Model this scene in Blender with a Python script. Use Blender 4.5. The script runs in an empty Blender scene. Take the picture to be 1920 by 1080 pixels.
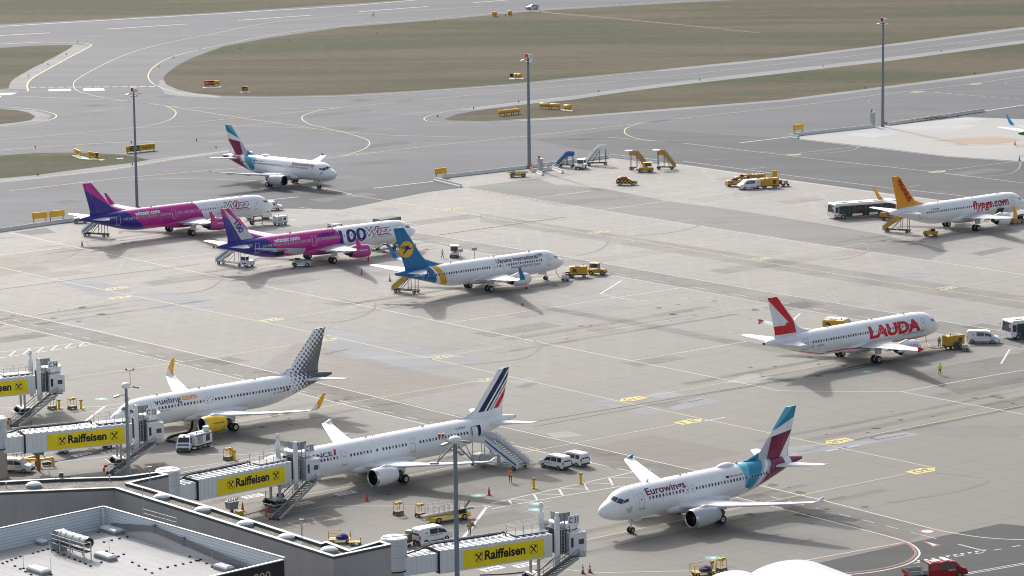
import bpy, bmesh, math, random
from mathutils import Vector, Matrix, geometry
R = math.radians
random.seed(7)
scene = bpy.context.scene
COL = scene.collection

# ---------------------------------------------------------------- camera, sky, sun, exposure
F, PITCH, ROLL, CAMH = 6430.83, 0.16290404, -0.01263077, 95.816
cf = Vector((0, math.cos(PITCH), -math.sin(PITCH)))
cr0 = Vector((1, 0, 0)); cu0 = cr0.cross(cf)
cr = math.cos(ROLL) * cr0 + math.sin(ROLL) * cu0
cu = -math.sin(ROLL) * cr0 + math.cos(ROLL) * cu0
cd = bpy.data.cameras.new('camera'); cam = bpy.data.objects.new('camera', cd); COL.objects.link(cam)
cd.sensor_width = 36; cd.lens = F / 1920 * 36; cd.clip_start = 1; cd.clip_end = 30000
cam.matrix_world = Matrix((( cr.x, cu.x, -cf.x, 0), (cr.y, cu.y, -cf.y, 0), (cr.z, cu.z, -cf.z, CAMH), (0, 0, 0, 1)))
scene.camera = cam
scene.cycles.filter_width = 1.05

SUN_AZ, SUN_EL = 111.5, 32.5          # compass of the sun in the x-y plane (from +x), height
wd = bpy.data.worlds.new('World'); scene.world = wd; wd.use_nodes = True
wn = wd.node_tree.nodes; wl = wd.node_tree.links
sky = wn.new('ShaderNodeTexSky'); sky.sky_type = 'NISHITA'; sky.sun_disc = False
sky.sun_elevation = R(SUN_EL); sky.sun_rotation = R(90 - SUN_AZ)
sky.air_density = 1.0; sky.dust_density = 4.0; sky.ozone_density = 1.0
bw = wn.new('ShaderNodeRGBToBW'); wl.new(sky.outputs[0], bw.inputs[0]); mx = wn.new('ShaderNodeMix'); mx.data_type = 'RGBA'; mx.inputs[0].default_value = .5
wl.new(sky.outputs[0], mx.inputs[6]); wl.new(bw.outputs[0], mx.inputs[7]); wl.new(mx.outputs[2], wn['Background'].inputs[0])     # thin high cloud greys the blue
wn['Background'].inputs[1].default_value = 0.15
sd = bpy.data.lights.new('sun', 'SUN'); sun = bpy.data.objects.new('sun', sd); COL.objects.link(sun)
sd.energy = 2.0; sd.angle = R(1.5); sd.color = (1, 0.975, 0.945)
sdir = Vector((math.cos(R(SUN_AZ)) * math.cos(R(SUN_EL)), math.sin(R(SUN_AZ)) * math.cos(R(SUN_EL)), math.sin(R(SUN_EL))))
sun.rotation_euler = (-sdir).to_track_quat('-Z', 'Y').to_euler()
sun.location = (0, 500, 300)
scene.view_settings.view_transform = 'Standard'; scene.view_settings.look = 'None'
scene.view_settings.exposure = 0.66; scene.view_settings.gamma = 1

# ---------------------------------------------------------------- where a point of the survey photo lies in the world
def G(x, y, z=0.0):
    d = cf * F + cr * (x - 960) - cu * (y - 540)
    t = (z - CAMH) / d.z
    return Vector((d.x * t, d.y * t, z))
def px_of(P):
    q = Vector(P) - Vector((0, 0, CAMH)); d = q.dot(cf)
    return 960 + F * q.dot(cr) / d, 540 - F * q.dot(cu) / d
def height_to(P, y):                  # height above P whose picture row is y
    lo, hi = 0, 90
    for _ in range(40):
        m = (lo + hi) / 2
        if px_of((P[0], P[1], m))[1] > y: lo = m
        else: hi = m
    return lo
def heading(a, b):
    d = b - a; return math.atan2(d.y, d.x)
AX = R(39.8)                          # the stands all point this way
UU = Vector((math.cos(AX), math.sin(AX), 0)); VV = Vector((math.sin(AX), -math.cos(AX), 0))

# ---------------------------------------------------------------- node materials
class NT:
    def __init__(s, name):
        s.m = bpy.data.materials.new(name); s.m.use_nodes = True
        s.n = s.m.node_tree.nodes; s.l = s.m.node_tree.links; s.b = s.n['Principled BSDF']
    def new(s, t, **k):
        n = s.n.new(t)
        for a, v in k.items(): setattr(n, a, v)
        return n
    def put(s, sock, v):
        if isinstance(v, bpy.types.NodeSocket): s.l.new(v, sock)
        else: sock.default_value = v
    def math(s, op, a, b=0.0, c=None, clamp=False):
        n = s.new('ShaderNodeMath', operation=op, use_clamp=clamp)
        s.put(n.inputs[0], a); s.put(n.inputs[1], b)
        if c is not None: s.put(n.inputs[2], c)
        return n.outputs[0]
    def mix(s, f, a, b, blend='MIX'):
        n = s.new('ShaderNodeMix', data_type='RGBA', blend_type=blend)
        s.put(n.inputs[0], f)
        for i, v in ((6, a), (7, b)):
            s.put(n.inputs[i], v if isinstance(v, bpy.types.NodeSocket) else (*v[:3], 1))
        return n.outputs[2]
    def coord(s, rz=0, scale=(1, 1, 1), loc=(0, 0, 0)):
        t = s.new('ShaderNodeTexCoord'); m = s.new('ShaderNodeMapping')
        s.l.new(t.outputs['Object'], m.inputs[0])
        m.inputs['Rotation'].default_value = (0, 0, rz); m.inputs['Scale'].default_value = scale; m.inputs['Location'].default_value = loc
        return m.outputs[0]
    def noise(s, vec, scale, detail=4, rough=.55):
        n = s.new('ShaderNodeTexNoise'); s.l.new(vec, n.inputs['Vector'])
        n.inputs['Scale'].default_value = scale; n.inputs['Detail'].default_value = detail; n.inputs['Roughness'].default_value = rough
        return n.outputs['Fac']
    def ramp(s, f, lo, hi, a=0.0, b=1.0):
        n = s.new('ShaderNodeMapRange'); s.put(n.inputs[0], f)
        for i, v in enumerate((lo, hi, a, b)): n.inputs[i + 1].default_value = v
        return n.outputs[0]
    def done(s, col=None, rough=.6, metal=0, spec=.4, bump=None, bd=.02, bs=.4):
        if col is not None: s.put(s.b.inputs['Base Color'], col if isinstance(col, bpy.types.NodeSocket) else (*col[:3], 1))
        s.put(s.b.inputs['Roughness'], rough); s.put(s.b.inputs['Metallic'], metal); s.put(s.b.inputs['Specular IOR Level'], spec)
        if bump is not None:
            n = s.new('ShaderNodeBump'); n.inputs['Strength'].default_value = bs; n.inputs['Distance'].default_value = bd
            s.l.new(bump, n.inputs['Height']); s.l.new(n.outputs[0], s.b.inputs['Normal'])
        return s.m
_M = {}
def pm(name, col, rough=.55, metal=0, var=.12, scale=1.2, spec=.4):
    """painted or plain surface with slight mottling and grime streaks"""
    if name in _M: return _M[name]
    t = NT(name); v = t.coord(); f = t.ramp(t.noise(v, scale, 5), .3, .75)
    v2 = t.coord(scale=(2.2, 2.2, .35)); g = t.ramp(t.noise(v2, scale * 2.2, 3), .5, .8)
    c = t.mix(f, [x * (1 - var) for x in col], [min(1, x * (1 + var * .6)) for x in col])
    c = t.mix(t.math('MULTIPLY', g, var * .9), c, [x * .55 + .02 for x in col])
    _M[name] = t.done(c, t.ramp(f, 0, 1, rough * .9, min(1, rough * 1.15)), metal, spec)
    return _M[name]
WHITE = pm('white_paint', (.74, .75, .76), .35, var=.05)
OFFW = pm('worn_white_paint', (.62, .63, .63), .5, var=.12)
LGREY = pm('light_grey_metal', (.42, .44, .46), .45, .2, var=.1)
MGREY = pm('grey_metal', (.25, .27, .29), .5, .3)
DGREY = pm('dark_grey_metal', (.07, .075, .08), .5, .2)
BLACK = pm('black_rubber', (.018, .018, .02), .7)
GLASS = pm('dark_glass', (.018, .024, .03), .08, var=.3, spec=.8)
RGLASS = pm('cabin_glass', (.05, .07, .085), .1, var=.4, spec=.8)
YEL = pm('equipment_yellow', (.58, .33, .025), .45, var=.15)
YEL2 = pm('bright_yellow', (.75, .50, .02), .5, var=.08)
OCH = pm('ochre_paint', (.46, .27, .055), .5, var=.15)
RED = pm('red_paint', (.45, .03, .03), .45)
ORNG = pm('orange_plastic', (.75, .12, .02), .5)
BLUE = pm('blue_paint', (.02, .13, .36), .4)
HIVIS = pm('hivis_yellow', (.55, .85, .03), .8)
HIOR = pm('hivis_orange', (.95, .16, .05), .8)
NAVY = pm('navy_cloth', (.02, .03, .08), .9)
SKIN = pm('skin', (.45, .26, .18), .6)
HAIR = pm('dark_hair', (.03, .02, .015), .8)
STEEL = pm('bare_steel', (.5, .5, .5), .3, .85)
RUBY = pm('tail_lamp', (.5, .02, .02), .2)
LAMP = pm('head_lamp', (.75, .75, .72), .15)

# ---------------------------------------------------------------- mesh helpers
class MB:
    def __init__(s): s.v = []; s.f = []; s.mi = []; s.sm = []
    def add(s, vs, fs, m=0, smooth=False):
        o = len(s.v); s.v += [tuple(p) for p in vs]
        for f in fs: s.f.append([i + o for i in f]); s.mi.append(m); s.sm.append(smooth)
        return s
    def box(s, c, d, rz=0, m=0, ry=0):
        x, y, z = (k / 2 for k in d)
        M = Matrix.Translation(c) @ Matrix.Rotation(rz, 4, 'Z') @ Matrix.Rotation(ry, 4, 'Y')
        vs = [M @ Vector(p) for p in ((-x,-y,-z),(x,-y,-z),(x,y,-z),(-x,y,-z),(-x,-y,z),(x,-y,z),(x,y,z),(-x,y,z))]
        return s.add(vs, [(0,3,2,1),(4,5,6,7),(0,1,5,4),(1,2,6,5),(2,3,7,6),(3,0,4,7)], m)
    def b2(s, x0, x1, y0, y1, z0, z1, m=0):
        return s.box(((x0+x1)/2, (y0+y1)/2, (z0+z1)/2), (x1-x0, y1-y0, z1-z0), 0, m)
    def loft(s, rings, m=0, cap=True, smooth=True, closed=True):
        n = len(rings[0]); vs = [p for r in rings for p in r]; fs = []
        for i in range(len(rings) - 1):
            for j in range(n if closed else n - 1):
                k = (j + 1) % n
                fs.append((i*n + j, i*n + k, (i+1)*n + k, (i+1)*n + j))
        s.add(vs, fs, m, smooth)
        if cap and closed:
            s.add(rings[0], [tuple(range(n - 1, -1, -1))], m); s.add(rings[-1], [tuple(range(n))], m)
        return s
    def tube(s, pts, r, n=6, m=0, smooth=True, cap=True):
        pts = [Vector(p) for p in pts]; rs = r if isinstance(r, (list, tuple)) else [r] * len(pts); rings = []
        for i, p in enumerate(pts):
            d = (pts[min(i + 1, len(pts) - 1)] - pts[max(i - 1, 0)]).normalized()
            a = d.cross(Vector((0, 0, 1)) if abs(d.z) < .95 else Vector((1, 0, 0))).normalized(); b = d.cross(a)
            rings.append([p + (a * math.cos(2*math.pi*k/n) + b * math.sin(2*math.pi*k/n)) * rs[i] for k in range(n)])
        return s.loft(rings, m, cap, smooth)
    def bar(s, a, b, w, h=None, m=0):
        a, b = Vector(a), Vector(b); h = h or w; d = (b - a).normalized()
        u = d.cross(Vector((0, 0, 1)) if abs(d.z) < .95 else Vector((0, 1, 0))).normalized(); v = u.cross(d)
        return s.loft([[p + u*x*w/2 + v*y*h/2 for x, y in ((-1,-1),(1,-1),(1,1),(-1,1))] for p in (a, b)], m, True, False)
    def prism(s, poly, a, b, axis='z', m=0, smooth=False):
        """poly extruded from a to b along an axis; poly given in the other two axes"""
        def P(p, k): return (p[0], p[1], k) if axis == 'z' else ((p[0], k, p[1]) if axis == 'y' else (k, p[0], p[1]))
        n = len(poly); tri = geometry.tessellate_polygon([[Vector((p[0], p[1], 0)) for p in poly]])
        s.add([P(p, a) for p in poly] + [P(p, b) for p in poly], [(i, (i+1) % n, n + (i+1) % n, n + i) for i in range(n)], m, smooth)
        s.add([P(p, a) for p in poly], [tuple(t) for t in tri], m); s.add([P(p, b) for p in poly], [tuple(reversed(t)) for t in tri], m)
        return s
    def sheet(s, poly, z, m=0):
        tri = geometry.tessellate_polygon([[Vector((p[0], p[1], 0)) for p in poly]])
        fs = []
        for t in tri:
            a, b, c = (Vector((poly[i][0], poly[i][1])) for i in t)
            fs.append(tuple(t) if (b - a).cross(c - a) > 0 else tuple(reversed(t)))
        return s.add([(p[0], p[1], z) for p in poly], fs, m)
    def ribbon(s, pts, w, z, m=0):
        pts = [Vector((p[0], p[1])) for p in pts]; L = []; 
        for i, p in enumerate(pts):
            d = (pts[min(i+1, len(pts)-1)] - pts[max(i-1, 0)]); d = d.normalized() if d.length > 1e-6 else Vector((1, 0))
            n = Vector((-d.y, d.x)) * w / 2; L.append((p + n, p - n))
        vs = []; 
        for a, b in L: vs += [(a.x, a.y, z), (b.x, b.y, z)]
        return s.add(vs, [(2*i, 2*i+1, 2*i+3, 2*i+2) for i in range(len(pts)-1)], m)
    def cyl(s, c, r, h, n=16, m=0, axis='z', r2=None, smooth=True):
        c = Vector(c); r2 = r if r2 is None else r2
        ax = {'z': ((1,0,0),(0,1,0),(0,0,1)), 'y': ((1,0,0),(0,0,1),(0,1,0)), 'x': ((0,1,0),(0,0,1),(1,0,0))}[axis]
        a, b, d = map(Vector, ax)
        return s.loft([[c + d*k + (a*math.cos(2*math.pi*i/n) + b*math.sin(2*math.pi*i/n))*q for i in range(n)] for k, q in ((-h/2, r), (h/2, r2))], m, True, smooth)
    def dome(s, c, r, h, n=20, k=6, m=0):
        c = Vector(c)
        return s.loft([[c + Vector((r*math.cos(t)*math.cos(2*math.pi*i/n), r*math.cos(t)*math.sin(2*math.pi*i/n), h*math.sin(t))) for i in range(n)] for t in [math.pi/2*j/k*.985 for j in range(k+1)]], m, True, True)
    def mesh(s, name, mats, fix=True):
        me = bpy.data.meshes.new(name); me.from_pydata(s.v, [], s.f)
        for m in (mats if isinstance(mats, (list, tuple)) else [mats]): me.materials.append(m)
        me.polygons.foreach_set('material_index', s.mi); me.polygons.foreach_set('use_smooth', s.sm)
        if fix:
            bm = bmesh.new(); bm.from_mesh(me); bmesh.ops.recalc_face_normals(bm, faces=bm.faces); bm.to_mesh(me); bm.free()
        me.update(); return me
    def obj(s, name, mats, parent=None, fix=True, loc=None, label=None):
        return link(s.mesh(name, mats, fix), name, parent, loc, label)
def link(me, name, parent=None, loc=None, label=None, rz=0):
    o = bpy.data.objects.new(name, me); COL.objects.link(o); o.parent = parent
    if loc is not None: o.location = loc
    if rz: o.rotation_euler = (0, 0, rz)
    if label: o['label'] = label
    return o
def tag(o, label, cat, group=None):
    o['label'] = label; o['category'] = cat
    if group: o['group'] = group
    return o
def thing(name, label, cat, loc, rz=0, group=None):
    o = bpy.data.objects.new(name, None); COL.objects.link(o); o.location = (loc[0], loc[1], loc[2] if len(loc) > 2 else 0)
    o.rotation_euler = (0, 0, rz); o.empty_display_size = .5
    return tag(o, label, cat, group)
def kids(o): return [c for c in bpy.data.objects if c.parent == o]
def dup(root, loc, rz=0, label=None, group=None):
    r = root.copy(); COL.objects.link(r); r.location = (loc[0], loc[1], loc[2] if len(loc) > 2 else 0); r.rotation_euler = (0, 0, rz)
    if label: r['label'] = label
    if group: r['group'] = group
    for c in root.children:
        k = c.copy(); COL.objects.link(k); k.parent = r
        for g in c.children:
            q = g.copy(); COL.objects.link(q); q.parent = k
    return r
def struct(o, kind='structure'): o['kind'] = kind; return o

# ---------------------------------------------------------------- lettering: outlines of the built-in face turned into flat meshes
def text_mesh(txt, h=1.0, bold=.0, shear=0.0, width=None, align='LEFT', space=1.0):
    """list of 2-D verts and tris; h = cap height, origin at the baseline start"""
    c = bpy.data.curves.new('glyphs', 'FONT'); c.body = txt; c.offset = bold; c.shear = shear; c.resolution_u = 3; c.space_character = space
    o = bpy.data.objects.new('glyphs', c); COL.objects.link(o)
    me = bpy.data.meshes.new_from_object(o)
    vs = [Vector((v.co.x, v.co.y)) for v in me.vertices]; fs = [tuple(p.vertices) for p in me.polygons]
    bpy.data.objects.remove(o); bpy.data.curves.remove(c); bpy.data.meshes.remove(me)
    k = h / .70
    x0 = min(v.x for v in vs); x1 = max(v.x for v in vs)
    kx = k if width is None else width / (x1 - x0)
    vs = [((v.x - x0) * kx, v.y * k) for v in vs]
    if align == 'CENTER': w = (x1 - x0) * kx; vs = [(x - w / 2, y) for x, y in vs]
    return vs, fs
def text_on(mb, txt, O, ex, ey, h, m=0, **k):
    vs, fs = text_mesh(txt, h, **k); O, ex, ey = Vector(O), Vector(ex), Vector(ey)
    mb.add([O + ex * x + ey * y for x, y in vs], fs, m)
def catmull(P, k=6):
    P = [Vector(p) for p in P]; out = []
    for i in range(len(P) - 1):
        p0, p1, p2, p3 = P[max(i-1, 0)], P[i], P[i+1], P[min(i+2, len(P)-1)]
        for j in range(k):
            t = j / k
            out.append(.5 * ((2*p1) + (p2-p0)*t + (2*p0-5*p1+4*p2-p3)*t*t + (3*p1-p0-3*p2+p3)*t**3))
    return out + [P[-1]]
# ================================================================ GROUND
def grass_mat():
    t = NT('grass'); v = t.coord(); vs = t.coord(rz=R(8), scale=(.25, 1, 1))
    a = t.noise(vs, .018, 5, .6); b = t.noise(v, .25, 6, .7); c = t.noise(t.coord(rz=R(5), scale=(.12, 1, 1)), .05, 6, .7); d = t.noise(v, 2.5, 4, .8)
    green = t.mix(t.ramp(b, .35, .65), (.042, .057, .021), (.078, .098, .040))
    brown = t.mix(t.ramp(b, .3, .7), (.102, .080, .054), (.172, .140, .096))
    purp = t.mix(t.ramp(d, .3, .7), (.055, .044, .036), (.085, .067, .055))
    k = t.mix(t.ramp(a, .41, .53), green, brown)
    k = t.mix(t.ramp(c, .50, .64, 0, .8), k, purp)
    d2 = t.noise(t.coord(scale=(.5, 1, 1)), 1.1, 5, .85); k = t.mix(t.ramp(d2, .42, .62, 0, .34), k, (.19, .165, .11)); k = t.mix(t.ramp(d, .35, .65, 0, .70), k, (.03, .033, .018))
    return t.done(k, .95, spec=.1, bump=d, bd=.15, bs=.5)
def asphalt_mat(name, base, patch=.12):
    t = NT(name); v = t.coord(); w = t.coord(rz=R(4), scale=(.05, 1, 1))
    a = t.noise(v, .012, 4); b = t.noise(w, .6, 4, .6); c = t.noise(v, 6, 3, .8); e = t.noise(t.coord(rz=-AX, scale=(.08, 1, 1)), .35, 3)
    k = t.mix(t.ramp(a, .35, .65), [x * (1 - patch) for x in base], [x * (1 + patch) for x in base])
    k = t.mix(t.ramp(b, .48, .68, 0, .45), k, [x * .70 for x in base]); b3 = t.noise(t.coord(rz=R(12), scale=(.05, 1, 1)), .10, 5, .75); k = t.mix(t.ramp(b3, .42, .62, 0, .55), k, [x * .74 for x in base]); b4 = t.noise(t.coord(rz=R(-14), scale=(.08, 1, 1)), .07, 5, .7); k = t.mix(t.ramp(b4, .5, .66, 0, .5), k, [x * 1.38 for x in base]); b2 = t.noise(t.coord(rz=R(6), scale=(.03, 1, 1)), 1.6, 4, .7); k = t.mix(t.ramp(b2, .50, .68, 0, .40), k, [x * 1.35 for x in base])
    k = t.mix(t.ramp(e, .55, .8, 0, .22), k, [x * 1.35 for x in base])
    k = t.mix(t.ramp(c, .4, .6, 0, .25), k, [x * .8 for x in base])
    return t.done(k, .85, spec=.25, bump=c, bd=.01, bs=.3)
def concrete_mat():
    t = NT('apron_concrete')
    g = t.coord(rz=-AX)                         # u along x, v along -y
    def brick(bw, rh, mort, off=0, seedloc=(0, 0, 0)):
        n = t.new('ShaderNodeTexBrick', offset=off); m = t.new('ShaderNodeMapping'); t.l.new(g, m.inputs[0]); m.inputs['Location'].default_value = seedloc
        t.l.new(m.outputs[0], n.inputs['Vector'])
        n.inputs['Scale'].default_value = 1; n.inputs['Brick Width'].default_value = bw; n.inputs['Row Height'].default_value = rh
        n.inputs['Mortar Size'].default_value = mort; n.inputs['Mortar Smooth'].default_value = .3; n.inputs['Bias'].default_value = 0
        n.inputs['Color1'].default_value = (0, 0, 0, 1); n.inputs['Color2'].default_value = (1, 1, 1, 1); n.inputs['Mortar'].default_value = (.5, .5, .5, 1)
        return n
    s1 = brick(5.0, 5.0, .045, 0, (3.1, 1.2, 0)); s2 = brick(35, 5.0, 0, .37, (0, 1.2, 0)); s3 = brick(20, 15, 0, .5, (7, 6.2, 0))
    v = t.coord()
    big = t.noise(v, .011, 4); streak = t.noise(t.coord(rz=-AX, scale=(.06, 1, 1)), .9, 5, .65); streak2 = t.noise(t.coord(rz=-AX, scale=(1, .06, 1)), .5, 4, .6)
    fine = t.noise(v, 5, 4, .8); spot = t.noise(v, .35, 5, .7)
    base = t.mix(t.ramp(big, .35, .65), (0.302, 0.290, 0.268), (0.350, 0.332, 0.308))
    base = t.mix(t.math('MULTIPLY', s1.outputs[0], .55), base, (0.345, 0.272, 0.235))
    base = t.mix(t.math('MULTIPLY', s2.outputs[0], .60), base, (0.262, 0.275, 0.262))
    base = t.mix(t.math('MULTIPLY', s3.outputs[0], .50), base, (0.280, 0.264, 0.240))
    base = t.mix(t.ramp(streak, .46, .66, 0, .55), base, (0.248, 0.240, 0.228))
    base = t.mix(t.ramp(streak2, .52, .72, 0, .35), base, (0.384, 0.376, 0.360))
    base = t.mix(t.ramp(spot, .52, .70, 0, .45), base, (0.232, 0.224, 0.208))
    base = t.mix(t.ramp(fine, .35, .65, 0, .18), base, (0.256, 0.248, 0.232))
    # nearer the terminal the slabs are coloured darker
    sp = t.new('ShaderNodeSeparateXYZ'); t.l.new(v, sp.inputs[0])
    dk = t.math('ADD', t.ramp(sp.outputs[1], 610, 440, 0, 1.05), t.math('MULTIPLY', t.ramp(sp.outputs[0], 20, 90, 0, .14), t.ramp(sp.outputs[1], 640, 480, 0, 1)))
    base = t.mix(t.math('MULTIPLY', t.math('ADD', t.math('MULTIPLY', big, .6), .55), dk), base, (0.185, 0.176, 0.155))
    base = t.mix(t.math('MULTIPLY', s1.outputs['Fac'], t.ramp(spot, .3, .6, .30, .75)), base, (0.080, 0.076, 0.072))
    return t.done(base, .82, spec=.3, bump=fine, bd=.01, bs=.2)
def line_mat(name, col, wear=.35):
    t = NT(name); v = t.coord(); a = t.noise(v, 1.3, 6, .75); b = t.noise(v, .1, 3)
    k = t.mix(t.math('MULTIPLY', t.ramp(a, .45, .75, 0, wear * 1.6), t.ramp(b, .3, .7, .5, 1)), col, (.23, .225, .21))
    return t.done(k, .7, spec=.3)
GRASS = grass_mat(); ASPH = asphalt_mat('taxiway_asphalt', (.110, .116, .130)); ASPH2 = asphalt_mat('dark_asphalt', (.080, .084, .091)); RUNW = asphalt_mat('runway_asphalt', (.096, .103, .118))
SHOULD = asphalt_mat('shoulder_concrete', (.215, .218, .22), .06); CONC = concrete_mat()
ASPH_R = asphalt_mat('service_road_asphalt', (.064, .066, .066))
LW = line_mat('white_line_paint', (.56, .56, .55), .55); LY = line_mat('yellow_line_paint', (.50, .455, .25), .5); LR = line_mat('red_line_paint', (.26, .10, .085)); LY2 = line_mat('yellow_sign_paint', (.58, .47, .15), .35)
LK = line_mat('black_line_paint', (.06, .05, .03), .3); LT = line_mat('teal_marking_paint', (.18, .38, .34), .5); LB = line_mat('blue_marking_paint', (.30, .40, .60), .6)
LW2 = line_mat('faded_white_paint', (.40, .40, .39), .5); LYF = line_mat('faded_yellow_paint', (.42, .385, .23), .9)

def gp(pts, z=0): return [G(x, y, z) for x, y in pts]
def poly_obj(name, polys, z, mat, smooth_k=0):
    mb = MB()
    for p in polys:
        P = gp(p, 0)
        mb.sheet(P, z)
    o = mb.obj(name, mat, fix=False); return struct(o)
# the ground reaches the horizon
mb = MB(); mb.sheet([(-14000, -3000), (14000, -3000), (14000, 24000), (-14000, 24000)], -.030)
struct(mb.obj('ground', GRASS, fix=False))
# one paved field (runway, taxiways); grass islands lie on it
rw = [(-400, 63), (0, 45.5), (213, 34.5), (427, 22), (640, 8), (900, -9), (1400, -40), (2300, -95)]
P = [G(*p) for p in rw]
far = P + [G(2300, 20), G(2300, 700), G(2300, 1100), G(1960, 1400), G(960, 1500), G(-200, 1300), G(-500, 900)]
mb = MB(); mb.sheet(far, -.024); struct(mb.obj('taxiway', ASPH, fix=False))
mb = MB(); mb.sheet([G(*p) for p in rw] + [G(2300, -72), G(1400, -17), G(1280, 1), G(990, 18), G(640, 42), (G(500, 48)), G(233, 60), G(0, 78), G(-400, 97)], -.020); struct(mb.obj('runway', RUNW, fix=False))
I1 = [(-300, 95), (0, 90), (60, 85.5), (133, 84), (137, 86), (125, 94), (100, 108), (60, 128), (27, 147), (19, 155), (16, 165), (0, 166.7), (-300, 178)]
I2u = [(306, 148.3), (310, 140), (330, 124), (360, 108.3), (417, 87.3), (500, 71.7), (567, 61.7), (640, 51.5), (853, 34.7), (990, 21.7), (1280, 4.5), (1400, -1), (2300, -52)]
I2l = [(2300, 6), (1920, 50), (1660, 83.5), (1460, 108), (1273, 126.7), (1073, 145), (960, 156.7), (790, 169.3), (640, 177.5), (500, 180.7), (417, 179.3), (367, 175), (333, 168), (312, 158.3)]
I3u = [(835, 222.7), (853, 215), (900, 205.7), (973, 196.7), (1073, 186.7), (1173, 171.7), (1280, 158.5), (1480, 136), (1660, 115), (1920, 81), (2300, 30)]
I3l = [(2300, 82), (1920, 128.3), (1653, 162.7), (1467, 186.7), (1280, 201.5), (1107, 215), (990, 222.7), (907, 226.7), (840, 225.3)]
I4 = [(-300, 205), (0, 204.5), (33, 206.7), (55, 211.7), (66, 218.3), (58, 225), (33, 229), (0, 232.7), (-300, 250)]
I5 = [(-300, 305), (0, 291.7), (67, 286.7), (150, 285.7), (233, 290), (281, 299.3), (250, 305), (167, 315), (67, 328.3), (0, 334.5), (-300, 360)]
poly_obj('shoulder', [
    [(-300, 362), (0, 334), (67, 328), (167, 314.5), (281, 299), (300, 297), (430, 281), (430, 285), (333, 299), (200, 321), (0, 343), (-300, 374)],
    [(1217, 134.5), (1273, 126), (1460, 107.5), (1660, 83), (1920, 49.5), (2300, 4), (2300, 10), (1920, 55), (1660, 87.5), (1460, 112), (1273, 131)],
    [(853, 206.5), (973, 190.5), (1073, 179.5), (1173, 165.5), (1280, 151.7), (1480, 129), (1660, 108.5), (1920, 75), (2300, 26), (2300, 32), (1920, 81.5), (1660, 115.5), (1480, 136.5), (1280, 159), (1173, 172), (1073, 187), (973, 197), (900, 206)],
    [(950, 225), (990, 222.2), (1107, 214.7), (1280, 201), (1467, 186), (1653, 162), (1920, 128), (2300, 82), (2300, 88), (1920, 133.3), (1653, 167), (1467, 190.5), (1280, 205.2), (1107, 218.5), (990, 226.5)],
    [(137, 84), (171, 85.5), (133, 106), (93, 128), (63, 145), (52, 157), (50, 167), (16, 166), (19, 155), (27, 147), (60, 128), (100, 108), (125, 94)],
    [(310, 176), (340, 180), (420, 184), (306, 150), (300, 150), (296, 160)],
    [(0, 203), (60, 206), (95, 216), (90, 225), (0, 237), (0, 233), (33, 229.5), (58, 225.5), (67, 218), (55, 211), (33, 206)],
], -.016, SHOULD)
mb = MB()
for isl in (I1, I2u + I2l, I3u + I3l, I4, I5): mb.sheet(gp(isl), -.012)
struct(mb.obj('grass', GRASS, fix=False), 'structure')
# apron concrete
CONP = [(-300, 452), (0, 434), (100, 421), (545, 390), (797, 360), (866, 351), (820, 336), (845, 333), (1000, 315), (1140, 295), (1280, 308.5), (1480, 337), (1666, 362.5), (1780, 377), (1920, 393), (2300, 445), (2300, 900), (2100, 1500), (960, 1700), (-300, 1500), (-500, 900)]
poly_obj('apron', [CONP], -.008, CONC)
t = NT('new_concrete'); v = t.coord(); a = t.noise(t.coord(rz=-AX, scale=(.1, 1, 1)), .4, 5); b = t.noise(v, 3, 4, .8)
NEWC = t.done(t.mix(t.ramp(b, .3, .7, 0, .3), t.mix(t.ramp(a, .35, .65), (.295, .29, .28), (.345, .34, .33)), (.31, .30, .285)), .8)
poly_obj('remote_apron', [[(1497, 260), (1502, 255), (1640, 238), (1813, 219.5), (1920, 223.5), (2300, 235), (2300, 345), (1913, 302), (1780, 293), (1613, 273)]], -.008, NEWC)
poly_obj('dark_taxi_strip', [
    [(866, 352), (1008, 334), (1040, 346), (1140, 355), (1250, 377), (1365, 392), (1520, 416), (1640, 437), (1780, 470), (1741, 488), (1520, 456), (1302, 422), (1125, 394.5), (1040, 382)]], -.006, asphalt_mat('stained_concrete', (.20, .196, .188)))
poly_obj('asphalt_lane', [[(1180, 240), (1500, 262), (1613, 275), (1780, 294.5), (1913, 304), (2300, 348), (2300, 440), (1920, 392), (1780, 376), (1666, 361.5), (1480, 336), (1280, 307.5), (1170, 296), (1000, 262)]], -.010, ASPH2)
poly_obj('asphalt_strip', [[(1813, 217), (1847, 209), (1920, 198), (2300, 150), (2300, 237), (1920, 222.5)], [(640, 393), (797, 361), (866, 352), (812, 338), (700, 351), (500, 372), (300, 395), (545, 391)]], -.0075, ASPH2)
def patch_mat(n, c, op=1): return asphalt_mat(n, c, .06)
PB = patch_mat('repaired_concrete', (.268, .270, .276)); PD = patch_mat('dirty_concrete', (.19, .183, .172)); PL = patch_mat('clean_concrete', (.30, .292, .278)); PT = patch_mat('tan_concrete', (.38, .29, .22))
poly_obj('repaired_slabs', [
    [(612, 614), (740, 643), (810, 655), (912, 677), (777, 700), (700, 683), (622, 664)], [(95, 527), (170, 524), (250, 545), (197, 557)], [(250, 550), (320, 547), (425, 575), (325, 583), (240, 560)],
    [(1110, 755), (1140, 747), (1185, 758), (1152, 765)], [(1205, 742), (1245, 732), (1285, 740), (1240, 747.5)], [(1172, 771), (1205, 764), (1240, 771), (1212, 779)], [(1250, 766), (1312, 745), (1350, 752.5), (1270, 769)],
    [(1600, 825), (1692, 810), (1725, 814), (1580, 842), (1490, 853), (1440, 842)], [(950, 715), (990, 706), (1015, 710), (975, 722)],
    [(1670, 517), (1720, 510), (1765, 515), (1720, 523)], [(1590, 531), (1625, 527), (1655, 533), (1620, 538)]], -.003, PB)
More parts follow.
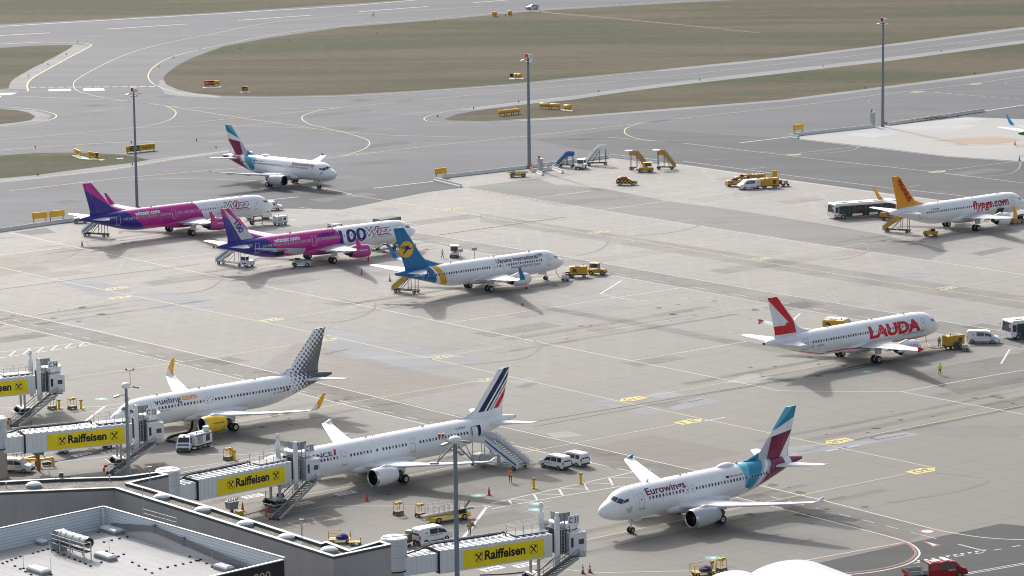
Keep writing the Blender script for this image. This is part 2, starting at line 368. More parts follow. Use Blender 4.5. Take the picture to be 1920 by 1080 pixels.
poly_obj('dirty_slabs', [
    [(1692, 807.5), (1737.5, 792.5), (1790, 802.5), (1840, 794), (1875, 802), (1920, 797), (1990, 790), (1990, 806), (1920, 812), (1897, 823), (1842, 813.7), (1792.5, 822.5), (1740, 812.5)],
    [(1212, 758), (1270, 752), (1282, 757), (1250, 766)], [(27, 436), (85, 427), (105, 436), (60, 441)], [(632, 658), (670, 645), (682, 647), (655, 656)], [(965, 726), (985, 718), (1012, 718), (985, 728)],
    [(1645, 468), (1700, 460), (1760, 470), (1700, 478)], [(1820, 475), (1880, 463), (1900, 466), (1840, 480)], [(0, 446), (35, 444), (0, 448)], [(1520, 456), (1520, 425), (1560, 430), (1780, 470), (1741, 487)],
    [(1264, 333), (1268, 330), (1107, 331), (1104, 337)]][:8], -.0045, PD)
poly_obj('clean_slabs', [[(1360, 718), (1400, 700), (1450, 705), (1420, 718)], [(20, 500), (75, 497), (110, 512), (55, 517)],
    [(1022, 812), (1066, 808), (1092, 817), (1040, 822)], [(240, 537), (398, 515), (415, 518), (250, 541)]], -.004, PL)
poly_obj('new_pale_slabs', [[(1600, 248), (1640, 240), (1810, 220), (1850, 224), (1800, 232), (1835, 236), (1780, 247), (1700, 247), (1640, 258), (1590, 254)]], -.0038, patch_mat('new_pale_concrete', (.42, .42, .415)))
poly_obj('tan_slabs', [[(1747, 263), (1860, 255), (1920, 262), (1860, 273)], [(1905, 272), (1990, 268), (1990, 277), (1905, 277)]], -.0035, PT)
poly_obj('service_road', [[(1518, 1059), (1707.5, 1017.4), (1877.5, 981.6), (1920, 986), (2300, 1010), (2300, 1300), (1500, 1300), (1500, 1082), (1569, 1078)]], -.005, ASPH_R)
poly_obj('drainage_path', [[(1000, 19), (1040, 24), (1140, 32.5), (1240, 42.3), (1310, 49), (1423, 61), (1423, 62), (1310, 50.2), (1240, 43.6), (1140, 33.7), (1040, 25.6), (990, 20.5)]], -.008, patch_mat('gravel_path', (.13, .13, .12)))
poly_obj('sign_footings', [[(134, 291), (146, 291), (170, 297), (197, 299), (190, 301), (150, 297.5)], [(1052, 204.5), (1075, 207), (1070, 209.5), (1050, 206)], [(955, 146.5), (983, 146), (980, 148.5), (955, 148.5)], [(450, 172), (468, 171.8), (468, 173), (450, 173.2)],
    [(380, 163.5), (415, 161.5), (415, 163.5), (380, 165)], [(219, 296.5), (231, 295.5), (231, 297.3), (219, 298)]], -.008, LW2)

# wear and stains lie on the slabs as thin films
def stain_mat(name, col, alpha, streak=True):
    t = NT(name); v = t.coord(rz=-AX, scale=(.07, 1, 1)) if streak else t.coord(); a = t.noise(v, .8 if streak else 1.5, 5, .65); b = t.noise(t.coord(), .09, 4)
    t.put(t.b.inputs['Alpha'], t.math('MULTIPLY', t.math('MULTIPLY', t.ramp(a, .3, .7, .35, 1), t.ramp(b, .3, .65, .3, 1)), alpha))
    return t.done(col, .85, spec=.2)
ST1 = stain_mat('road_wear', (.12, .12, .115), .34); ST2 = stain_mat('green_grey_wear', (.15, .165, .14), .30); ST3 = stain_mat('stand_wear', (.09, .088, .085), .24); ST4 = stain_mat('oil_film', (.05, .048, .045), .75, False); ST5 = stain_mat('pink_slab_tone', (.36, .26, .21), .26); ST6 = stain_mat('pale_slab_tone', (.46, .46, .45), .35)
S_ = MB()
for p, m in (([(-60, 566), (0, 581), (597, 718), (1299, 881), (1753, 992), (1700, 1016), (1432, 945), (645, 758), (0, 605), (-60, 592)], 0), ([(695, 421), (1050, 479.5), (1362, 533.8), (1680, 587.5), (2100, 659), (2000, 668), (1752, 625), (1440, 569), (1277, 539), (1055, 500), (770, 450)], 0),
             ([(900, 400), (1040, 422), (1430, 482), (1920, 555), (2000, 568), (2000, 592), (1920, 580), (1430, 502), (1040, 438), (900, 416)], 1), ([(1015, 572), (1200, 603), (1370, 636), (1480, 653), (1560, 668), (1560, 680), (1370, 646), (1195, 612), (1015, 580)], 1),
             ([(0, 480), (140, 462), (250, 452), (330, 470), (150, 497), (0, 520)], 4), ([(560, 640), (760, 690), (900, 720), (700, 760), (470, 700)], 4), ([(1050, 850), (1220, 815), (1400, 850), (1250, 880)], 4), ([(1700, 700), (1920, 660), (2000, 700), (1800, 740)], 0)):
    P = gp(p); S_.sheet(P, -.0020 - .0002 * len(S_.v) * .01, m)
rs = random.Random(3)
for x, y, a in ((22.29, 408.05, 0), (-41.2, 467.3, 0), (-16.8, 432.88, 0), (52.37, 511.84, 0), (-5.74, 581.54, 0), (-63.64, 652.63, 0), (-34.82, 615.87, 0), (85.64, 645.89, 0), (60, 470, 0), (20, 545, 0), (-75, 560, 0)):
    c = Vector((x, y, 0))
    for k in (-4.2, -3.4, 0, 3.6, 4.4): S_.ribbon([c - UU * rs.uniform(18, 34) + VV * k, c + UU * rs.uniform(14, 30) + VV * (k + rs.uniform(-.4, .4))], rs.uniform(.7, 1.8), -.0014 + k * .00005, 2)
    for k in range(16):
        q = c + UU * rs.uniform(-22, 26) + VV * rs.gauss(0, 4.5); r_ = rs.uniform(.15, .75); S_.sheet([(q.x + r_ * (1 + .35 * math.sin(3 * t_ + k)) * math.cos(t_), q.y + r_ * 1.3 * math.sin(t_)) for t_ in [2*math.pi*i/11 for i in range(11)]], -.0008 - k * .00001, 3)
for k in range(230):          # single slabs that were recast or have weathered differently
    i, j = rs.randint(-40, 40), rs.randint(-70, 30); c = G(960, 640) + UU * (i * 5.0) + VV * (j * 5.0); n_ = rs.choice((1, 1, 2, 3, 4)); m_ = rs.choice((0, 4, 4, 5, 5, 1))
    S_.sheet([(c + UU * a + VV * b)[:2] for a, b in ((0, 0), (5.0 * n_, 0), (5.0 * n_, 5.0), (0, 5.0))], -.0026 + k * .0000015, m_)
struct(S_.obj('apron_stains', [ST1, ST2, ST3, ST4, ST5, ST6], fix=False))
# painted lines
W = MB(); Y = MB(); Rd = MB(); K = MB()
def wl_(p, w=.3, mb=W, z=.0, c=False):
    P = gp(p); P = catmull(P, 5) if c else P; mb.ribbon(P, w, z)
yl_ = lambda p, w=.3, c=False: wl_(p, w, Y, .004, c)
# runway
wl_([(-300, 66), (0, 49.5), (640, 12), (780, 0), (1100, -22)], .9)
for a, b in (((0, 66.5), (94, 61.5)), ((200, 54.5), (350, 45)), ((447, 38), (583, 28.5)), ((673, 22), (803, 12)), ((887, 5), (952, 0))): wl_([a, b], .9)
wl_([(-200, 92), (0, 82.5), (77, 79)], .7); wl_([(77, 79), (147, 80), (167, 82.7), (170.7, 85.3), (155, 95), (133, 106), (93, 128), (63, 145), (51.7, 157), (52.7, 170.7)], .45, Y, .004, True)
yl_([(900, 12), (640, 29.3), (500, 43.3), (400, 63.3), (300, 83.3), (233, 103.3), (173, 131.7), (143, 150), (138, 160), (147, 170.7), (187, 181.7), (240, 189.3), (310, 198.3), (447, 220), (580, 239)], .3, True)
yl_([(1280, 2), (990, 19.3), (853, 32.3), (640, 48.3), (533, 61.7), (433, 80), (333, 103.3), (293, 121.7), (278, 140), (283, 153.3), (300, 163.3), (333, 173.3), (400, 180.7), (467, 182.7), (640, 180), (790, 171), (990, 156.7), (1207, 135)], .34, True)
yl_([(2300, 12), (1920, 64.3), (1660, 97.7), (1280, 140.5), (640, 201.7), (357, 230)], .3)
yl_([(640, 246.7), (600, 237.5), (580, 232.5), (567, 224), (570, 216.5), (600, 206.7), (640, 200.7)], .3, True)
yl_([(640, 246.7), (740, 254), (873, 257.3), (990, 256.7), (1140, 257.3), (1280, 268.3), (1380, 280), (1547, 300), (1747, 321.7), (1920, 343.3), (2200, 378)], .3)
yl_([(640, 246.7), (670, 255), (690, 263.3), (692, 271.7), (677, 281.7), (640, 293.3)], .3, True)
yl_([(447, 315), (640, 293.3), (807, 273.3), (990, 255), (1107, 241.7), (1280, 221.7), (1493, 198.3), (1653, 176.7), (1813, 158.3), (1920, 143.3), (2200, 105)], .3)
yl_([(1280, 222), (1210, 230), (1180, 237.3), (1171, 245), (1176.7, 253.3), (1207, 261.7), (1280, 268.3)], .3, True)
yl_([(1050, 183), (973, 191.7), (907, 199.3), (853, 206), (817, 213.3), (797, 220), (797, 225), (813, 228.3), (873, 230), (957, 227.7), (1107, 219.5)], .3, True)
yl_([(0, 180), (27, 180), (240, 189.3), (280, 194)], .35); yl_([(310, 198.3), (327, 206.7), (329, 215), (313, 226.7), (267, 237.3), (173, 246.7), (0, 262.7)], .3, True)
yl_([(313, 199.3), (433, 205), (500, 205), (640, 200.7)], .3); yl_([(250, 239.3), (367, 236), (467, 236.7), (580, 240), (640, 247)], .3)
yl_([(0, 281.7), (100, 274), (233, 266.7), (367, 264.3), (427, 266.7)], .35, True); yl_([(0, 340), (200, 318.3), (333, 296.7), (430, 282.7)], .3, True)
yl_([(17, 358), (233, 333), (447, 315)], .35); yl_([(233, 338), (333, 335), (500, 340), (600, 352), (660, 364)], .35, True)
yl_([(0, 200), (50, 203.3), (90, 210), (106, 216.7), (93, 225), (50, 233.3), (0, 238.3)], .34, True)
yl_([(0, 170), (52, 171)], .35)
for i in range(14):
    x = 57 + i * 17; wl_([(x, 163.6 - i * .08), (x + 12, 163.5 - i * .08)], 1.0)
for a in ([(91, 167), (133, 166.3), (133.5, 170.3), (91, 171)], [(155, 165.8), (194, 165.4), (197, 169.6), (157, 170.2)], [(-10, 174), (33, 173.7), (20, 178), (-5, 179)], [(-10, 180.5), (3, 180.5), (0, 183), (-10, 183)]): W.sheet(gp(a), 0)
yl_([(625, 631.5), (1160, 752), (1754, 877.5)], .25)
yl_([(-60, 487), (0, 501), (125, 528.8), (245, 553.8), (480, 601), (560, 618), (625, 631)], .25)
for seg in ([(0, 603), (205, 562.5)], [(560, 591.8), (775, 560), (875, 545)], [(1006, 639), (1205, 608.8), (1370, 580), (1440, 572.5)], [(855, 663.8), (1006, 639)], [(545, 647.5), (330, 680), (132, 708)],
            [(300, 816), (442, 792), (642, 757), (905, 712.5)], [(556, 930), (696, 905), (1000, 845), (1266, 795.5)], [(1080, 1016), (1286, 973), (1455, 937.5), (1700, 888)], [(1212, 743.8), (1370, 715), (1560, 682)],
            [(1600, 822), (1875, 768), (2000, 744)], [(1560, 1062.5), (1700, 1036)][:0] or [(1140, 432.5), (1310, 409.5)], [(862, 390), (987, 373.8), (1110, 358)], [(1460, 480), (1622, 456)], [(1800, 537), (1920, 517)], [(1180, 502), (1220, 497)], [(1512, 561), (1560, 553)],
            [(1497, 287), (1613, 274)], [(1766, 320), (1900, 303)], [(1396, 317.5), (1437, 313.5)], [(1700, 351), (1725, 347)], [(845, 454), (930, 445)]):
    yl_(seg, .2)
yl_([(1920, 566), (1765, 543.8), (1615, 521), (1430, 491), (1215, 455), (1040, 428.5), (835, 394), (640, 362.5)], .25)
# white stand and road lines
wl_([(20, 436.3), (137.5, 462.5), (275, 491), (480, 533.3), (680, 572.5), (1005, 640.5), (1371, 714), (1462, 732.8), (1690, 734.5), (1870, 702), (1960, 687)], .22)
wl_([(1690, 734.5), (1920, 776.8), (2100, 812)], .2)
wl_([(-60, 566), (0, 581), (175, 618.8), (397, 670.5), (597, 718), (862, 782), (1080, 831.6), (1299, 881), (1544, 938), (1753.5, 992.6)], .22)
wl_([(1753.5, 992.6), (1792, 1000), (1830, 1006), (1860, 1009), (1920, 1011.7), (2100, 1012)], .22, c=True)
wl_([(-60, 592), (0, 605), (320, 678.8), (645, 758), (946.7, 832), (1188, 885), (1432, 945), (1647, 1000.4)], .22)
wl_([(1647, 1000.4), (1700, 1016), (1721, 1030), (1722, 1043), (1700, 1058), (1647, 1071), (1573, 1079), (1500, 1086)], .25, c=True)
wl_([(1640, 1001.5), (1696, 1017), (1714, 1030), (1715, 1042), (1692, 1056), (1640, 1068), (1566, 1076), (1495, 1083)], .35, Rd, .004, c=True)
wl_([(1480, 1058), (1700, 1018)], .25, Rd); wl_([(1480, 1056), (1700, 1015.7)], .18)
def dashes(a, b, n, d, w=.15, mb=W):
    A, B = G(*a), G(*b)
    for i in range(n): mb.ribbon([A.lerp(B, (i) / n), A.lerp(B, (i + d) / n)], w, 0)
dashes((-8, 592), (1290, 911), 32, .45); dashes((1445, 931), (1753, 1009), 7, .5); 
wl_([(695, 421), (775, 435), (1050, 479.5), (1362, 533.8), (1680, 587.5), (1897, 624), (2100, 659)], .2); wl_([(770, 450), (875, 469.5), (1055, 500), (1277, 539), (1440, 569), (1752, 625), (2000, 668)], .18)
dashes((762, 443), (1690, 607), 13, .42)
wl_([(865, 351), (1125, 394.5), (1302, 422.5), (1520, 456.5), (1741, 488.5), (1920, 514.6), (2200, 555)], .25); wl_([(866, 349.5), (1125, 393), (1302, 421), (1520, 455), (1741, 487)], .12, Y, .004)
wl_([(1147, 297.5), (1280, 309.5), (1480, 338.5), (1666, 364), (1920, 395)], .3, mb=W); wl_([(1280, 302), (1480, 329), (1666, 352), (1920, 380)], .25)
wl_([(0, 478), (140, 462.5), (325, 442.5)], .22); wl_([(272.5, 488.8), (412, 473)], .18); wl_([(422, 515.5), (480, 508)], .18); wl_([(841, 605.5), (1277, 539.3)], .2); wl_([(1185, 676), (1400, 640)], .2)
wl_([(1122, 394), (1250, 377)], .2); wl_([(1277, 373), (1362, 361)], .2); wl_([(1040, 366), (1107, 358)], .2); wl_([(1125, 551), (1165, 526)], .35); wl_([(1127, 552), (1190, 563.8)], .2); dashes((1202, 563.5), (1372, 556), 7, .6); wl_([(1487, 600), (1500, 588)], .35)
wl_([(1877, 682), (1893, 655)], .3); dashes((1893, 654), (1960, 643), 3, .6)
wl_([(700, 353), (812, 340)], .5); wl_([(500, 375), (560, 369)], .5); wl_([(1387, 267.7), (1480, 256.7)], .5); wl_([(1847, 208), (1920, 196.7), (2100, 170)], .6); wl_([(1497, 261), (1613, 274.5), (1780, 294), (1913, 303.5)], .25)
wl_([(0, 435), (90, 421), (150, 413)], .2); wl_([(560, 388), (720, 412), (800, 424)], .15); wl_([(460, 389), (560, 404)], .15)
dashes((1752, 173), (1990, 192), 11, .55, .35, W)
wl_([(0, 660), (160, 641), (168, 643)], .2); wl_([(0, 671), (172.5, 646)], .3)
for i in range(6): wl_([(15 + i * 26, 669 - i * 3.7), (30 + i * 26, 657 - i * 3.2)], .3)
wl_([(920, 944), (1042, 916.7), (1120, 899.6), (1188, 885)], .22); wl_([(922, 953.8), (1053, 930), (1172, 910.6)], .22)
for i in range(5):
    x = 953 + i * 47
    a, b = (x, 935.5 - i * 10.4), (x + 8, 947.5 - i * 9.4); wl_([a, b], .3)
    wl_([(x + 2, 936.5 - i * 10.4), (x + 55, 938 - i * 10.4)], .18)
wl_([(500, 965), (556, 959), (620, 947), (640, 948.5), (915, 949)], .18)
wl_([(913, 949.5), (882, 992), (862, 1015)], .42); wl_([(905, 948), (915, 949), (918, 951)], .5); wl_([(196, 762), (150, 797)], .42)
wl_([(0, 765), (190, 762), (330, 740)], .15); wl_([(90, 868), (200, 856), (260, 850), (440, 853), (560, 845), (650, 838)], .15); wl_([(0, 790), (150, 775), (240, 762)], .12)
wl_([(320, 890), (500, 853)], .15); wl_([(335, 878), (560, 850)], .15); wl_([(1030, 1063), (1110, 1074), (1300, 1070)], .15)
wl_([(545.6, 990.6), (742.7, 951.7), (862, 929), (1002, 903)], .17, Rd); wl_([(567.7, 1001), (745, 964.7), (780, 955.6), (951, 932), (1020, 916.7), (1084, 893)], .17, Rd); wl_([(955, 331), (1000, 337), (865, 352)][1:], .3, Rd)
# service road marks
for i in range(10):
    x = 1718 + i * 13.6; y = 1051.8 - i * 2.15
    W.sheet(gp([(x, y - 1.4), (x + 10, y - 1.6), (x + 4, y + 1.6)]), 0)
wl_([(1796, 1020), (1842, 1032)], .25)
for a, b in (((1712, 1056), (1732, 1053.3)), ((1790, 1043.5), (1808, 1041)), ((1828, 1038.5), (1844, 1036)), ((1863, 1031.5), (1878, 1029.3)), ((1897, 1025.3), (1913, 1022.5))): wl_([a, b], .2)
wl_([(1700, 1092), (1814, 1074), (2000, 1041)], .18); wl_([(1700, 1095), (1814, 1076.5), (2000, 1044)], .18)
wl_([(1720, 1001), (1756, 1010)], .15)
def disc(c, r, mb, z, n=28): 
    P = G(*c); mb.sheet([(P.x + r * math.cos(2*math.pi*i/n), P.y + r * math.sin(2*math.pi*i/n)) for i in range(n)], z)
disc((1739, 996.3), 1.15, Rd, 0); disc((1739, 996.3), .72, W, .004)
Rd.sheet(gp([(1728, 1013.5), (1766, 1022), (1750, 1025)]), 0); W.sheet(gp([(1737, 1016), (1758, 1021.6), (1750, 1023.5)]), .004)
T = MB()
for c in ((896.7, 929), (1005.5, 944.4), (1004, 955.6), (1337, 1046), (190, 748), (1625, 697), (520, 834)):
    disc(c, .95, T, 0); disc(c, .4, W, .004)
    P = G(*c)
    for d in (UU, VV): T.ribbon([P - d * 2.6, P + d * 2.6], .12, .001)
for c in ((1592, 838), (1568, 842), (1340, 786)): 
    P = G(*c); T.ribbon([P - UU * 2, P + UU * 2], .5, 0, 1)
struct(T.obj('hydrant_markings', [LT, LB], fix=False))
# stand number boxes painted on the slabs
def box_mark(c, txt, L=3.0, w=1.5):
    P = G(*c); W.sheet([(P + UU*a*L/2 + VV*b*w/2)[:2] for a, b in ((-1,-1),(1,-1),(1,1),(-1,1))], .0)
    text_on(K, txt, P - UU*L*.36 + VV*w*.3 + Vector((0, 0, .006)), UU, -VV, w*.6, bold=.01, width=L*.7)
for c, s in (((647.7, 924.5), '319'), ((567.5, 944), '321'), ((474, 930), '320'), ((923, 1066), '319'), ((984, 1059), '737'), ((154, 852), '320'), ((207, 846), '321')): box_mark(c, s)
P = G(584.5, 976)
for i in range(9): Rd.ribbon([P + UU*(-2.4+i*.55) - VV*.8, P + UU*(-2.0+i*.55) + VV*.8], .22, 0)
for a, b in (((-1,-1),(1,-1)), ((1,-1),(1,1)), ((1,1),(-1,1)), ((-1,1),(-1,-1))): W.ribbon([P + UU*a[0]*2.9 + VV*a[1]*1.1, P + UU*b[0]*2.9 + VV*b[1]*1.1], .15, 0)
# yellow stand-number plates painted beside the taxi line: arrow-ended lozenge with black numerals
Y2 = MB()
def lozenge(c, flip, txt, fade=False):
    P = G(*c); s = -1 if flip else 1
    pts = [(-3.2, -1.3), (1.6, -1.6), (3.6, 0), (1.6, 1.6), (-3.2, 1.3)]
    pts = [(x * s * .68, y * .78) for x, y in pts]
    Y2.sheet([(P + UU*x + VV*y)[:2] for x, y in pts], .004, 1 if fade else 0)
    e = -UU if not flip else UU
    text_on(K, txt, P + UU*1.5 - VV*.75 + Vector((0, 0, .009)), -UU, VV, 1.45, bold=.0, width=2.9)
for c, fl, s, fd in (((218, 540.5), 1, '176', 1), ((226, 557.7), 0, '34', 1), ((512, 599.5), 0, '174', 1), ((610, 637.5), 0, '33', 1), ((826, 669.5), 1, '172', 1), ((918, 712), 1, '32', 1), ((1186, 748), 1, '170', 0), ((1292, 790.5), 0, '31', 0), ((1572, 827), 1, '168', 0), ((1729, 882.5), 0, '30', 0),
                     ((1122, 435.5), 1, '152', 1), ((1426, 485.5), 1, '154', 1), ((1774, 540.2), 1, '156', 1), ((850, 391.5), 1, '150', 1), ((1488, 290), 0, '160', 1), ((1758, 321.7), 0, '162', 1), ((1720, 172.3), 0, '164', 1), ((1830, 157.5), 0, '166', 1), ((536, 413), 0, '43', 1)): lozenge(c, fl, s, fd)
Y2.obj('stand_number_markings', [LY2, LYF], fix=False)['kind'] = 'structure'
struct(W.obj('white_markings', LW, fix=False)); struct(Y.obj('yellow_markings', LY, fix=False)); struct(Rd.obj('red_markings', LR, fix=False)); struct(K.obj('black_markings', LK, fix=False))
# tyre marks, cracks and tar seams
TM = MB()
for p, w in (([(860, 806), (984, 792), (1000, 796 - 5), (1300, 741), (1480, 711), (1631, 683), (1751, 661), (1850, 645)], .25), ([(0, 542.5), (160, 522), (375, 495)], .25), ([(820, 441), (1060, 407)], .5), ([(1300, 743), (1480, 713), (1631, 686), (1751, 664)], .18), ([(1560, 700), (1631, 687), (1751, 665)], .4), ([(1540, 700), (1631, 681), (1751, 658)], .3), ([(1000, 800), (1300, 745)], .15), ([(560, 553), (900, 500)][:0] or [(1620, 685), (1745, 663)], .7),
             ([(1640, 824.5), (1700, 815)], .35), ([(1290, 754), (1320, 748)], .3), ([(610, 664), (655, 654)], .35), ([(1040, 576 + 2), (1195, 606)], .0)):
    if w: TM.ribbon(gp(p), w, .008)
for p in ([(560, 603), (620, 605), (670, 596), (700, 580), (703, 568)], [(1000, 640), (1015, 648), (985, 670), (920, 680), (860, 685)], [(1310, 409), (1318, 415), (1300, 427), (1250, 437), (1180, 443)], [(1130, 441), (1140, 455), (1120, 470), (1080, 480)],
          [(418, 515), (410, 530), (380, 545), (330, 552)], [(1914, 304), (1908, 318), (1880, 328), (1800, 332)], [(1622, 456), (1627, 470), (1600, 482), (1560, 488)], [(1613, 274), (1590, 283), (1500, 289), (1420, 283)], [(1750, 886), (1850, 898), (1800, 920), (1660, 943)], [(1330, 300), (1520, 290)],
          [(1060, 345), (1200, 372), (1120, 384)], [(150, 470), (120, 485), (60, 495)], [(1700, 172), (1650, 182), (1628, 190), (1650, 197), (1760, 205)], [(380, 160), (345, 140), (310, 130)][:0] or [(1925, 150), (1890, 153), (1888, 158), (1925, 164)]):
    TM.ribbon(catmull(gp(p), 8), .45, .009, 1)
TM.ribbon(gp([(1020, 577), (1195, 607), (1370, 640), (1480, 657), (1560, 674)]), 2.4, -.0025, 2)
struct(TM.obj('tyre_marks', [patch_mat('rubber_mark', (.10, .10, .105)), patch_mat('faint_rubber_mark', (.22, .213, .205)), patch_mat('green_grey_stain', (.245, .25, .232))], fix=False))
# ================================================================ AIRCRAFT
def interp(tab, x):
    if x <= tab[0][0]: return tab[0][1:]
    for i in range(len(tab) - 1):
        if x <= tab[i+1][0]:
            a, b = tab[i], tab[i+1]; h = b[0] - a[0]; t = (x - a[0]) / h
            pa = tab[max(i-1, 0)]; nb = tab[min(i+2, len(tab)-1)]; out = []
            for k in range(1, len(a)):
                m0 = (b[k] - pa[k]) / (b[0] - pa[0]) if i > 0 else (b[k]-a[k])/h
                m1 = (nb[k] - a[k]) / (nb[0] - a[0]) if i + 2 < len(tab) else (b[k]-a[k])/h
                t2, t3 = t*t, t*t*t
                out.append((2*t3-3*t2+1)*a[k] + (t3-2*t2+t)*h*m0 + (-2*t3+3*t2)*b[k] + (t3-t2)*h*m1)
            return out
    return tab[-1][1:]
def fus_table(kind):
    if kind == 'b':   # smaller twin with a pointed nose
        n = [(0, 3.0, 2.62, .12), (.15, 3.22, 2.42, .34), (.5, 3.45, 2.2, .62), (1.0, 3.68, 1.98, .92), (1.6, 3.95, 1.8, 1.18), (2.2, 4.45, 1.66, 1.4), (2.9, 4.88, 1.55, 1.58), (3.8, 5.18, 1.45, 1.73), (5.0, 5.33, 1.38, 1.84), (6.5, 5.38, 1.35, 1.88)]
        m = [(24, 5.38, 1.35, 1.88)]
        a = [(26, 5.38, 1.5, 1.87), (28, 5.38, 1.95, 1.79), (30, 5.37, 2.55, 1.6), (32, 5.34, 3.15, 1.3), (34, 5.26, 3.7, .95), (35.8, 5.1, 4.15, .6), (36.9, 4.98, 4.42, .34), (37.1, 4.94, 4.48, .28)]
        return n + m + a
    f = {'s': -1.6, 'm': 0, 'l': 4.26}[kind]; e = {'s': -3.73, 'm': 0, 'l': 6.93}[kind]
    n = [(0, 3.36, 3.12, .08), (.08, 3.6, 2.93, .28), (.25, 3.8, 2.78, .48), (.6, 4.05, 2.55, .78), (1.1, 4.3, 2.32, 1.08), (1.7, 4.62, 2.12, 1.34), (2.3, 5.06, 1.98, 1.54), (2.9, 5.40, 1.88, 1.69), (3.6, 5.62, 1.8, 1.81), (4.6, 5.76, 1.74, 1.91), (5.8, 5.83, 1.71, 1.96), (7, 5.85, 1.71, 1.975)]
    m = [(24.2 + e, 5.85, 1.71, 1.975)]
    a = [(26, 5.85, 1.8, 1.965), (28, 5.85, 2.15, 1.88), (30, 5.83, 2.68, 1.7), (32, 5.78, 3.26, 1.4), (34, 5.66, 3.84, 1.03), (36, 5.44, 4.38, .62), (37.25, 5.22, 4.66, .33), (37.55, 5.14, 4.74, .26)]
    return n + m + [(x + e, *r) for x, *r in a]

def livery(name, base, layers, mgx, rough=.28, dots=None):
    """paint scheme as a function of the position on the airframe: x = metres behind the nose, z = height"""
    t = NT(name); tc = t.new('ShaderNodeTexCoord'); sp = t.new('ShaderNodeSeparateXYZ'); t.l.new(tc.outputs['Object'], sp.inputs[0])
    xa = t.math('SUBTRACT', mgx, sp.outputs[0]); z = sp.outputs[2]
    col = t.mix(0, base, base)
    for c, conds in layers:
        mk = None
        for q in conds:
            if q[0] == 'h':     # a*x + b*z + c > 0
                v = t.math('GREATER_THAN', t.math('ADD', t.math('MULTIPLY', xa, q[1]), t.math('MULTIPLY_ADD', z, q[2], q[3])), 0)
            else:
                dx = t.math('MULTIPLY', t.math('SUBTRACT', xa, q[1]), 1 / q[3]); dz = t.math('MULTIPLY', t.math('SUBTRACT', z, q[2]), 1 / q[4])
                d = t.math('ADD', t.math('MULTIPLY', dx, dx), t.math('MULTIPLY', dz, dz))
                v = t.math('LESS_THAN', d, 1) if q[0] == 'e' else t.math('GREATER_THAN', d, 1)
            mk = v if mk is None else t.math('MULTIPLY', mk, v)
        col = t.mix(mk, col, c)
    if dots:
        p, gx, gz, c0, dc = dots
        u = t.math('MULTIPLY', xa, 1 / p); w = t.math('MULTIPLY', t.math('SUBTRACT', z, t.math('MULTIPLY', xa, .0)), 1 / p)
        a = t.math('ADD', u, w); b = t.math('SUBTRACT', u, w)
        fu = t.math('SUBTRACT', t.math('FRACT', a), .5); fw = t.math('SUBTRACT', t.math('FRACT', b), .5)
        d = t.math('SQRT', t.math('ADD', t.math('MULTIPLY', fu, fu), t.math('MULTIPLY', fw, fw)))
        r = t.math('MULTIPLY', t.math('ADD', t.math('MULTIPLY', xa, gx), t.math('MULTIPLY_ADD', z, gz, c0)), 1, clamp=True)
        r = t.math('MULTIPLY', r, .76)
        col = t.mix(t.math('LESS_THAN', d, r), col, dc)
    n = t.noise(t.coord(scale=(.3, 1, 1)), .8, 5); st = t.noise(t.coord(scale=(.2, 1, 3)), 2.2, 4)
    col = t.mix(t.ramp(n, .4, .7, 0, .10), col, t.mix(.5, col, (.45, .44, .42)))
    seam = t.math('LESS_THAN', t.math('FRACT', t.math('MULTIPLY', xa, 1 / 2.13)), .022); seam2 = t.math('LESS_THAN', t.math('ABSOLUTE', t.math('SUBTRACT', z, 3.05)), .02)
    col = t.mix(t.math('MULTIPLY', t.math('MAXIMUM', seam, seam2), .30), col, (.25, .25, .26))
    low = t.ramp(z, 2.6, 1.6, 0, .25)
    col = t.mix(t.math('MULTIPLY', t.math('MULTIPLY', low, st), 1.3), col, (.33, .31, .28))
    return t.done(col, rough, spec=.45)
PWHITE = (.80, .81, .82)
BLIND = pm('window_blind', (.30, .30, .31), .5)
ENGDARK = pm('exhaust_metal', (.10, .09, .085), .45, .7); LIP = pm('polished_lip', (.62, .63, .65), .22, .8); INTAKEM = pm('intake_dark', (.03, .03, .035), .4, .5)
WING = pm('wing_grey', (.55, .56, .57), .38, var=.14, scale=.8); WINGW = pm('wing_white', (.74, .75, .76), .35, var=.06); TITAN = pm('gear_leg_white', (.6, .6, .6), .4)
OUTL = pm('door_outline_grey', (.30, .31, .33), .5); OUTW = pm('door_outline_white', (.8, .8, .82), .5); PANEW = pm('cabin_window_glass', (.055, .06, .075), .15)
FRAMEW = pm('window_surround_grey', (.50, .50, .52), .4)

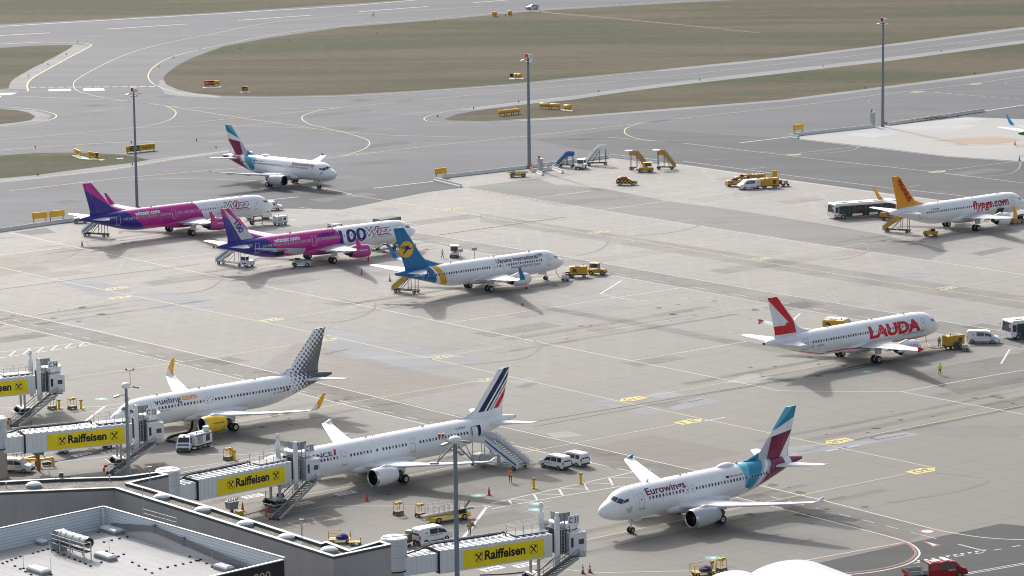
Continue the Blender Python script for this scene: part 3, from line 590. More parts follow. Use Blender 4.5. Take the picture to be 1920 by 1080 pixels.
def airfoil(n=9, t=.12):
    up = []; 
    for i in range(n + 1):
        x = (1 - math.cos(math.pi * i / n)) / 2
        y = 5 * t * (.2969 * math.sqrt(x) - .126 * x - .3516 * x**2 + .2843 * x**3 - .1036 * x**4)
        up.append((x, y))
    return [(x, y * 1.15) for x, y in up] + [(x, -y * .85) for x, y in reversed(up[1:-1])]
def aircraft(name, label, spec, loc, rz):
    kind = spec['kind']; bj = kind == 'b'
    mgx = {'s': 16.11, 'm': 17.71, 'l': 21.97, 'b': 19.2}[kind]; ngx = 4.0 if bj else 5.07
    f = {'s': -1.6, 'm': 0, 'l': 4.26, 'b': 1.0}[kind]; e = {'s': -3.73, 'm': 0, 'l': 6.93, 'b': -.45}[kind]
    tab = fus_table(kind); L = tab[-1][0]; side = spec['side']     # +1: the left flank faces the terminal
    root = thing(name, label, spec.get('cat', 'airliner'), loc, rz, spec.get('group'))
    X = lambda xa: mgx - xa
    def sec(xa): return interp(tab, xa)
    def S(xa, s, sd=side, off=.012):
        """skin point: s = arc height above the mid line"""
        tp, bt, hw = sec(xa); zc = (tp + bt) / 2; rz_ = (tp - bt) / 2
        zt = (5.85 + 1.71) / 2 if not bj else 3.365; rf = 2.02 if not bj else 1.95
        a = s / rf
        zz = zt + rf * math.sin(a); q = max(-1, min(1, (zz - zc) / (rz_ + off))); a = math.asin(q)
        return Vector((X(xa), sd * (hw + off) * math.cos(a), zc + (rz_ + off) * math.sin(a)))
    # fuselage ------------------------------------------------------------
    xs = [0, .03, .08, .15, .25, .4, .6, .85, 1.1, 1.4, 1.7, 2, 2.3, 2.6, 2.9, 3.3, 3.8, 4.3, 5, 5.8, 7]
    x = 8.5
    while x < L - 13: xs.append(x); x += 1.5
    while x < L - .6: xs.append(x); x += .7
    xs += [L - .3, L]
    mb = MB(); N = 40; rings = []
    for xa in xs:
        tp, bt, hw = sec(xa); zc = (tp + bt) / 2; rr = (tp - bt) / 2
        rings.append([(X(xa), hw * math.sin(2*math.pi*k/N), zc + rr * math.cos(2*math.pi*k/N)) for k in range(N)])
    mb.loft(rings, 0, True, True)
    tp, bt, hw = sec(L); mb.cyl((X(L) - .05, 0, (tp + bt) / 2), hw * .8, .16, 14, 1, 'x')
    # belly fairing
    r2 = []
    b0, b1 = (11.2 + f, 22.3 + f) if not bj else (12.2, 22.6)
    for i in range(17):
        t = i / 16; xa = b0 + (b1 - b0) * t; k = math.sin(math.pi * min(1, max(0, t))) ** .45 if 0 < t < 1 else .02
        zc, hw, hh = 2.25 - (.2 if bj else 0), (2.1 if not bj else 1.95) * (.55 + .45 * k), .12 + .92 * k
        r2.append([(X(xa), hw * math.copysign(abs(math.cos(a)) ** .7, math.cos(a)), zc + hh * math.copysign(abs(math.sin(a)) ** .8, math.sin(a)) ) for a in [2*math.pi*j/24 for j in range(24)]])
    mb.loft(r2, 2, True, True)
    fmat = livery(name + '_fuselage_paint', spec.get('base', PWHITE), spec.get('fus', []), mgx, dots=spec.get('dots'))
    mb.obj('fuselage', [fmat, ENGDARK, spec.get('bellymat', fmat)], root)
    # roof bits
    for xa, h in ((7.5, .35), (14.5 + f, .28), (24 + f, .3)):
        MB().loft([[(X(xa + a), y, interp(tab, xa)[0] - .03 + (0 if k == 0 else h)) for a, y in (((0, 0), (.25, .035), (.5, 0), (.25, -.035)) if k == 0 else ((.25, 0), (.36, .012), (.5, 0), (.36, -.012)))] for k in (0, 1)], 0, True, False).obj('antenna', WHITE, root)
    MB().cyl((X(15.9 + f), 0, 5.92 if not bj else 5.45), .07, .12, 8, 0).obj('beacon', RUBY, root)
    if spec.get('radome'):
        mb = MB(); xr = spec['radome']
        mb.loft([[(X(xr + 3.0 * (i / 10) - 0), .62 * math.sin(math.pi * min(.98, max(.02, i / 10))) ** .6 * math.cos(a), 5.82 + .42 * math.sin(math.pi * min(.98, max(.02, i / 10))) ** .7 * math.sin(a)) for a in [2*math.pi*j/14 for j in range(14)]] for i in range(11)], 0, True, True)
        mb.obj('antenna_radome', WHITE, root)
    # wings ---------------------------------------------------------------
    def wing(sd):
        mb = MB(); z0 = 2.55 if not bj else 2.2
        st = ([(1.4, 12.75, 7.0, 0, .15), (3.0, 13.6, 5.95, .0, .14), (6.35, 15.35, 3.85, .30, .12), (11.5, 18.05, 2.75, .92, .115), (16.2, 20.5, 1.75, 1.58, .11), (16.75, 20.85, 1.6, 1.70, .11)] if not bj else
              [(1.3, 12.6, 7.6, 0, .15), (2.6, 13.6, 6.3, .05, .14), (5.3, 15.3, 4.2, .32, .12), (10.5, 18.4, 2.75, 1.0, .115), (15.6, 21.2, 1.75, 1.75, .11), (16.5, 21.8, 1.5, 1.9, .11)])
        rg = []
        for y, xl, c, dz, th in st:
            rg.append([(X(xl + f + c * a), sd * y, z0 + dz + c * b - .015 * a * c) for a, b in airfoil(9, th)])
        mb.loft(rg, 0, True, True)
        mb.obj('wing', spec.get('wingmat', WING), root)
        wo = bpy.context.scene.collection.objects[-1]
        y, xl, c, dz, th = st[-1]; zt = z0 + dz
        mb = MB()
        if spec.get('tip') == 'fence':
            pl = [(xl + f + .2, 0), (xl + f + 1.3, .45), (xl + f + 1.6, .46), (xl + f + 1.48, 0), (xl + f + 1.6, -.32), (xl + f + 1.3, -.3)]
            mb.prism([(X(a), zt + b) for a, b in pl], sd * y - .03, sd * y + .05, 'y')
        else:
            q = 2.35 if not bj else 2.45
            rg = []
            for yy, xo, cc, zz, nrm in ((0, 0, c, 0, 0), (.35, .12, c * .93, .05, .2), (.7, .38, c * .82, .32, .7), (.9, .8, c * .66, .9, 1), (1.05, 1.35, c * .5, 1.65, 1), (1.18, 1.85, c * .32, q, 1)):
                rg.append([(X(xl + f + xo + cc * a), sd * (y + yy - cc * b * nrm), zt + zz + cc * b * (1 - nrm)) for a, b in airfoil(7, .09)])
            mb.loft(rg, 0, True, True)
        mb.obj('winglet', livery(name + '_winglet_paint', spec.get('wlbase', PWHITE), spec.get('wl', []), mgx) if (spec.get('wlbase') or spec.get('wl')) and not (spec.get('tipfar') and sd != side) else spec.get('tipfar', WHITE), root)
        # canoe fairings, flap and spoiler lines
        for y in ((4.9, 8.4, 12.3) if not bj else (4.6, 7.9, 11.3)):
            for i in range(len(st) - 1):
                if st[i][0] <= y <= st[i+1][0]:
                    k = (y - st[i][0]) / (st[i+1][0] - st[i][0]); xl_ = st[i][1] + k * (st[i+1][1] - st[i][1]); c_ = st[i][2] + k * (st[i+1][2] - st[i][2]); dz_ = st[i][3] + k * (st[i+1][3] - st[i][3])
            mb = MB(); rg = []
            for j in range(7):
                t = j / 6; xx = xl_ + f + c_ * .5 + (c_ * .5 + .9) * t; rr = .2 * math.sin(math.pi * (.08 + .9 * t)) ** .7
                rg.append([(X(xx), sd * y + rr * math.cos(a), z0 + dz_ - .14 - .1 * t + rr * 1.2 * math.sin(a)) for a in [2*math.pi*m/8 for m in range(8)]])
            mb.loft(rg, 0, True, True); mb.obj('flap_fairing', spec.get('wingmat', WING), root)
        mb = MB()
        def top(y, fr, up=.012):
            for i in range(len(st) - 1):
                if st[i][0] <= y <= st[i+1][0] + 1e-6:
                    k = (y - st[i][0]) / (st[i+1][0] - st[i][0]); v = [st[i][j] + k * (st[i+1][j] - st[i][j]) for j in range(5)]
            x = fr; th = v[4]; yy = 5 * th * (.2969 * math.sqrt(x) - .126 * x - .3516 * x**2 + .2843 * x**3 - .1036 * x**4) * 1.15
            return Vector((X(v[1] + f + v[2] * x), sd * y, z0 + v[3] + v[2] * yy - .015 * x * v[2] + up))
        def strip(y0, y1, f0, f1, w):
            n = 8; a = [top(y0 + (y1 - y0) * i / n, f0 + (f1 - f0) * i / n) for i in range(n + 1)]; b = [p + Vector((w, 0, 0)) for p in a]
            mb.add([q for pr in zip(a, b) for q in pr], [(2*i, 2*i+1, 2*i+3, 2*i+2) for i in range(n)])
        strip(2.4, 16.2, .14, .16, .05); strip(6.4, 12.8, .72, .70, .06); strip(2.4, 6.3, .82, .70, .06); strip(12.9, 16, .70, .70, .05)
        mb.obj('flap_lines', OUTL, root, fix=False)
        # engine
        ey = 5.75 if not bj else 4.83; ex = (11.1 + f) if not bj else 12.3; ez = 1.95 if not bj else 1.75; er = 1.16 if not bj else 1.06; el = spec.get('englen', 3.9)
        mb = MB(); yy = sd * ey
        def ring(xa, r, fl=0): return [(X(xa), yy + r * math.cos(a), ez + r * math.sin(a) * (1 if math.sin(a) > 0 or not fl else fl)) for a in [2*math.pi*j/28 for j in range(28)]]
        fl = .93 if bj else 0
        prof = [(ex + .0, er * .86), (ex - .02, er * .90), (ex + .06, er * .95)]
        mb.loft([ring(a, r, fl) for a, r in [(ex + .12, er * .82), (ex + .05, er * .84)] + prof + [(ex + .3, er * .99)]], 1, False, True); mb.loft([ring(a, r, fl) for a, r in [(ex + .75, er * .77), (ex + .3, er * .79), (ex + .12, er * .82)]], 2, False, True)  # inlet lining shares the fan's dark colour, so the deep intake reads black
        mb.loft([ring(a, r, fl) for a, r in [(ex + .3, er * .992), (ex + .9, er * 1.045), (ex + 1.7, er * 1.05), (ex + 2.6, er * 1.0), (ex + el * .86, er * .88), (ex + el, er * .74)]], 0, False, True)
        mb.loft([ring(a, r, fl) for a, r in [(ex + el, er * .74), (ex + el - .5, er * .72)]], 3, False, True)
        mb.add(ring(ex + .75, er * .765, fl), [tuple(range(28))], 2)
        mb.loft([ring(ex + .35, .02), ring(ex + .5, .16), ring(ex + .75, .30)], 3, True, True)
        mb.loft([ring(ex + el - .6, er * .60), ring(ex + el + .3, er * .50), ring(ex + el + .95, er * .36)], 3, True, True)
        mb.loft([ring(ex + el + .9, er * .24), ring(ex + el + 1.45, er * .05)], 3, True, True)
        mb.obj('engine', [spec.get('engmat', WINGW), LIP, INTAKEM, ENGDARK], root)
        if spec.get('engtext') and sd == side:
            tx, tc, hh, wdt, xo = spec['engtext']; mb = MB(); vs, fs = text_mesh(tx, hh, .02, width=wdt)
            q = []
            for x_, y_ in vs:
                xa = ex + xo + (x_ if sd > 0 else (wdt - x_)); a = (y_ + .2) / er; xr = er * 1.06
                q.append((X(xa), sd * (ey + xr * math.cos(a)), ez + xr * math.sin(a)))
            mb.add(q, fs); mb.obj('lettering', tc, root, fix=False)
        mb = MB()
        px0, px1 = ex + .7, ex + el + 1.6
        for_rings = []
        for t, zt_, zb, w in ((0, ez + er * .98, ez + er * .9, .06), (.3, ez + er * 1.2, ez + er * .8, .22), (.65, z0 + .42, ez + er * .5, .24), (1, z0 + .1, z0 - .35, .08)):
            xa = px0 + (px1 - px0) * t; for_rings.append([(X(xa), yy - w, zb), (X(xa), yy + w, zb), (X(xa), yy + w * .6, zt_), (X(xa), yy - w * .6, zt_)])
        mb.loft(for_rings, 0, True, False); mb.obj('pylon', WINGW if not spec.get('pylonmat') else spec['pylonmat'], root)
    wing(1); wing(-1)
    # tail surfaces ---------------------------------------------------------
    for sd in (1, -1):
        mb = MB(); rg = []
        for y, xl, c, z in (((.55, 31.3, 4.3, 4.75), (1.4, 31.9, 3.75, 4.83), (6.3, 35.0, 1.35, 5.28)) if not bj else ((.5, 31.2, 4.6, 4.72), (1.4, 32.0, 4.0, 4.82), (7.1, 36.6, 1.3, 5.5))):
            rg.append([(X(xl + e + c * a), sd * y, z + c * b) for a, b in airfoil(7, .10)])
        mb.loft(rg, 0, True, True); mb.obj('tailplane', spec.get('stabmat', WINGW), root)
    mb = MB(); rg = []
    if not bj: FS = [(5.25, 28.9, 6.6), (6.05, 29.75, 5.6), (6.6, 30.35, 5.05), (11.35, 34.55, 2.15), (11.72, 34.95, 1.85)]
    else: FS = [(4.9, 28.7, 6.9), (6.0, 30.6, 5.2), (7.2, 31.9, 4.4), (12.2, 35.55, 2.35), (12.55, 35.95, 2.0)]
    if spec.get('finshift'): FS = [(z, xl + spec['finshift'], c) for z, xl, c in FS]
    for z, xl, c in FS:
        rg.append([(X(xl + e + c * a), c * b, z) for a, b in airfoil(8, .10)])
    mb.loft(rg, 0, True, True)
    dz0 = 5.8 if not bj else 5.35
    mb.loft([[(X(x_ + e + spec.get('finshift', 0)), -w, dz0 - .15), (X(x_ + e), w, dz0 - .15), (X(x_ + e), w * .2, zt)] and [(X(x_ + e + spec.get('finshift', 0)), w, dz0 - .15), (X(x_ + e + spec.get('finshift', 0)), 0, zt), (X(x_ + e + spec.get('finshift', 0)), -w, dz0 - .15)] for x_, zt, w in ((26.9, dz0 + .02, .02), (28.3, dz0 + .2, .08), (30.2, dz0 + .85, .14), (31, dz0 + 1.2 if bj else dz0 + .9, .2))], 0, True, True)
    fin = mb.obj('fin', livery(name + '_fin_paint', spec.get('finbase', PWHITE), spec.get('fin', []), mgx, dots=spec.get('findots')), root)
    mb = MB()                        # rudder hinge line
    for sd in (1, -1):
        a = [(X(FS[i][1] + e + FS[i][2] * .70), sd * (FS[i][2] * .052 + .012), FS[i][0]) for i in range(1, 5)]
        mb.add([q for p in a for q in (p, (p[0] - .035, p[1], p[2]))], [(2*i, 2*i+1, 2*i+3, 2*i+2) for i in range(3)])
    mb.obj('rudder_line', OUTL, root, fix=False)
    # landing gear -------------------------------------------------------------
    def gear(xa, y, r, w, gap, top, nm, rake=0):
        mb = MB(); mb.tube([(X(xa), y, r), (X(xa) + rake, y, top)], .13 if r > .45 else .09, 10)
        mb.tube([(X(xa) - .5, y, top - .2), (X(xa), y, r + .5)], .05, 6); mb.tube([(X(xa), y - gap, r), (X(xa), y + gap, r)], .08, 8)
        if r > .45: mb.box((X(xa) + .35, y + math.copysign(.25, y), (top + r) / 2 + .45), (1.1, .04, top - r - .5), 0, 1)
        else:
            for s_ in (-1, 1): mb.box((X(xa) - .7, s_ * .32, top - .3), (1.3, .03, .55), 0, 1)
            mb.cyl((X(xa) + .16, 0, top - .75), .09, .08, 8, 1, 'x')
        g = mb.obj(nm, [TITAN, WHITE if not spec.get('gearmat') else spec['gearmat']], root)
        for s_ in (-1, 1):
            wb = MB(); n = 20
            c = Vector((X(xa), y + s_ * gap, r))
            def rg_(k, q): return [c + Vector((q * math.cos(2*math.pi*j/n), k, q * math.sin(2*math.pi*j/n))) for j in range(n)]
            wb.loft([rg_(-w/2, r*.55), rg_(-w/2, r*.9), rg_(-w*.3, r), rg_(w*.3, r), rg_(w/2, r*.9), rg_(w/2, r*.55)], 0, True, True)
            wb.cyl(c, r * .5, w * 1.04, 14, 1, 'y'); wb.cyl(c, r * .16, w * 1.1, 8, 0, 'y')
            wb.obj('wheel', [BLACK, STEEL if r < .45 else OFFW], g)
    gear(ngx, 0, .38 if not bj else .34, .22, .26, 1.95 if not bj else 1.6, 'nose_gear')
    for s_ in (1, -1): gear(mgx, s_ * (3.8 if not bj else 2.86), .585 if not bj else .56, .42, .46, 2.6 if not bj else 2.25, 'main_gear', -.0)
    # cockpit glazing -----------------------------------------------------------
    def AP(xa, a, sd, off=.015):
        tp, bt, hw = sec(xa); a = R(a); return Vector((X(xa), sd * (hw + off) * math.cos(a), (tp + bt) / 2 + ((tp - bt) / 2 + off) * math.sin(a)))
    for sd in (1, -1):
        panes = ([((1.72, 86), (2.18, 86), (2.32, 56), (1.80, 52)), ((1.84, 48), (2.38, 54), (2.78, 34), (2.28, 25)), ((2.40, 24), (2.86, 34), (3.36, 34), (3.30, 22))] if not bj else
                 [((1.75, 86), (2.2, 86), (2.3, 58), (1.8, 54)), ((1.85, 50), (2.36, 56), (2.75, 36), (2.3, 28)), ((2.4, 27), (2.82, 37), (3.2, 36), (3.1, 26))])
        for pn in panes:
            mb = MB(); n = 5; g = []
            for i in range(n + 1):
                for j in range(n + 1):
                    u, v = i / n, j / n
                    p = [(1-u)*(1-v)*pn[0][k] + (1-u)*v*pn[1][k] + u*v*pn[2][k] + u*(1-v)*pn[3][k] for k in (0, 1)]
                    g.append(AP(p[0], p[1], sd))
            mb.add(g, [(i*(n+1)+j, i*(n+1)+j+1, (i+1)*(n+1)+j+1, (i+1)*(n+1)+j) for i in range(n) for j in range(n)], 0, True)
            mb.obj('cockpit_window', RGLASS, root, fix=False)
    # cabin windows and doors on the flank that shows -----------------------------
    wz = (.62 if not bj else .62)
    ww, wh = (.25, .36) if not bj else (.27, .38)
    def skin_patch(mb, x0, x1, s0, s1, off, m=0, n=4, sd=side):
        g = [S(x0 + (x1 - x0) * i / 2, s0 + (s1 - s0) * j / n, sd, off) for i in range(3) for j in range(n + 1)]
        mb.add(g, [(i*(n+1)+j, i*(n+1)+j+1, (i+1)*(n+1)+j+1, (i+1)*(n+1)+j) for i in range(2) for j in range(n)], m, True)
    wins = spec['windows']; wm = {}; wc = 0
    for a, b in wins:
        n = max(1, round((b - a) / .533))
        for i in range(n):
            xa = a + (b - a) * (i + .5) / n
            wc += 1; bl_ = (wc * 7919 + int(L * 13)) % 7 in (0, 3); mid = 7 < xa < L - 14.5
            if not mid or bl_ not in wm:
                mb = MB(); c = S(xa, wz, side, 0)
                o8 = lambda kx, kz, off: [S(xa + kx * ww/2 * cx, wz + kz * wh/2 * cz, side, off) - (c if True else 0) for cx, cz in ((-1, -.55), (-.55, -1), (.55, -1), (1, -.55), (1, .55), (.55, 1), (-.55, 1), (-1, .55))]
                mb.add(o8(1.3, 1.22, .010), [tuple(range(8))], 1); mb.add(o8(1, 1, .016), [tuple(range(8))], 0)
                me = mb.mesh('window', [BLIND if bl_ else spec.get('panemat', PANEW), spec.get('winframe', FRAMEW)], False)
                if mid: wm[bl_] = me
                link(me, 'window', root, c)
            else: link(wm[bl_], 'window', root, S(xa, wz, side, 0))
    for d in spec['doors']:
        xa, big = d[0], d[1]; om = d[2] if len(d) > 2 else spec.get('doorline', OUTL)
        w_, s0, s1 = (.82, -.45, 1.38) if big else (.5, .22, 1.15)
        mb = MB(); q = .045
        skin_patch(mb, xa, xa + w_, s0, s0 + q, .014, 0); skin_patch(mb, xa, xa + w_, s1 - q, s1, .014, 0)
        skin_patch(mb, xa, xa + q, s0, s1, .013, 0, 8); skin_patch(mb, xa + w_ - q, xa + w_, s0, s1, .013, 0, 8)
        if big: skin_patch(mb, xa - .06, xa + w_ + .06, s0 - .12, s0 - .05, .02, 2)
        skin_patch(mb, xa + w_ * .4, xa + w_ * .6, wz - .1, wz + .1, .016, 1)
        mb.obj('door', [om, PANEW, spec.get('sillmat', STEEL)], root, fix=False)
    # cargo panels
    # lettering -----------------------------------------------------------------
    def decal(vs, fs, x0, s0, mat, nm='lettering', off=.018, sd=side, flipx=None):
        """flat artwork wrapped on the flank. reading direction: left flank reads towards the tail"""
        bm = bmesh.new(); q = [bm.verts.new((x, y, 0)) for x, y in vs]
        for f_ in fs:
            try: bm.faces.new([q[i] for i in f_])
            except ValueError: pass
        y0 = min(v[1] for v in vs); y1 = max(v[1] for v in vs)
        k = y0 + .22
        while k < y1:
            bmesh.ops.bisect_plane(bm, geom=bm.verts[:] + bm.edges[:] + bm.faces[:], plane_co=(0, k, 0), plane_no=(0, 1, 0)); k += .22
        for v in bm.verts:
            xa = x0 + v.co.x if sd > 0 else x0 - v.co.x
            v.co = S(xa, s0 + v.co.y, sd, off)
        me = bpy.data.meshes.new(nm); bm.to_mesh(me); bm.free(); me.materials.append(mat); return link(me, nm, root)
    root_api = dict(S=S, X=X, decal=decal, skin_patch=skin_patch, side=side, mgx=mgx, L=L, e=e, f=f)
    for tx, x0, s0, h, w_, mat, bold, shear, off in spec.get('text', []):
        vs, fs = text_mesh(tx, h, bold, shear, w_); decal(vs, fs, x0, s0, mat, off=off)
    for vs, x0, s0, mat, off in spec.get('art', []):
        tri = geometry.tessellate_polygon([[Vector((p[0], p[1], 0)) for p in vs]]); decal(vs, [tuple(t) for t in tri], x0, s0, mat, 'emblem', off)
    # flat artwork on the fin (a plane just proud of its skin)
    def fin_art(vs, fs, x0, z0, ang, mat, nm='emblem', off=.03):
        ca, sa = math.cos(ang), math.sin(ang); out = []
        for x, y in vs:
            dx, dz = x * ca - y * sa, x * sa + y * ca
            xa = x0 + (dx if side > 0 else -dx); z = z0 + dz
            i = min(range(len(FS)), key=lambda k: abs(FS[k][0] - z)); 
            lo = [k for k in range(len(FS) - 1) if FS[k][0] <= z <= FS[k+1][0]] or [len(FS) - 2]; k = lo[0]; t = (z - FS[k][0]) / (FS[k+1][0] - FS[k][0])
            xl = FS[k][1] + e + t * (FS[k+1][1] - FS[k][1]); c = FS[k][2] + t * (FS[k+1][2] - FS[k][2]); u = min(.99, max(.02, (xa - xl) / c))
            yy = 5 * .10 * (.2969 * math.sqrt(u) - .126 * u - .3516 * u**2 + .2843 * u**3 - .1036 * u**4) * 1.15 * c
            out.append((X(xa), side * (yy + off), z))
        mb = MB(); mb.add(out, fs); return mb.obj(nm, mat, root, fix=False)
    root_api['fin_art'] = fin_art
    return root, root_api
def polyfs(vs): return [tuple(t) for t in geometry.tessellate_polygon([[Vector((p[0], p[1], 0)) for p in vs]])]
def subdiv(vs, n=3):
    out = []
    for i in range(len(vs)):
        a, b = vs[i], vs[(i+1) % len(vs)]
        for j in range(n): out.append((a[0] + (b[0]-a[0])*j/n, a[1] + (b[1]-a[1])*j/n))
    return out

def rgb(h):
    c = [int(h[i:i+2], 16) / 255 for i in (0, 2, 4)]
    return tuple(x / 12.92 if x < .04045 else ((x + .055) / 1.055) ** 2.4 for x in c)
TEAL, TEAL2, PLUM, SILV = rgb('0f86a8'), rgb('5fb6cb'), rgb('7a1440'), rgb('b8bbc2')
PINK, INDIG, WSIL = rgb('b8288a'), rgb('2d2a86'), rgb('c3c6ca')
UBLU, UYEL = rgb('0a6a9e'), rgb('d9a62a')
VGR = rgb('666a70'); AFB, AFR = rgb('14224f'), rgb('cf1f36'); LRED = rgb('cf1d2e'); PORG = rgb('e39a10')
mt = lambda n, c, r=.4: pm(n, c, r, var=.06)
M_PLUM, M_GR, M_YO = mt('plum_lettering', PLUM), mt('charcoal_lettering', rgb('4a4c50')), mt('amber_lettering', rgb('e9a70f'))
M_WHITE, M_NAVY, M_RED, M_IND, M_PINK = mt('white_lettering', (.82, .82, .82)), mt('navy_lettering', AFB), mt('red_lettering', LRED), mt('indigo_lettering', rgb('2b2a7c')), mt('dark_pink_lettering', rgb('8e2f60'))
M_UB, M_UY, M_DRED, M_BLK = mt('blue_emblem', rgb('17345e')), mt('gold_emblem', rgb('e0ad32')), mt('crimson_lettering', rgb('b3202c')), mt('black_lettering', (.03, .03, .035))
M_TEAL = mt('teal_emblem', TEAL); M_SKYB = mt('sky_blue_emblem', rgb('2c6fb5'))

def find_fit(n): return FIT[n]
FIT = {'A': (22.29, 408.05, -139.6), 'B': (-41.2, 467.3, -139.9), 'C': (-16.8, 432.88, -138.6), 'D': (52.37, 511.84, 40.0), 'E': (-5.74, 581.54, 40.0), 'F': (-63.64, 652.63, 39.6), 'G': (-34.82, 615.87, 39.8), 'H': (85.64, 645.89, 39.7), 'I': (-48.52, 721.92, -41.53)}
def plc(n): x, y, a = FIT[n]; return (x, y, 0), R(a)

# white, teal and plum twins -----------------------------------------------------
def euro_spec(side, txtside):
    e = -3.73
    # fin: teal tip, white, plum blade; rear fuselage: pale teal, teal, silver, plum
    fus = [(TEAL, [('h', 1, 0, -22.3)]), (TEAL2, [('h', 1, 0, -22.3), ('h', -1, .55, 20.6)]), (PWHITE, [('e', 21.4, .7, 3.2, 2.6)]),
           (SILV, [('h', 1, -1.0, -20.6)]), (PWHITE, [('h', 1, -1.0, -21.1)]), (SILV, [('h', 1, -1.0, -21.6)]), (PLUM, [('h', 1, -1.0, -22.15)]), (PWHITE, [('h', 1, -.2, -29.1)]), (SILV, [('h', 1, -.25, -28.9), ('h', 0, -1, 4.7)]), (PLUM, [('h', 1, .12, -32.05)])]
    fin = [(TEAL, [('h', -.33, 1, .45)]), (TEAL2, [('h', -.33, 1, .45), ('h', -1, 1.35, 16.7)]), (SILV, [('h', -1, .39, 25.32), ('h', 0, -1, 8.3)]), (PLUM, [('h', 1, -.39, -25.32), ('h', -1, .75, 25.7), ('h', .11, -1, 5.25)]), (TEAL, [('h', 0, -1, 6.9), ('h', -1, .3, 24.5)])]
    return dict(tipfar=M_TEAL, kind='s', side=side, tip='fence', fus=fus, fin=fin, radome=21.0 + e + 2.0, windows=[(6.2, 12.2), (13.9, 27.0)], doors=[(4.75, 1), (26.9, 1), (12.35, 0), (13.25, 0)],
                engmat=mt('pale_grey_nacelle', (.47, .49, .52)), englen=4.3, wlbase=PWHITE, wingmat=WINGW)
sp = euro_spec(1, 1)
sp['text'] = [('Eurowings', 6.1, 1.0, .95, 6.4, M_PLUM, .02, 0, .02), ('OE-LYW', 20.6, 1.05, .26, 1.6, M_BLK, .01, 0, .02)]
sp['art'] = [([(0, 0), (.5, 0), (.5, .3), (0, .3)], 19.3, 1.05, M_NAVY, .02), ([(0, 0), (.5, 0), (.5, .1), (0, .1)], 19.95, 1.05, M_RED, .02), ([(0, 0), (.5, 0), (.5, .1), (0, .1)], 19.95, 1.25, M_RED, .02)] + \
    [([(0, 0), (.42, .16), (.5, .28), (.08, .12)], 2.75 + k * .02 + k * .16, -.35 - k * .22, m, .02) for k, m in ((0, M_TEAL), (1, M_PLUM), (2, M_PLUM))] + [([(0, 0), (.38, .14), (.46, .26), (.08, .12)], 3.25 + k * .05, -.22 - k * .22, m, .02) for k, m in ((0, M_TEAL), (1, M_PLUM))]
aircraft('short_airliner', 'white short airliner with teal and plum tail in the near foreground', sp, *plc('A'))
sp = euro_spec(-1, -1)
sp['text'] = [('Eurowings', 11.3, 1.0, .95, 6.3, M_PLUM, .02, 0, .02), ('D-AKNN', 21.4, 1.05, .26, 1.5, M_BLK, .01, 0, .02)]
sp['art'] = [([(0, 0), (.5, 0), (.5, .3), (0, .3)], 22.9, 1.05, M_NAVY, .02), ([(0, 0), (.5, 0), (.5, .3), (0, .3)], 22.2, 1.05, M_DRED, .02)] + [([(0, 0), (.42, .16), (.5, .28), (.08, .12)], 3.2 - k * .16, -.45 + k * .16, m, .02) for k, m in ((0, M_TEAL), (1, M_PLUM), (2, M_PLUM))]
aircraft('short_airliner', 'white short airliner with teal and plum tail alone on the far taxiway', sp, *plc('I'))

# white twin with grey dotted tail -------------------------------------------------
M_VEN = livery('yellow_nacelle_paint', rgb('f0c414'), [], 17.71)
sp = dict(kind='m', side=1, tip='sharklet', windows=[(6.6, 14.5), (16.0, 29.3)], doors=[(4.9, 1), (30.0, 1), (14.6, 0), (15.45, 0)], wingmat=WINGW,
    fus=[(VGR, [('h', 1, 0, -35.3), ('h', 0, 1, -4.6)])], dots=(.80, .145, .0, -4.08, rgb('505459')), finbase=PWHITE,
    fin=[], findots=(.80, .19, -.171, -4.40, VGR), engmat=M_VEN, wlbase=PWHITE, wl=[(rgb('eeae12'), [('h', 1, .3, -23.45)])], englen=3.7)
sp['text'] = [('vueling', 6.35, 1.12, .95, 4.35, M_GR, .012, 0, .02), ('com', 10.9, 1.22, .95, 2.45, M_YO, .03, 0, .02), ('EC-MVN', 26.0, -.02, .26, 1.5, M_GR, 0, 0, .02), ('airbus a320', 6.6, .12, .16, 2.0, M_GR, 0, 0, .02)]
sp['text'][-1] = ('AIRBUS A320', 6.6, .1, .16, 2.0, M_GR, 0, 0, .02)
sp['art'] = [([(0, 0), (.45, 0), (.45, .3), (0, .3)], 27.8, .06, M_YO, .02), ([(0, 0), (.45, 0), (.45, .07), (0, .07)], 27.8, .3, M_RED, .021), ([(0, 0), (.45, 0), (.45, .07), (0, .07)], 27.8, .04, M_RED, .021), ([(0, 0), (.45, 0), (.45, .3), (0, .3)], 28.45, .1, M_NAVY, .02), ([(0, 0), (.16, .0), (.12, .14), (0, .14)], 11.0, 2.0, M_YO, .02)]
sp['engtext'] = ('vueling.com', M_GR, .26, 1.9, 1.0)
r, api = aircraft('airliner', 'white airliner with yellow engines and grey dotted tail at bridge C33', sp, *plc('B'))
vs = [(.17 * math.cos(a), .2 * math.sin(a)) for a in [2*math.pi*i/12 for i in range(12)]]; api['fin_art'](vs, [tuple(range(12))], 34.1, 9.55, 0, M_YO)

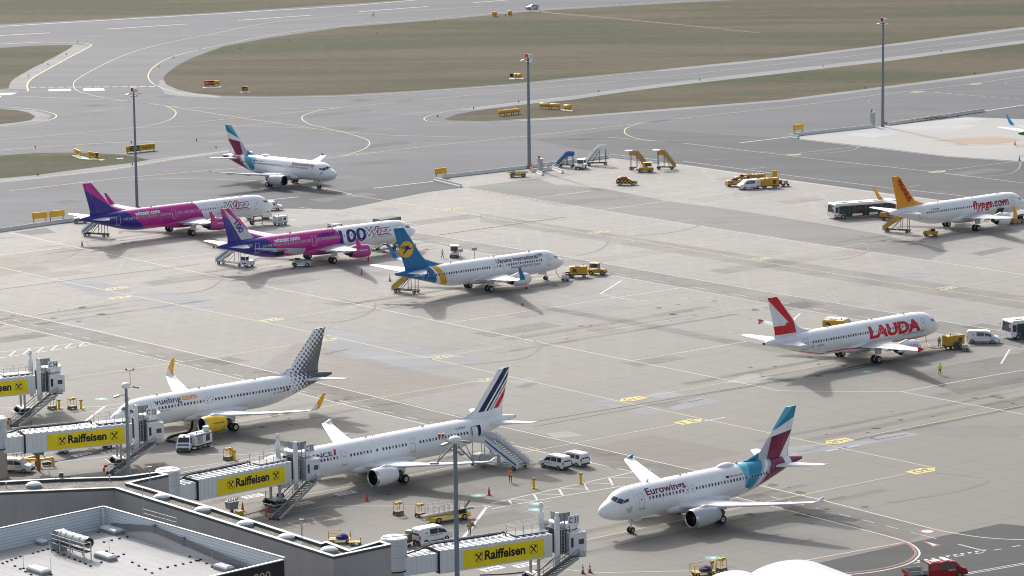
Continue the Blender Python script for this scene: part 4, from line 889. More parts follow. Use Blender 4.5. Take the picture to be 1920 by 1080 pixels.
# long white twin with blue and red tail stripes -------------------------------------
sp = dict(kind='l', side=1, tip='fence', windows=[(6.9, 13.1), (14.8, 18.6), (19.1, 19.6), (20.1, 24.4), (26.3, 34.9)], doors=[(4.9, 1), (13.5, 1), (24.9, 1)], wingmat=WINGW, englen=3.7,
    fin=[(AFB, [('h', 1, -.9, -32.15), ('h', -1, .9, 33.15), ('h', 0, 1, -6.4)]), (AFB, [('h', 1, -.9, -33.5), ('h', -1, .9, 33.9), ('h', 0, 1, -6.4)]), (AFB, [('h', 1, -.9, -34.25), ('h', -1, .9, 34.42), ('h', 0, 1, -6.4)]), (AFR, [('h', 1, -.9, -34.75), ('h', -1, .9, 36.2), ('h', 0, 1, -6.55), ('h', 0, -1, 9.6), ('h', -1, .75, 36.7)])])
sp['text'] = [('AIRFRANCE', 5.6, .98, .62, 6.6, M_NAVY, .015, 0, .02), ('F-GTAT', 32.9, 1.3, .3, 1.7, M_NAVY, .015, 0, .02)]
sp['art'] = [([(0, 0), (.32, .0), (.62, .85), (.3, .85)], 12.4, 1.0, M_DRED, .02)]
r, api = aircraft('long_airliner', 'long white airliner with navy and red striped tail at bridge C32', sp, *plc('C'))
mb = MB(); api['skin_patch'](mb, 36.3, 37.15, -.45, 1.38, .02, 0, 8); mb.obj('doorway', BLACK, r, fix=False)
mb = MB(); S_ = api['S']; P = [[S_(35.3 + .86 * i, -.42 + 1.78 * j / 8, 1, .28 + .1 * i) for j in range(9)] for i in (0, 1)]; Q = [[p + Vector((0, .1, 0)) for p in c] for c in P]
mb.add(P[0] + P[1] + Q[0] + Q[1], [(i, i+1, 10+i, 9+i) for i in range(8)] + [(18+i, 27+i, 28+i, 19+i) for i in range(8)] + [(9+i, 10+i, 28+i, 27+i) for i in range(8)] + [(i, 18+i, 19+i, i+1) for i in range(8)], 0); mb.bar(P[1][4], S_(36.3, .6, 1, .0), .1)
mb.obj('open_door', WHITE, r)
mb = MB(); [mb.bar(P[i_][k_], P[i_][k_ + 1], .07) for i_ in (0, 1) for k_ in range(8)]; mb.bar(P[0][0], P[1][0], .07); mb.bar(P[0][8], P[1][8], .07); mb.obj('door_seal', DGREY, r)

# white twin with red tail band --------------------------------------------------------
sp = dict(kind='m', side=-1, tip='fence', windows=[(6.4, 14.5), (16.2, 29.3)], doors=[(4.9, 1), (30.0, 1), (14.6, 0, M_WHITE), (15.45, 0, M_WHITE)], wlbase=LRED, englen=3.5,
    fus=[(LRED, [('h', .012, -1, 2.18), ('h', -.012, 1, -1.98), ('h', -1, 0, 26)]), (LRED, [('h', .19, -1, -2.76), ('h', -.19, 1, 2.92), ('h', 1, 0, -26), ('h', -1, 0, 34.5)])],
    fin=[(LRED, [('h', -1, .84, 27.9), ('h', 0, -1, 13)]), (LRED, [('h', 0, -1, 7.75), ('h', -1, 0, 50)]), (PWHITE, [('h', 1, -.84, -26.2), ('h', 0, 1, -7.75)]), (PWHITE, [('h', -1, .90, 24.1), ('h', 0, -1, 9.2)][:0] or [('h', 0, -1, 6.05)])])
sp['fin'] = [(LRED, [('h', 0, 1, -5.9)]), (PWHITE, [('h', 1, -1.08, -24.45), ('h', 0, 1, -7.6)]), (PWHITE, [('h', 1, 0, -33.25), ('h', 0, 1, -7.25), ('h', 0, -1, 7.75)]), (PWHITE, [('h', -1, .25, 29.6), ('h', 0, -1, 8.3)])]
sp['text'] = [('LAUDA', 17.2, -.35, 1.78, 11.2, M_RED, .055, 0, .012), ('OE-LOO', 28.3, -.22, .3, 1.4, M_GR, 0, 0, .02), ('laudamotion.com', 9.8, -.75, .3, 4.6, M_GR, .0, 0, .02)]
sp['art'] = [([(0, 0), (.42, 0), (.42, .1), (0, .1)], 29.3, -.22, M_RED, .02), ([(0, 0), (.42, 0), (.42, .1), (0, .1)], 29.3, -.02, M_RED, .02)]
sp['engtext'] = ('LAUDA', M_RED, .5, 2.2, .6)
aircraft('airliner', 'white airliner with red hooked band on its tail and large red letters', sp, *plc('D'))

# blue tailed twin -----------------------------------------------------------------------
sp = dict(kind='b', side=-1, tip='winglet', windows=[(6.2, 14.6), (15.5, 16.7), (17.9, 31.0)], doors=[(4.3, 1), (31.3, 1, M_WHITE), (15.0, 0), (16.9, 0)], englen=3.6,
    fus=[(UYEL, [('h', 1, -.53, -26.0), ('h', -1, .53, 27.2)]), (UBLU, [('h', 1, -.42, -28.2)])],
    finbase=UBLU, fin=[(UBLU, [('h', 1, 0, -10)]), (PWHITE, [('h', -1, 0, 27.1 + .0)])], stabmat=WINGW, wlbase=UBLU, wl=[(UBLU, [('h', 1, 0, 0)])])
sp['text'] = [('Ukraine International', 16.4, 1.12, .88, 9.3, M_BLK, .02, 0, .02), ('Міжнародні Авіалінії України', 13.5, -.12, .40, 6.7, M_UB, 0, .25, .02), ('UR-PSU', 34.0, .62, .34, 1.9, M_WHITE, .02, 0, .02), ('BOEING 737-800', 29.8 - 1.8, .1, .12, 2.0, M_BLK, 0, 0, .02)]
sp['art'] = [([(0, 0), (1.0, 0), (1.0, .34), (0, .34)], 6.9, 1.3, M_UY, .02), ([(0, 0), (1.0, 0), (1.0, .34), (0, .34)], 6.9, 1.64, M_SKYB, .02)]
r, api = aircraft('airliner', 'white airliner with blue tail and round gold emblem', sp, *plc('E'))
vs = [(1.42 * math.cos(a), 1.42 * math.sin(a)) for a in [2*math.pi*i/28 for i in range(28)]]
api['fin_art'](vs, [tuple(range(28))], 34.95, 8.75, 0, M_UY, off=.05)
bird = [(-1.25, .42), (-1.25, .22), (-.45, .2), (-.9, -.2), (-1.0, -1.0), (-.55, -.45), (.2, -.12), (1.0, .1), (1.15, .38), (.6, .3), (.72, .62), (-.3, .58)]
bird = [(-1.2, .38), (-.35, .38), (-.35, .22), (-1.2, .2), (-1.2, .08), (-.2, .08), (-.55, -.35), (-.8, -1.05), (-.1, -.35), (.35, -.05), (1.0, -.02), (1.08, .22), (.45, .22), (.58, .6), (-.3, .6), (-1.2, .5)]
api['fin_art'](bird, polyfs(bird), 34.95, 8.75, 0, M_UB, off=.075)

# the two pink and indigo long twins ---------------------------------------------------------
M_WEN = livery('pink_nacelle_paint', PINK, [], 21.97)
def wizz_spec(extra):
    fus = [(PINK, [('h', 1, -.58, -15.95)]), (INDIG, [('h', 1, -1.1, -28.7)])]
    fin = [(INDIG, [('h', -1, -.75, 0 + 48.95)][:0] or [('h', 1, -1.15, -30.9)])]
    fin = [(INDIG, [('h', .645, -1, -17.5)])]
    d = dict(kind='l', side=-1, tip='sharklet', windows=[(6.9, 13.6), (14.7, 24.0), (25.2, 36.0)], doors=[(4.9, 1), (13.7, 1), (24.15, 1, M_WHITE), (36.6, 1, M_WHITE)], englen=4.1, winframe=WHITE, panemat=pm('tinted_cabin_window', (.16, .15, .19), .2),
             fus=fus, finbase=PINK, fin=fin, engmat=M_WEN, bellymat=None, wlbase=PINK, wl=[(PINK, [('h', 1, 0, 0)])], pylonmat=WINGW, engtext=('wizzair.com', M_WHITE, .3, 1.9, .9))
    d.pop('bellymat')
    d['text'] = [('wizzair.com', 33.3, 1.05, .85, 5.7, M_WHITE, .045, 0, .02), ('Wizz', 12.7, .1, 1.55, 5.8, M_PINK, .07, .25, .013), ('Wizz', 12.6, .17, 1.40, 5.6, M_WHITE, .015, .25, .019)]
    d['art'] = [([(0, 0), (4.6, 0), (4.8, .22), (.2, .22)], 11.6, -.42, M_PINK, .013), ([(0.1, .05), (4.5, .05), (4.6, .17), (.2, .17)], 11.6, -.42, M_WHITE, .017)]
    return d
sp = wizz_spec(0); sp['text'] += [('HA-LTG', 39.4, .95, .34, 1.8, M_WHITE, .02, 0, .02)]
aircraft('long_airliner', 'pink, indigo and white long airliner, farther of the two, without a number on it', sp, *plc('F'))
sp = wizz_spec(1)
sp['fus'] = [(PINK, [('h', 1, -.58, -15.95)]), (INDIG, [('h', 1, -1.1, -28.7)]), (WSIL, [('h', .11, -1, -.02 + .15), ('h', -.20, 1, 3.55), ('h', 1, 0, -26.5)]), (INDIG, [('h', .19, -1, -3.0), ('h', -.19, 1, 3.12), ('h', 1, 0, -33.5)]), (INDIG, [('h', 1, .55, -39.9), ('h', 0, -1, 4.4)])]
sp['fin'] = [(INDIG, [('h', .645, -1, -17.5)]), (WSIL, [('h', 1, -1.118, -29.96), ('h', -1, .61, 35.96)])]
sp['text'] += [('100', 18.8, -.65, 2.45, 6.1, M_IND, .03, 0, .012), ('AIRBUS', 23.6, 1.0, .72, 3.9, M_IND, .05, .1, .02), ('HA-LTD', 39.8, .9, .34, 1.8, M_WHITE, .02, 0, .02)]
r, api = aircraft('long_airliner', 'pink, indigo and white long airliner with number 100 on side and tail', sp, *plc('G'))
vs, fs = text_mesh('100', 1.1, .02, width=2.3); api['fin_art'](vs, fs, 41.0, 8.85, R(-57), M_IND, 'lettering', .05)
mb = MB(); api['skin_patch'](mb, 31.2, 33.0, -1.75, -.75, .02, 0, 5); mb.obj('open_hold', BLACK, r, fix=False)
mb = MB(); S_ = api['S']; a = S_(31.2, -.7, -1, .03); mb.box((a.x - .9, a.y - .55, a.z + .25), (1.8, 1.3, .08), 0); mb.obj('hold_door', mt('pink_door_paint', PINK), r)

# white twin with orange tail ---------------------------------------------------------------------
sp = dict(kind='m', side=-1, tip='sharklet', windows=[(6.4, 14.5), (16.2, 29.3)], doors=[(4.9, 1), (30.0, 1)], finbase=PORG, fin=[(PWHITE, [('h', -1, .0, 28.1)])], wlbase=PORG, wl=[(PORG, [('h', 1, 0, 0)])], wingmat=WING, englen=3.2)
sp['text'] = [('flypgs.com', 16.4, .0, 1.6, 9.9, M_DRED, .03, .12, .013), ('TC-DCD', 27.9, .98, .34, 1.5, M_GR, 0, 0, .02)]
sp['art'] = [([(0, 0), (.45, 0), (.45, .3), (0, .3)], 26.2, .98, M_DRED, .02)]
r, api = aircraft('airliner', 'white airliner with orange tail and crimson lettering in front of a bus', sp, *plc('H'))
vs, fs = text_mesh('PEGASUS', 1.0, .045, width=5.2); api['fin_art'](vs, fs, 35.45, 10.75, R(-54), M_DRED, 'lettering', .05)
mb = MB(); api['skin_patch'](mb, 7.8, 9.7, -1.75, -.55, .02, 0, 5); mb.obj('open_hold', DGREY, r, fix=False)
mb = MB(); S_ = api['S']; a = S_(7.8, -.5, -1, .03); mb.box((a.x - .9, a.y - .6, a.z + .35), (1.9, 1.3, .07), 0); mb.obj('hold_door', WHITE, r)

# the one just entering the frame at the right edge
sp = dict(kind='b', side=-1, tip='winglet', windows=[(6.2, 14.6), (17.9, 31.0)], doors=[(4.3, 1), (31.3, 1)], fus=[(rgb('11864a'), [('h', 1, .3, -30)])], finbase=rgb('11864a'), finshift=-9, wlbase=rgb('2e9fe0'), wl=[(rgb('2e9fe0'), [('h', 1, 0, 0)])])
G10 = G(2022, 278)
aircraft('airliner', 'airliner cut by the right edge with blue winglet and green tail cone', sp, (G10.x, G10.y, 0), R(34))
# ================================================================ TERMINAL PIER AND ROOFS
def plain(name, c, scale=2.0, var=.1, rough=.85):
    t = NT(name); v = t.coord(); a = t.noise(v, .12, 4); b = t.noise(v, scale * 4, 3, .8); s = t.noise(t.coord(scale=(3, 3, .12)), 1.1, 4, .7)
    k = t.mix(t.ramp(a, .35, .65), [x * (1 - var) for x in c], [x * (1 + var) for x in c]); k = t.mix(t.ramp(s, .5, .75, 0, .35), k, [x * .62 for x in c]); k = t.mix(t.ramp(b, .4, .6, 0, .2), k, [x * .8 for x in c])
    return t.done(k, rough, bump=b, bd=.005, bs=.25)
RENDER = plain('grey_render_wall', (.35, .342, .338)); TANW = plain('tan_wall', (.40, .34, .28))
def gravel_mat():
    t = NT('roof_gravel'); v = t.coord(); n = t.new('ShaderNodeTexVoronoi'); t.l.new(v, n.inputs['Vector']); n.inputs['Scale'].default_value = 3.2
    a = t.noise(v, .5, 5); b = t.noise(v, 7, 3, .8)
    k = t.mix(t.ramp(n.outputs['Distance'], .1, .6), (.36, .335, .295), (.17, .158, .138)); k = t.mix(t.ramp(b, .35, .65, 0, .75), k, (.07, .064, .052)); k = t.mix(t.ramp(a, .45, .7, 0, .45), k, (.50, .47, .42))
    return t.done(k, .95, bump=n.outputs['Distance'], bd=.08, bs=.8)
GRAVEL = gravel_mat(); COPE = pm('metal_coping', (.31, .335, .36), .4, .1); COPED = pm('dark_parapet', (.07, .08, .09), .5)
def lines_mat(name, c, dc, axis, period, frac=.12, zax=False):
    t = NT(name); tc = t.new('ShaderNodeTexCoord'); sp = t.new('ShaderNodeSeparateXYZ'); t.l.new(tc.outputs['Object'], sp.inputs[0])
    f = t.math('FRACT', t.math('MULTIPLY', sp.outputs[axis], 1 / period)); n = t.noise(t.coord(), .6, 4)
    k = t.mix(t.ramp(n, .35, .7, 0, .22), c, [x * .7 for x in c]); k = t.mix(t.math('LESS_THAN', f, frac), k, dc)
    return t.done(k, .5, spec=.4)
def wall_ring(name, poly, z0, z1, mat, label, cat, parent=None):
    pass
pier_pts = [(-60, 906), (104, 897.5), (229, 894), (296, 885), (316, 890), (262, 901), (243, 906), (276, 915), (400, 952), (602.7, 1018), (613, 1015), (654.5, 1031), (713, 1014), (733, 1021), (625, 1044), (215, 915), (-60, 926)]
ZR = 8.3
PP = [G(x, y, ZR) for x, y in pier_pts]
pier = thing('terminal_pier', 'long low terminal pier with gravel roof and white skylight domes along the bottom left', 'building', (G(300, 925, ZR).x, G(300, 925, ZR).y, 0))
o0 = pier.location
loc_ = lambda p: (p.x - o0.x, p.y - o0.y)
LP_ = [loc_(p) for p in PP]
mb = MB(); mb.prism(LP_, 0, ZR - .30, 'z'); mb.obj('wall', RENDER, pier)
mb = MB(); mb.sheet(LP_, ZR - .295); mb.obj('roof', GRAVEL, pier, fix=False)
def offset_in(pl, d):
    A = sum(pl[i][0] * pl[(i+1) % len(pl)][1] - pl[(i+1) % len(pl)][0] * pl[i][1] for i in range(len(pl))); s = 1 if A > 0 else -1; out = []
    for i in range(len(pl)):
        a, b, c = Vector(pl[i-1]), Vector(pl[i]), Vector(pl[(i+1) % len(pl)])
        n1 = Vector((-(b-a).y, (b-a).x)).normalized() * s; n2 = Vector((-(c-b).y, (c-b).x)).normalized() * s
        m = (n1 + n2); m = m / max(.35, m.length_squared / 2) if m.length > 1e-6 else n1
        out.append(tuple(b + m * d))
    return out
IN = offset_in(LP_, .42); n = len(LP_)
mb = MB(); vs = [(p[0], p[1], z) for z in (ZR - .31, ZR) for pl in (LP_, IN) for p in pl]
mb.add(vs, [(i, (i+1) % n, 2*n + (i+1) % n, 2*n + i) for i in range(n)] + [(n + i, 3*n + i, 3*n + (i+1) % n, n + (i+1) % n) for i in range(n)])
mb.obj('parapet', COPED, pier)
mb = MB(); O2 = offset_in(LP_, -.07); I2_ = offset_in(LP_, .46)
for i in range(n):
    a, b, c, d = Vector(O2[i]), Vector(O2[(i+1) % n]), Vector(I2_[(i+1) % n]), Vector(I2_[i]); L = (b - a).length; k = max(1, round(L / 1.9))
    for j in range(k):
        g0 = j / k + .02 / L; g1 = (j + 1) / k - .02 / L
        q = [a.lerp(b, g0), a.lerp(b, g1), d.lerp(c, g1), d.lerp(c, g0)]
        mb.add([(p.x, p.y, ZR + .003) for p in q] + [(p.x, p.y, ZR + .05) for p in q], [(4,5,6,7), (0,1,5,4), (1,2,6,5), (2,3,7,6), (3,0,4,7)])
mb.obj('coping', COPE, pier)
dome_m = pm('skylight_acrylic', (.78, .79, .79), .2, var=.04)
for x, y in ((63.5, 912), (303, 934.5), (379, 959), (379.5, 959.2), (459.5, 985), (536.5, 1010), (617, 1034))[:]:
    if x == 379.5: continue
    P = G(x, y, ZR - .2)
    t_ = thing('dome_skylight', 'dome', 'skylight', (P.x, P.y, ZR - .295), 0, 'round skylights on the gravel roof')
    MB().cyl((0, 0, .16), .95, .32, 24).obj('curb', COPE, t_); MB().dome((0, 0, .33), .88, .35, 24).obj('dome', dome_m, t_)
dl = ['white skylight dome on the pier roof, leftmost, below the white car', 'white skylight dome on the pier roof just right of the bend, near the round rotunda', 'white skylight dome on the pier roof, third from the left', 'white skylight dome on the pier roof, third from the pier tip', 'white skylight dome on the pier roof, second from the pier tip', 'white skylight dome on the pier roof nearest the pier tip']
for o, l in zip([o for o in bpy.data.objects if o.get('category') == 'skylight'], dl): o['label'] = l
# thin masts and a fan on the pier roof
for k, (x, y, h) in enumerate(((281.5, 909, 2.1), (566, 1012, 2.2), (206, 906, .9), (12, 918, .8))):
    P = G(x, y, ZR - .5); t_ = thing('roof_vent', ['grey pipe with flat cap on the pier roof beside the bend', 'grey post with camera on the pier parapet below bridge C32', 'thin vent pipe on the gravel roof near the bend', 'short vent pipe on gravel roof at the left edge'][k], 'roof pipe', P)
    MB().cyl((0, 0, h/2), .07 if k != 1 else .1, h, 8).obj('pipe', LGREY, t_); MB().box((0, 0, h + .06), (.5, .3, .12) if k < 2 else (.24, .24, .1)).obj('cap', MGREY, t_)
P = G(115, 896, ZR); t_ = thing('roof_floodlight', 'dark floodlight box standing on the pier parapet above the bend', 'floodlight', (P.x, P.y, ZR + .05)); MB().box((0, 0, .3), (.5, .25, .5)).obj('housing', DGREY, t_); MB().bar((.2, 0, .1), (1.1, 0, .12), .12).obj('bracket', DGREY, t_)

# rotundas (round joints between pier and bridges)
ROT_LW = lines_mat('rotunda_panels', (.52, .55, .58), (.33, .35, .37), 2, 1.35, .04)
def rotunda(name, label, c, r, y_top, base=TANW):
    P = Vector((c[0], c[1], 0)); zt = height_to(P, y_top)
    t_ = thing(name, label, 'rotunda', P)
    MB().cyl((0, 0, (3.9 + zt) / 2), r, zt - 3.9, 32).obj('shell', ROT_LW, t_); MB().cyl((0, 0, 1.9), r * .93, 3.8, 32).obj('base', base, t_)
    MB().cyl((0, 0, 3.85), r * 1.03, .14, 32).obj('band', BLACK, t_)
    mb = MB(); mb.cyl((0, 0, zt + .08), r * 1.07, .16, 32, 0, 'z', r * .98); mb.obj('roof', WHITE, t_)
    for a in (0, 1): MB().box((0, 0, zt + .19), (r * 2, .05, .05), R(20 + 90 * a)).obj('roof_seam', MGREY, t_)
    return zt

# ---------------------------------------------------------------- the building in front with louvred screens
ZT, ZF = 10.6, 8.2
Cb, Cr = G(194, 951, ZT), G(530, 1046.5, ZT)
dl_ = (G(0, 992, ZT) - Cb); dl_.z = 0; Cl = Cb + dl_.normalized() * 30; du = dl_.normalized(); dr = (Cr - Cb); dr.z = 0; LR_ = dr.length; dr.normalize()
front = thing('front_building', 'flat white roofed building with louvred screens and a black fascia, bottom left corner', 'building', (Cb.x, Cb.y, 0))
V = lambda a, b, z: tuple((Vector((0, 0, z)) + du * a + dr * b))         # a along the left screen, b along the right screen
mb = MB(); A0 = [V(0, 0, 0)[:2], V(30, 0, 0)[:2], V(30, LR_, 0)[:2], V(0, LR_, 0)[:2]]
mb.prism(A0, 0, ZF - .02, 'z'); mb.obj('wall', RENDER, front)
ang = math.atan2(dr.y, dr.x)
t = NT('white_roof_membrane'); v = t.coord(rz=-ang); n = t.noise(v, .25, 5); b = t.noise(v, 3, 4, .7); sp = t.new('ShaderNodeSeparateXYZ'); t.l.new(v, sp.inputs[0])
fr = t.math('FRACT', t.math('MULTIPLY', sp.outputs[1], .62)); k = t.mix(t.ramp(n, .35, .7), (.40, .39, .385), (.46, .45, .445)); k = t.mix(t.math('LESS_THAN', fr, .05), k, (.32, .31, .30)); k = t.mix(t.ramp(b, .5, .8, 0, .35), k, (.46, .45, .43))
ROOFM = t.done(k, .8, spec=.2)
mb = MB(); mb.sheet(A0, ZF); mb.obj('roof', ROOFM, front, fix=False)
LOUV = lines_mat('louvre_screen', (.62, .68, .72), (.36, .40, .43), 2, .34, .17)
mb = MB(); mb.box(V(15, -.12, (ZF + ZT) / 2), (30, .10, ZT - ZF), math.atan2(du.y, du.x)); mb.obj('louvre_screen', LOUV, front)
mb = MB(); mb.box(V(-.12, LR_ / 2 - .1, (ZF + ZT) / 2), (LR_, .10, ZT - ZF), ang); mb.obj('louvre_screen', LOUV, front)
mb = MB(); mb.box(V(15, -.14, ZT + .05), (30.3, .32, .1), math.atan2(du.y, du.x)); mb.box(V(-.14, LR_ / 2, ZT + .04), (LR_ + .3, .32, .1), ang); mb.obj('screen_capping', COPE, front)
mb = MB(); mb.box(V(15, LR_ + .1, (ZT + 0) / 2 - .1), (30, .3, ZT - .2), math.atan2(du.y, du.x)); mb.obj('fascia', pm('black_fascia', (.012, .013, .018), .35, var=.2), front)
mb = MB(); mb.box(V(15, LR_ + .1, ZT - .12), (30, .36, .09), math.atan2(du.y, du.x)); mb.obj('fascia_trim', WHITE, front)
mb = MB(); S0 = Vector(V(4.4, LR_ + .26, 0))
ptx = G(482, 1079, 0)
fx = lambda a, z: Vector(V(a, LR_ + .262, z))
# lettering along the top of the fascia (only its upper edge is inside the picture)
best = min((abs(px_of(front.location + fx(a / 10, 9.0))[0] - 508), a / 10) for a in range(0, 120))[1]
zz = min((abs(px_of(front.location + fx(best, z / 20))[1] - 1074.5), z / 20) for z in range(120, 210))[1]
vs, fs = text_mesh('vienna 800', 1.0, .0, width=7.0)
vs = [(x, y - .72) for x, y in vs]
text_w = max(v[0] for v in vs)
mb.add([fx(best + (text_w - x), zz + y) for x, y in vs], fs); mb.obj('lettering', pm('silver_letters', (.45, .44, .42), .4), front, fix=False)
# low inner parapet
fl_ = front.location
A_, B_, B2_, C_ = G(196, 989, ZF + .01) - fl_, G(289, 997, 9.5) - fl_, G(345, 1021, 9.0) - fl_, G(462, 1072, ZF + .01) - fl_
mb = MB(); mb.add([A_, B_, B2_, C_, G(330, 1034, ZF + .008) - fl_], [(0, 4, 1), (1, 4, 2), (2, 4, 3)]); mb.obj('sloping_deck', ROOFM, front, fix=False)
mb = MB()
for a, b in ((A_, B_), (B_, B2_), (B2_, C_)): mb.bar(a + Vector((0, 0, .3)), b + Vector((0, 0, .3)), .22, .62)
for p in (B_, B2_): mb.box((p.x, p.y, p.z + .35), (.4, .35, .9), ang)
mb.obj('inner_parapet', pm('weathered_membrane', (.20, .20, .21), .8), front)
mb = MB(); mb.box(V(.35, .28, (ZF + ZT) / 2), (.18, .18, ZT - ZF), ang); mb.obj('corner_post', OFFW, front)
def skylight(px, py, l, w, lab, two=False):
    P = G(px, py, ZF + .1); t_ = thing('roof_skylight', lab, 'skylight', (P.x, P.y, ZF), ang, 'box skylights on the white roof')
    MB().b2(-l/2, l/2, -w/2, w/2, .004, .34).obj('curb', pm('grey_curb', (.27, .28, .29), .6), t_)
    for s in ((0,) if not two else (-1, 1)):
        mb = MB(); L = l if not two else l / 2
        mb.loft([[(s * L/2 + x * k, y * k2, z) for x, y in ((-L/2, -w/2), (L/2, -w/2), (L/2, w/2), (-L/2, w/2))] for k, k2, z in ((.97, .96, .345), (.92, .85, .5), (.8, .6, .6))], 0, True, False); mb.obj('acrylic_lid', dome_m, t_)
skylight(211, 996.5, 3.0, 1.5, 'double white skylight at the far corner of the white roof', True)
skylight(315, 1021, 2.9, 1.1, 'white box skylight near the low inner parapet'); skylight(198, 1046, 2.9, 1.1, 'white box skylight right of the duct platform'); skylight(73, 1072, 3.0, 1.2, 'white box skylight at the bottom left edge')
skylight(420, 1067, 2.4, 1.1, 'white box skylight next to the black fascia'); skylight(78, 1019, 1.2, .9, 'small white skylight half hidden behind the duct hood')
blk = None
rows = [((195, 1017), (282, 998), 7), ((282, 998), (258, 997), 4), ((252, 996), (232, 994), 4), ((290, 1001), (392, 1046), 7), ((232, 1040), (190, 1055), 5), ((100, 1033), (170, 1062), 8), ((62, 1038), (90, 1030), 4), ((5, 1057), (38, 1044), 5), ((28, 1062), (58, 1078), 4), ((248, 1055), (285, 1075), 4), ((300, 1067), (372, 1052), 6), ((376, 1050), (398, 1064), 3), ((344, 1037), (368, 1052), 3), ((222, 1044), (200, 1034), 3)]
for a, b, k in rows:
    for i in range(k):
        P = G(a[0] + (b[0] - a[0]) * i / (k - 1), a[1] + (b[1] - a[1]) * i / (k - 1), ZF)
        if blk is None: blk = MB().b2(-.12, .12, -.1, .1, 0, .13).mesh('roof_block', BLACK)
        tag(link(blk, 'roof_block', None, (P.x, P.y, ZF + .001), None, ang), 'small black holder block for the lightning wire on the white roof', 'wire holder', 'wire holder blocks on the white roof')
# duct on its platform
P = G(140, 1041, ZF); t_ = thing('duct_platform', 'round steel air duct lying on a railed platform on the white roof', 'air duct', (P.x, P.y, ZF), ang)
L0 = 6.6
mb = MB(); mb.tube([(-L0 * .42, .25, 1.75), (L0 * .38, .25, 1.75)], .60, 20, 0); 
mb.obj('duct', pm('duct_steel', (.42, .45, .44), .35, .5), t_)
mb = MB(); mb.tube([(L0 * .38, .25, 1.75), (L0 * .385, .25, 1.75)], .54, 20); mb.obj('duct_mouth', BLACK, t_)
for q in (-.35, -.2, 0, .2, .35): MB().tube([(L0 * q - .04, .25, 1.75), (L0 * q + .04, .25, 1.75)], .65, 20).obj('duct_flange', LGREY, t_)
MB().prism([(-L0*.62, .0), (-L0*.42, .0), (-L0*.42, 2.2), (-L0*.5, 2.25), (-L0*.62, 1.6)], -.35, .9, 'y').obj('hood', MGREY, t_)
MB().b2(-L0*.45, L0*.5, -1.0, -.1, .95, 1.03).obj('walkway', DGREY, t_)
for x in (-L0*.45, -L0*.2, L0*.1, L0*.5):
    for y in (-1.0, .6 if x < L0 * .4 else -.1): MB().bar((x, y, 0), (x, y, 2.0 if y < 0 else 1.2), .09).obj('leg', LGREY, t_)
for y, x0, x1 in ((-1.0, -.45, .5), (-.1, .1, .5)):
    for z in (1.55, 2.0): MB().bar((L0*x0, y, z), (L0*x1, y, z), .05).obj('rail', LGREY, t_)
for z in (1.55, 2.0): MB().bar((L0*.5, -1.0, z), (L0*.5, -.1, z), .05).obj('rail', LGREY, t_)
# guard rail on the right screen and lightning rods
t_ = thing('guard_rail', 'grey guard rail along the top of the right louvred screen', 'railing', (Cb.x, Cb.y, 0))
for i in range(4): MB().bar(V(-.3, 7.2 + i * 2.1, ZT - .1), V(-.3, 7.2 + i * 2.1, ZT + .95), .06).obj('post', LGREY, t_)
for z in (.5, .95): MB().bar(V(-.3, 7.2, ZT + z), V(-.3, 13.5, ZT + z), .05).obj('rail', LGREY, t_)
for k, (x, y, h) in enumerate(((269, 975, 3.6), (44, 1066, 1.9), (96, 1078, 1.8), (205, 1040, 1.7), (184, 999, 1.0), (291, 1009, 2.0), (398, 1062, 1.6))):
    P = G(x, y, ZF); t_ = thing('lightning_rod', 'thin lightning rod standing on the white roof', 'lightning rod', P, 0, 'lightning rods on the white roof')
    MB().tube([(0, 0, 0), (0, 0, h)], .03, 5).obj('rod', LGREY, t_); MB().cyl((0, 0, .06), .16, .12, 8).obj('foot', DGREY, t_)

# ---------------------------------------------------------------- boarding bridges
t = NT('bridge_ribbed_wall'); tc = t.new('ShaderNodeTexCoord'); sp = t.new('ShaderNodeSeparateXYZ'); t.l.new(tc.outputs['Object'], sp.inputs[0])
f_ = t.math('FRACT', t.math('MULTIPLY', sp.outputs[0], 1 / .62)); n = t.noise(t.coord(scale=(1, 1, .3)), 1.2, 4)
k = t.mix(t.ramp(n, .35, .7, 0, .25), (.68, .70, .71), (.60, .615, .63)); k = t.mix(t.math('LESS_THAN', f_, .08), k, (.52, .54, .56))
RIBW = t.done(k, .45, spec=.4)
BANY = pm('banner_yellow', (.86, .68, .01), .5, var=.05); BANK = pm('banner_black', (.012, .012, .014), .5); CABW = pm('cab_panel', (.66, .68, .70), .4, var=.08); BRST = pm('bridge_steel', (.15, .165, .185), .5, .2)
def giebel(mb, O, ex, ey, s, m=0):
    """square badge with two crossed beams whose upper ends are horse heads"""
    O, ex, ey = Vector(O), Vector(ex), Vector(ey); P = lambda x, y: O + ex * x * s + ey * y * s
    for a, b in (((0,0),(1,0)), ((1,0),(1,1)), ((1,1),(0,1)), ((0,1),(0,0))):
        d = (b[0]-a[0], b[1]-a[1]); w = .022
        mb.add([P(a[0]-d[1]*w, a[1]+d[0]*w), P(b[0]-d[1]*w, b[1]+d[0]*w), P(b[0]+d[1]*w, b[1]-d[0]*w), P(a[0]+d[1]*w, a[1]-d[0]*w)], [(0,1,2,3)], m)
    for sx in (1, -1):
        q = lambda x, y: P(.5 + sx * (x - .5), y)
        mb.add([q(.10, .10), q(.24, .08), q(.80, .72), q(.68, .80)], [(0,1,2,3)], m)
        mb.add([q(.62, .72), q(.82, .66), q(.90, .78), q(.92, .64), q(.96, .78), q(.86, .90), q(.70, .92)], [(0,1,2), (0,2,5), (0,5,6), (2,3,4), (2,4,5)], m)
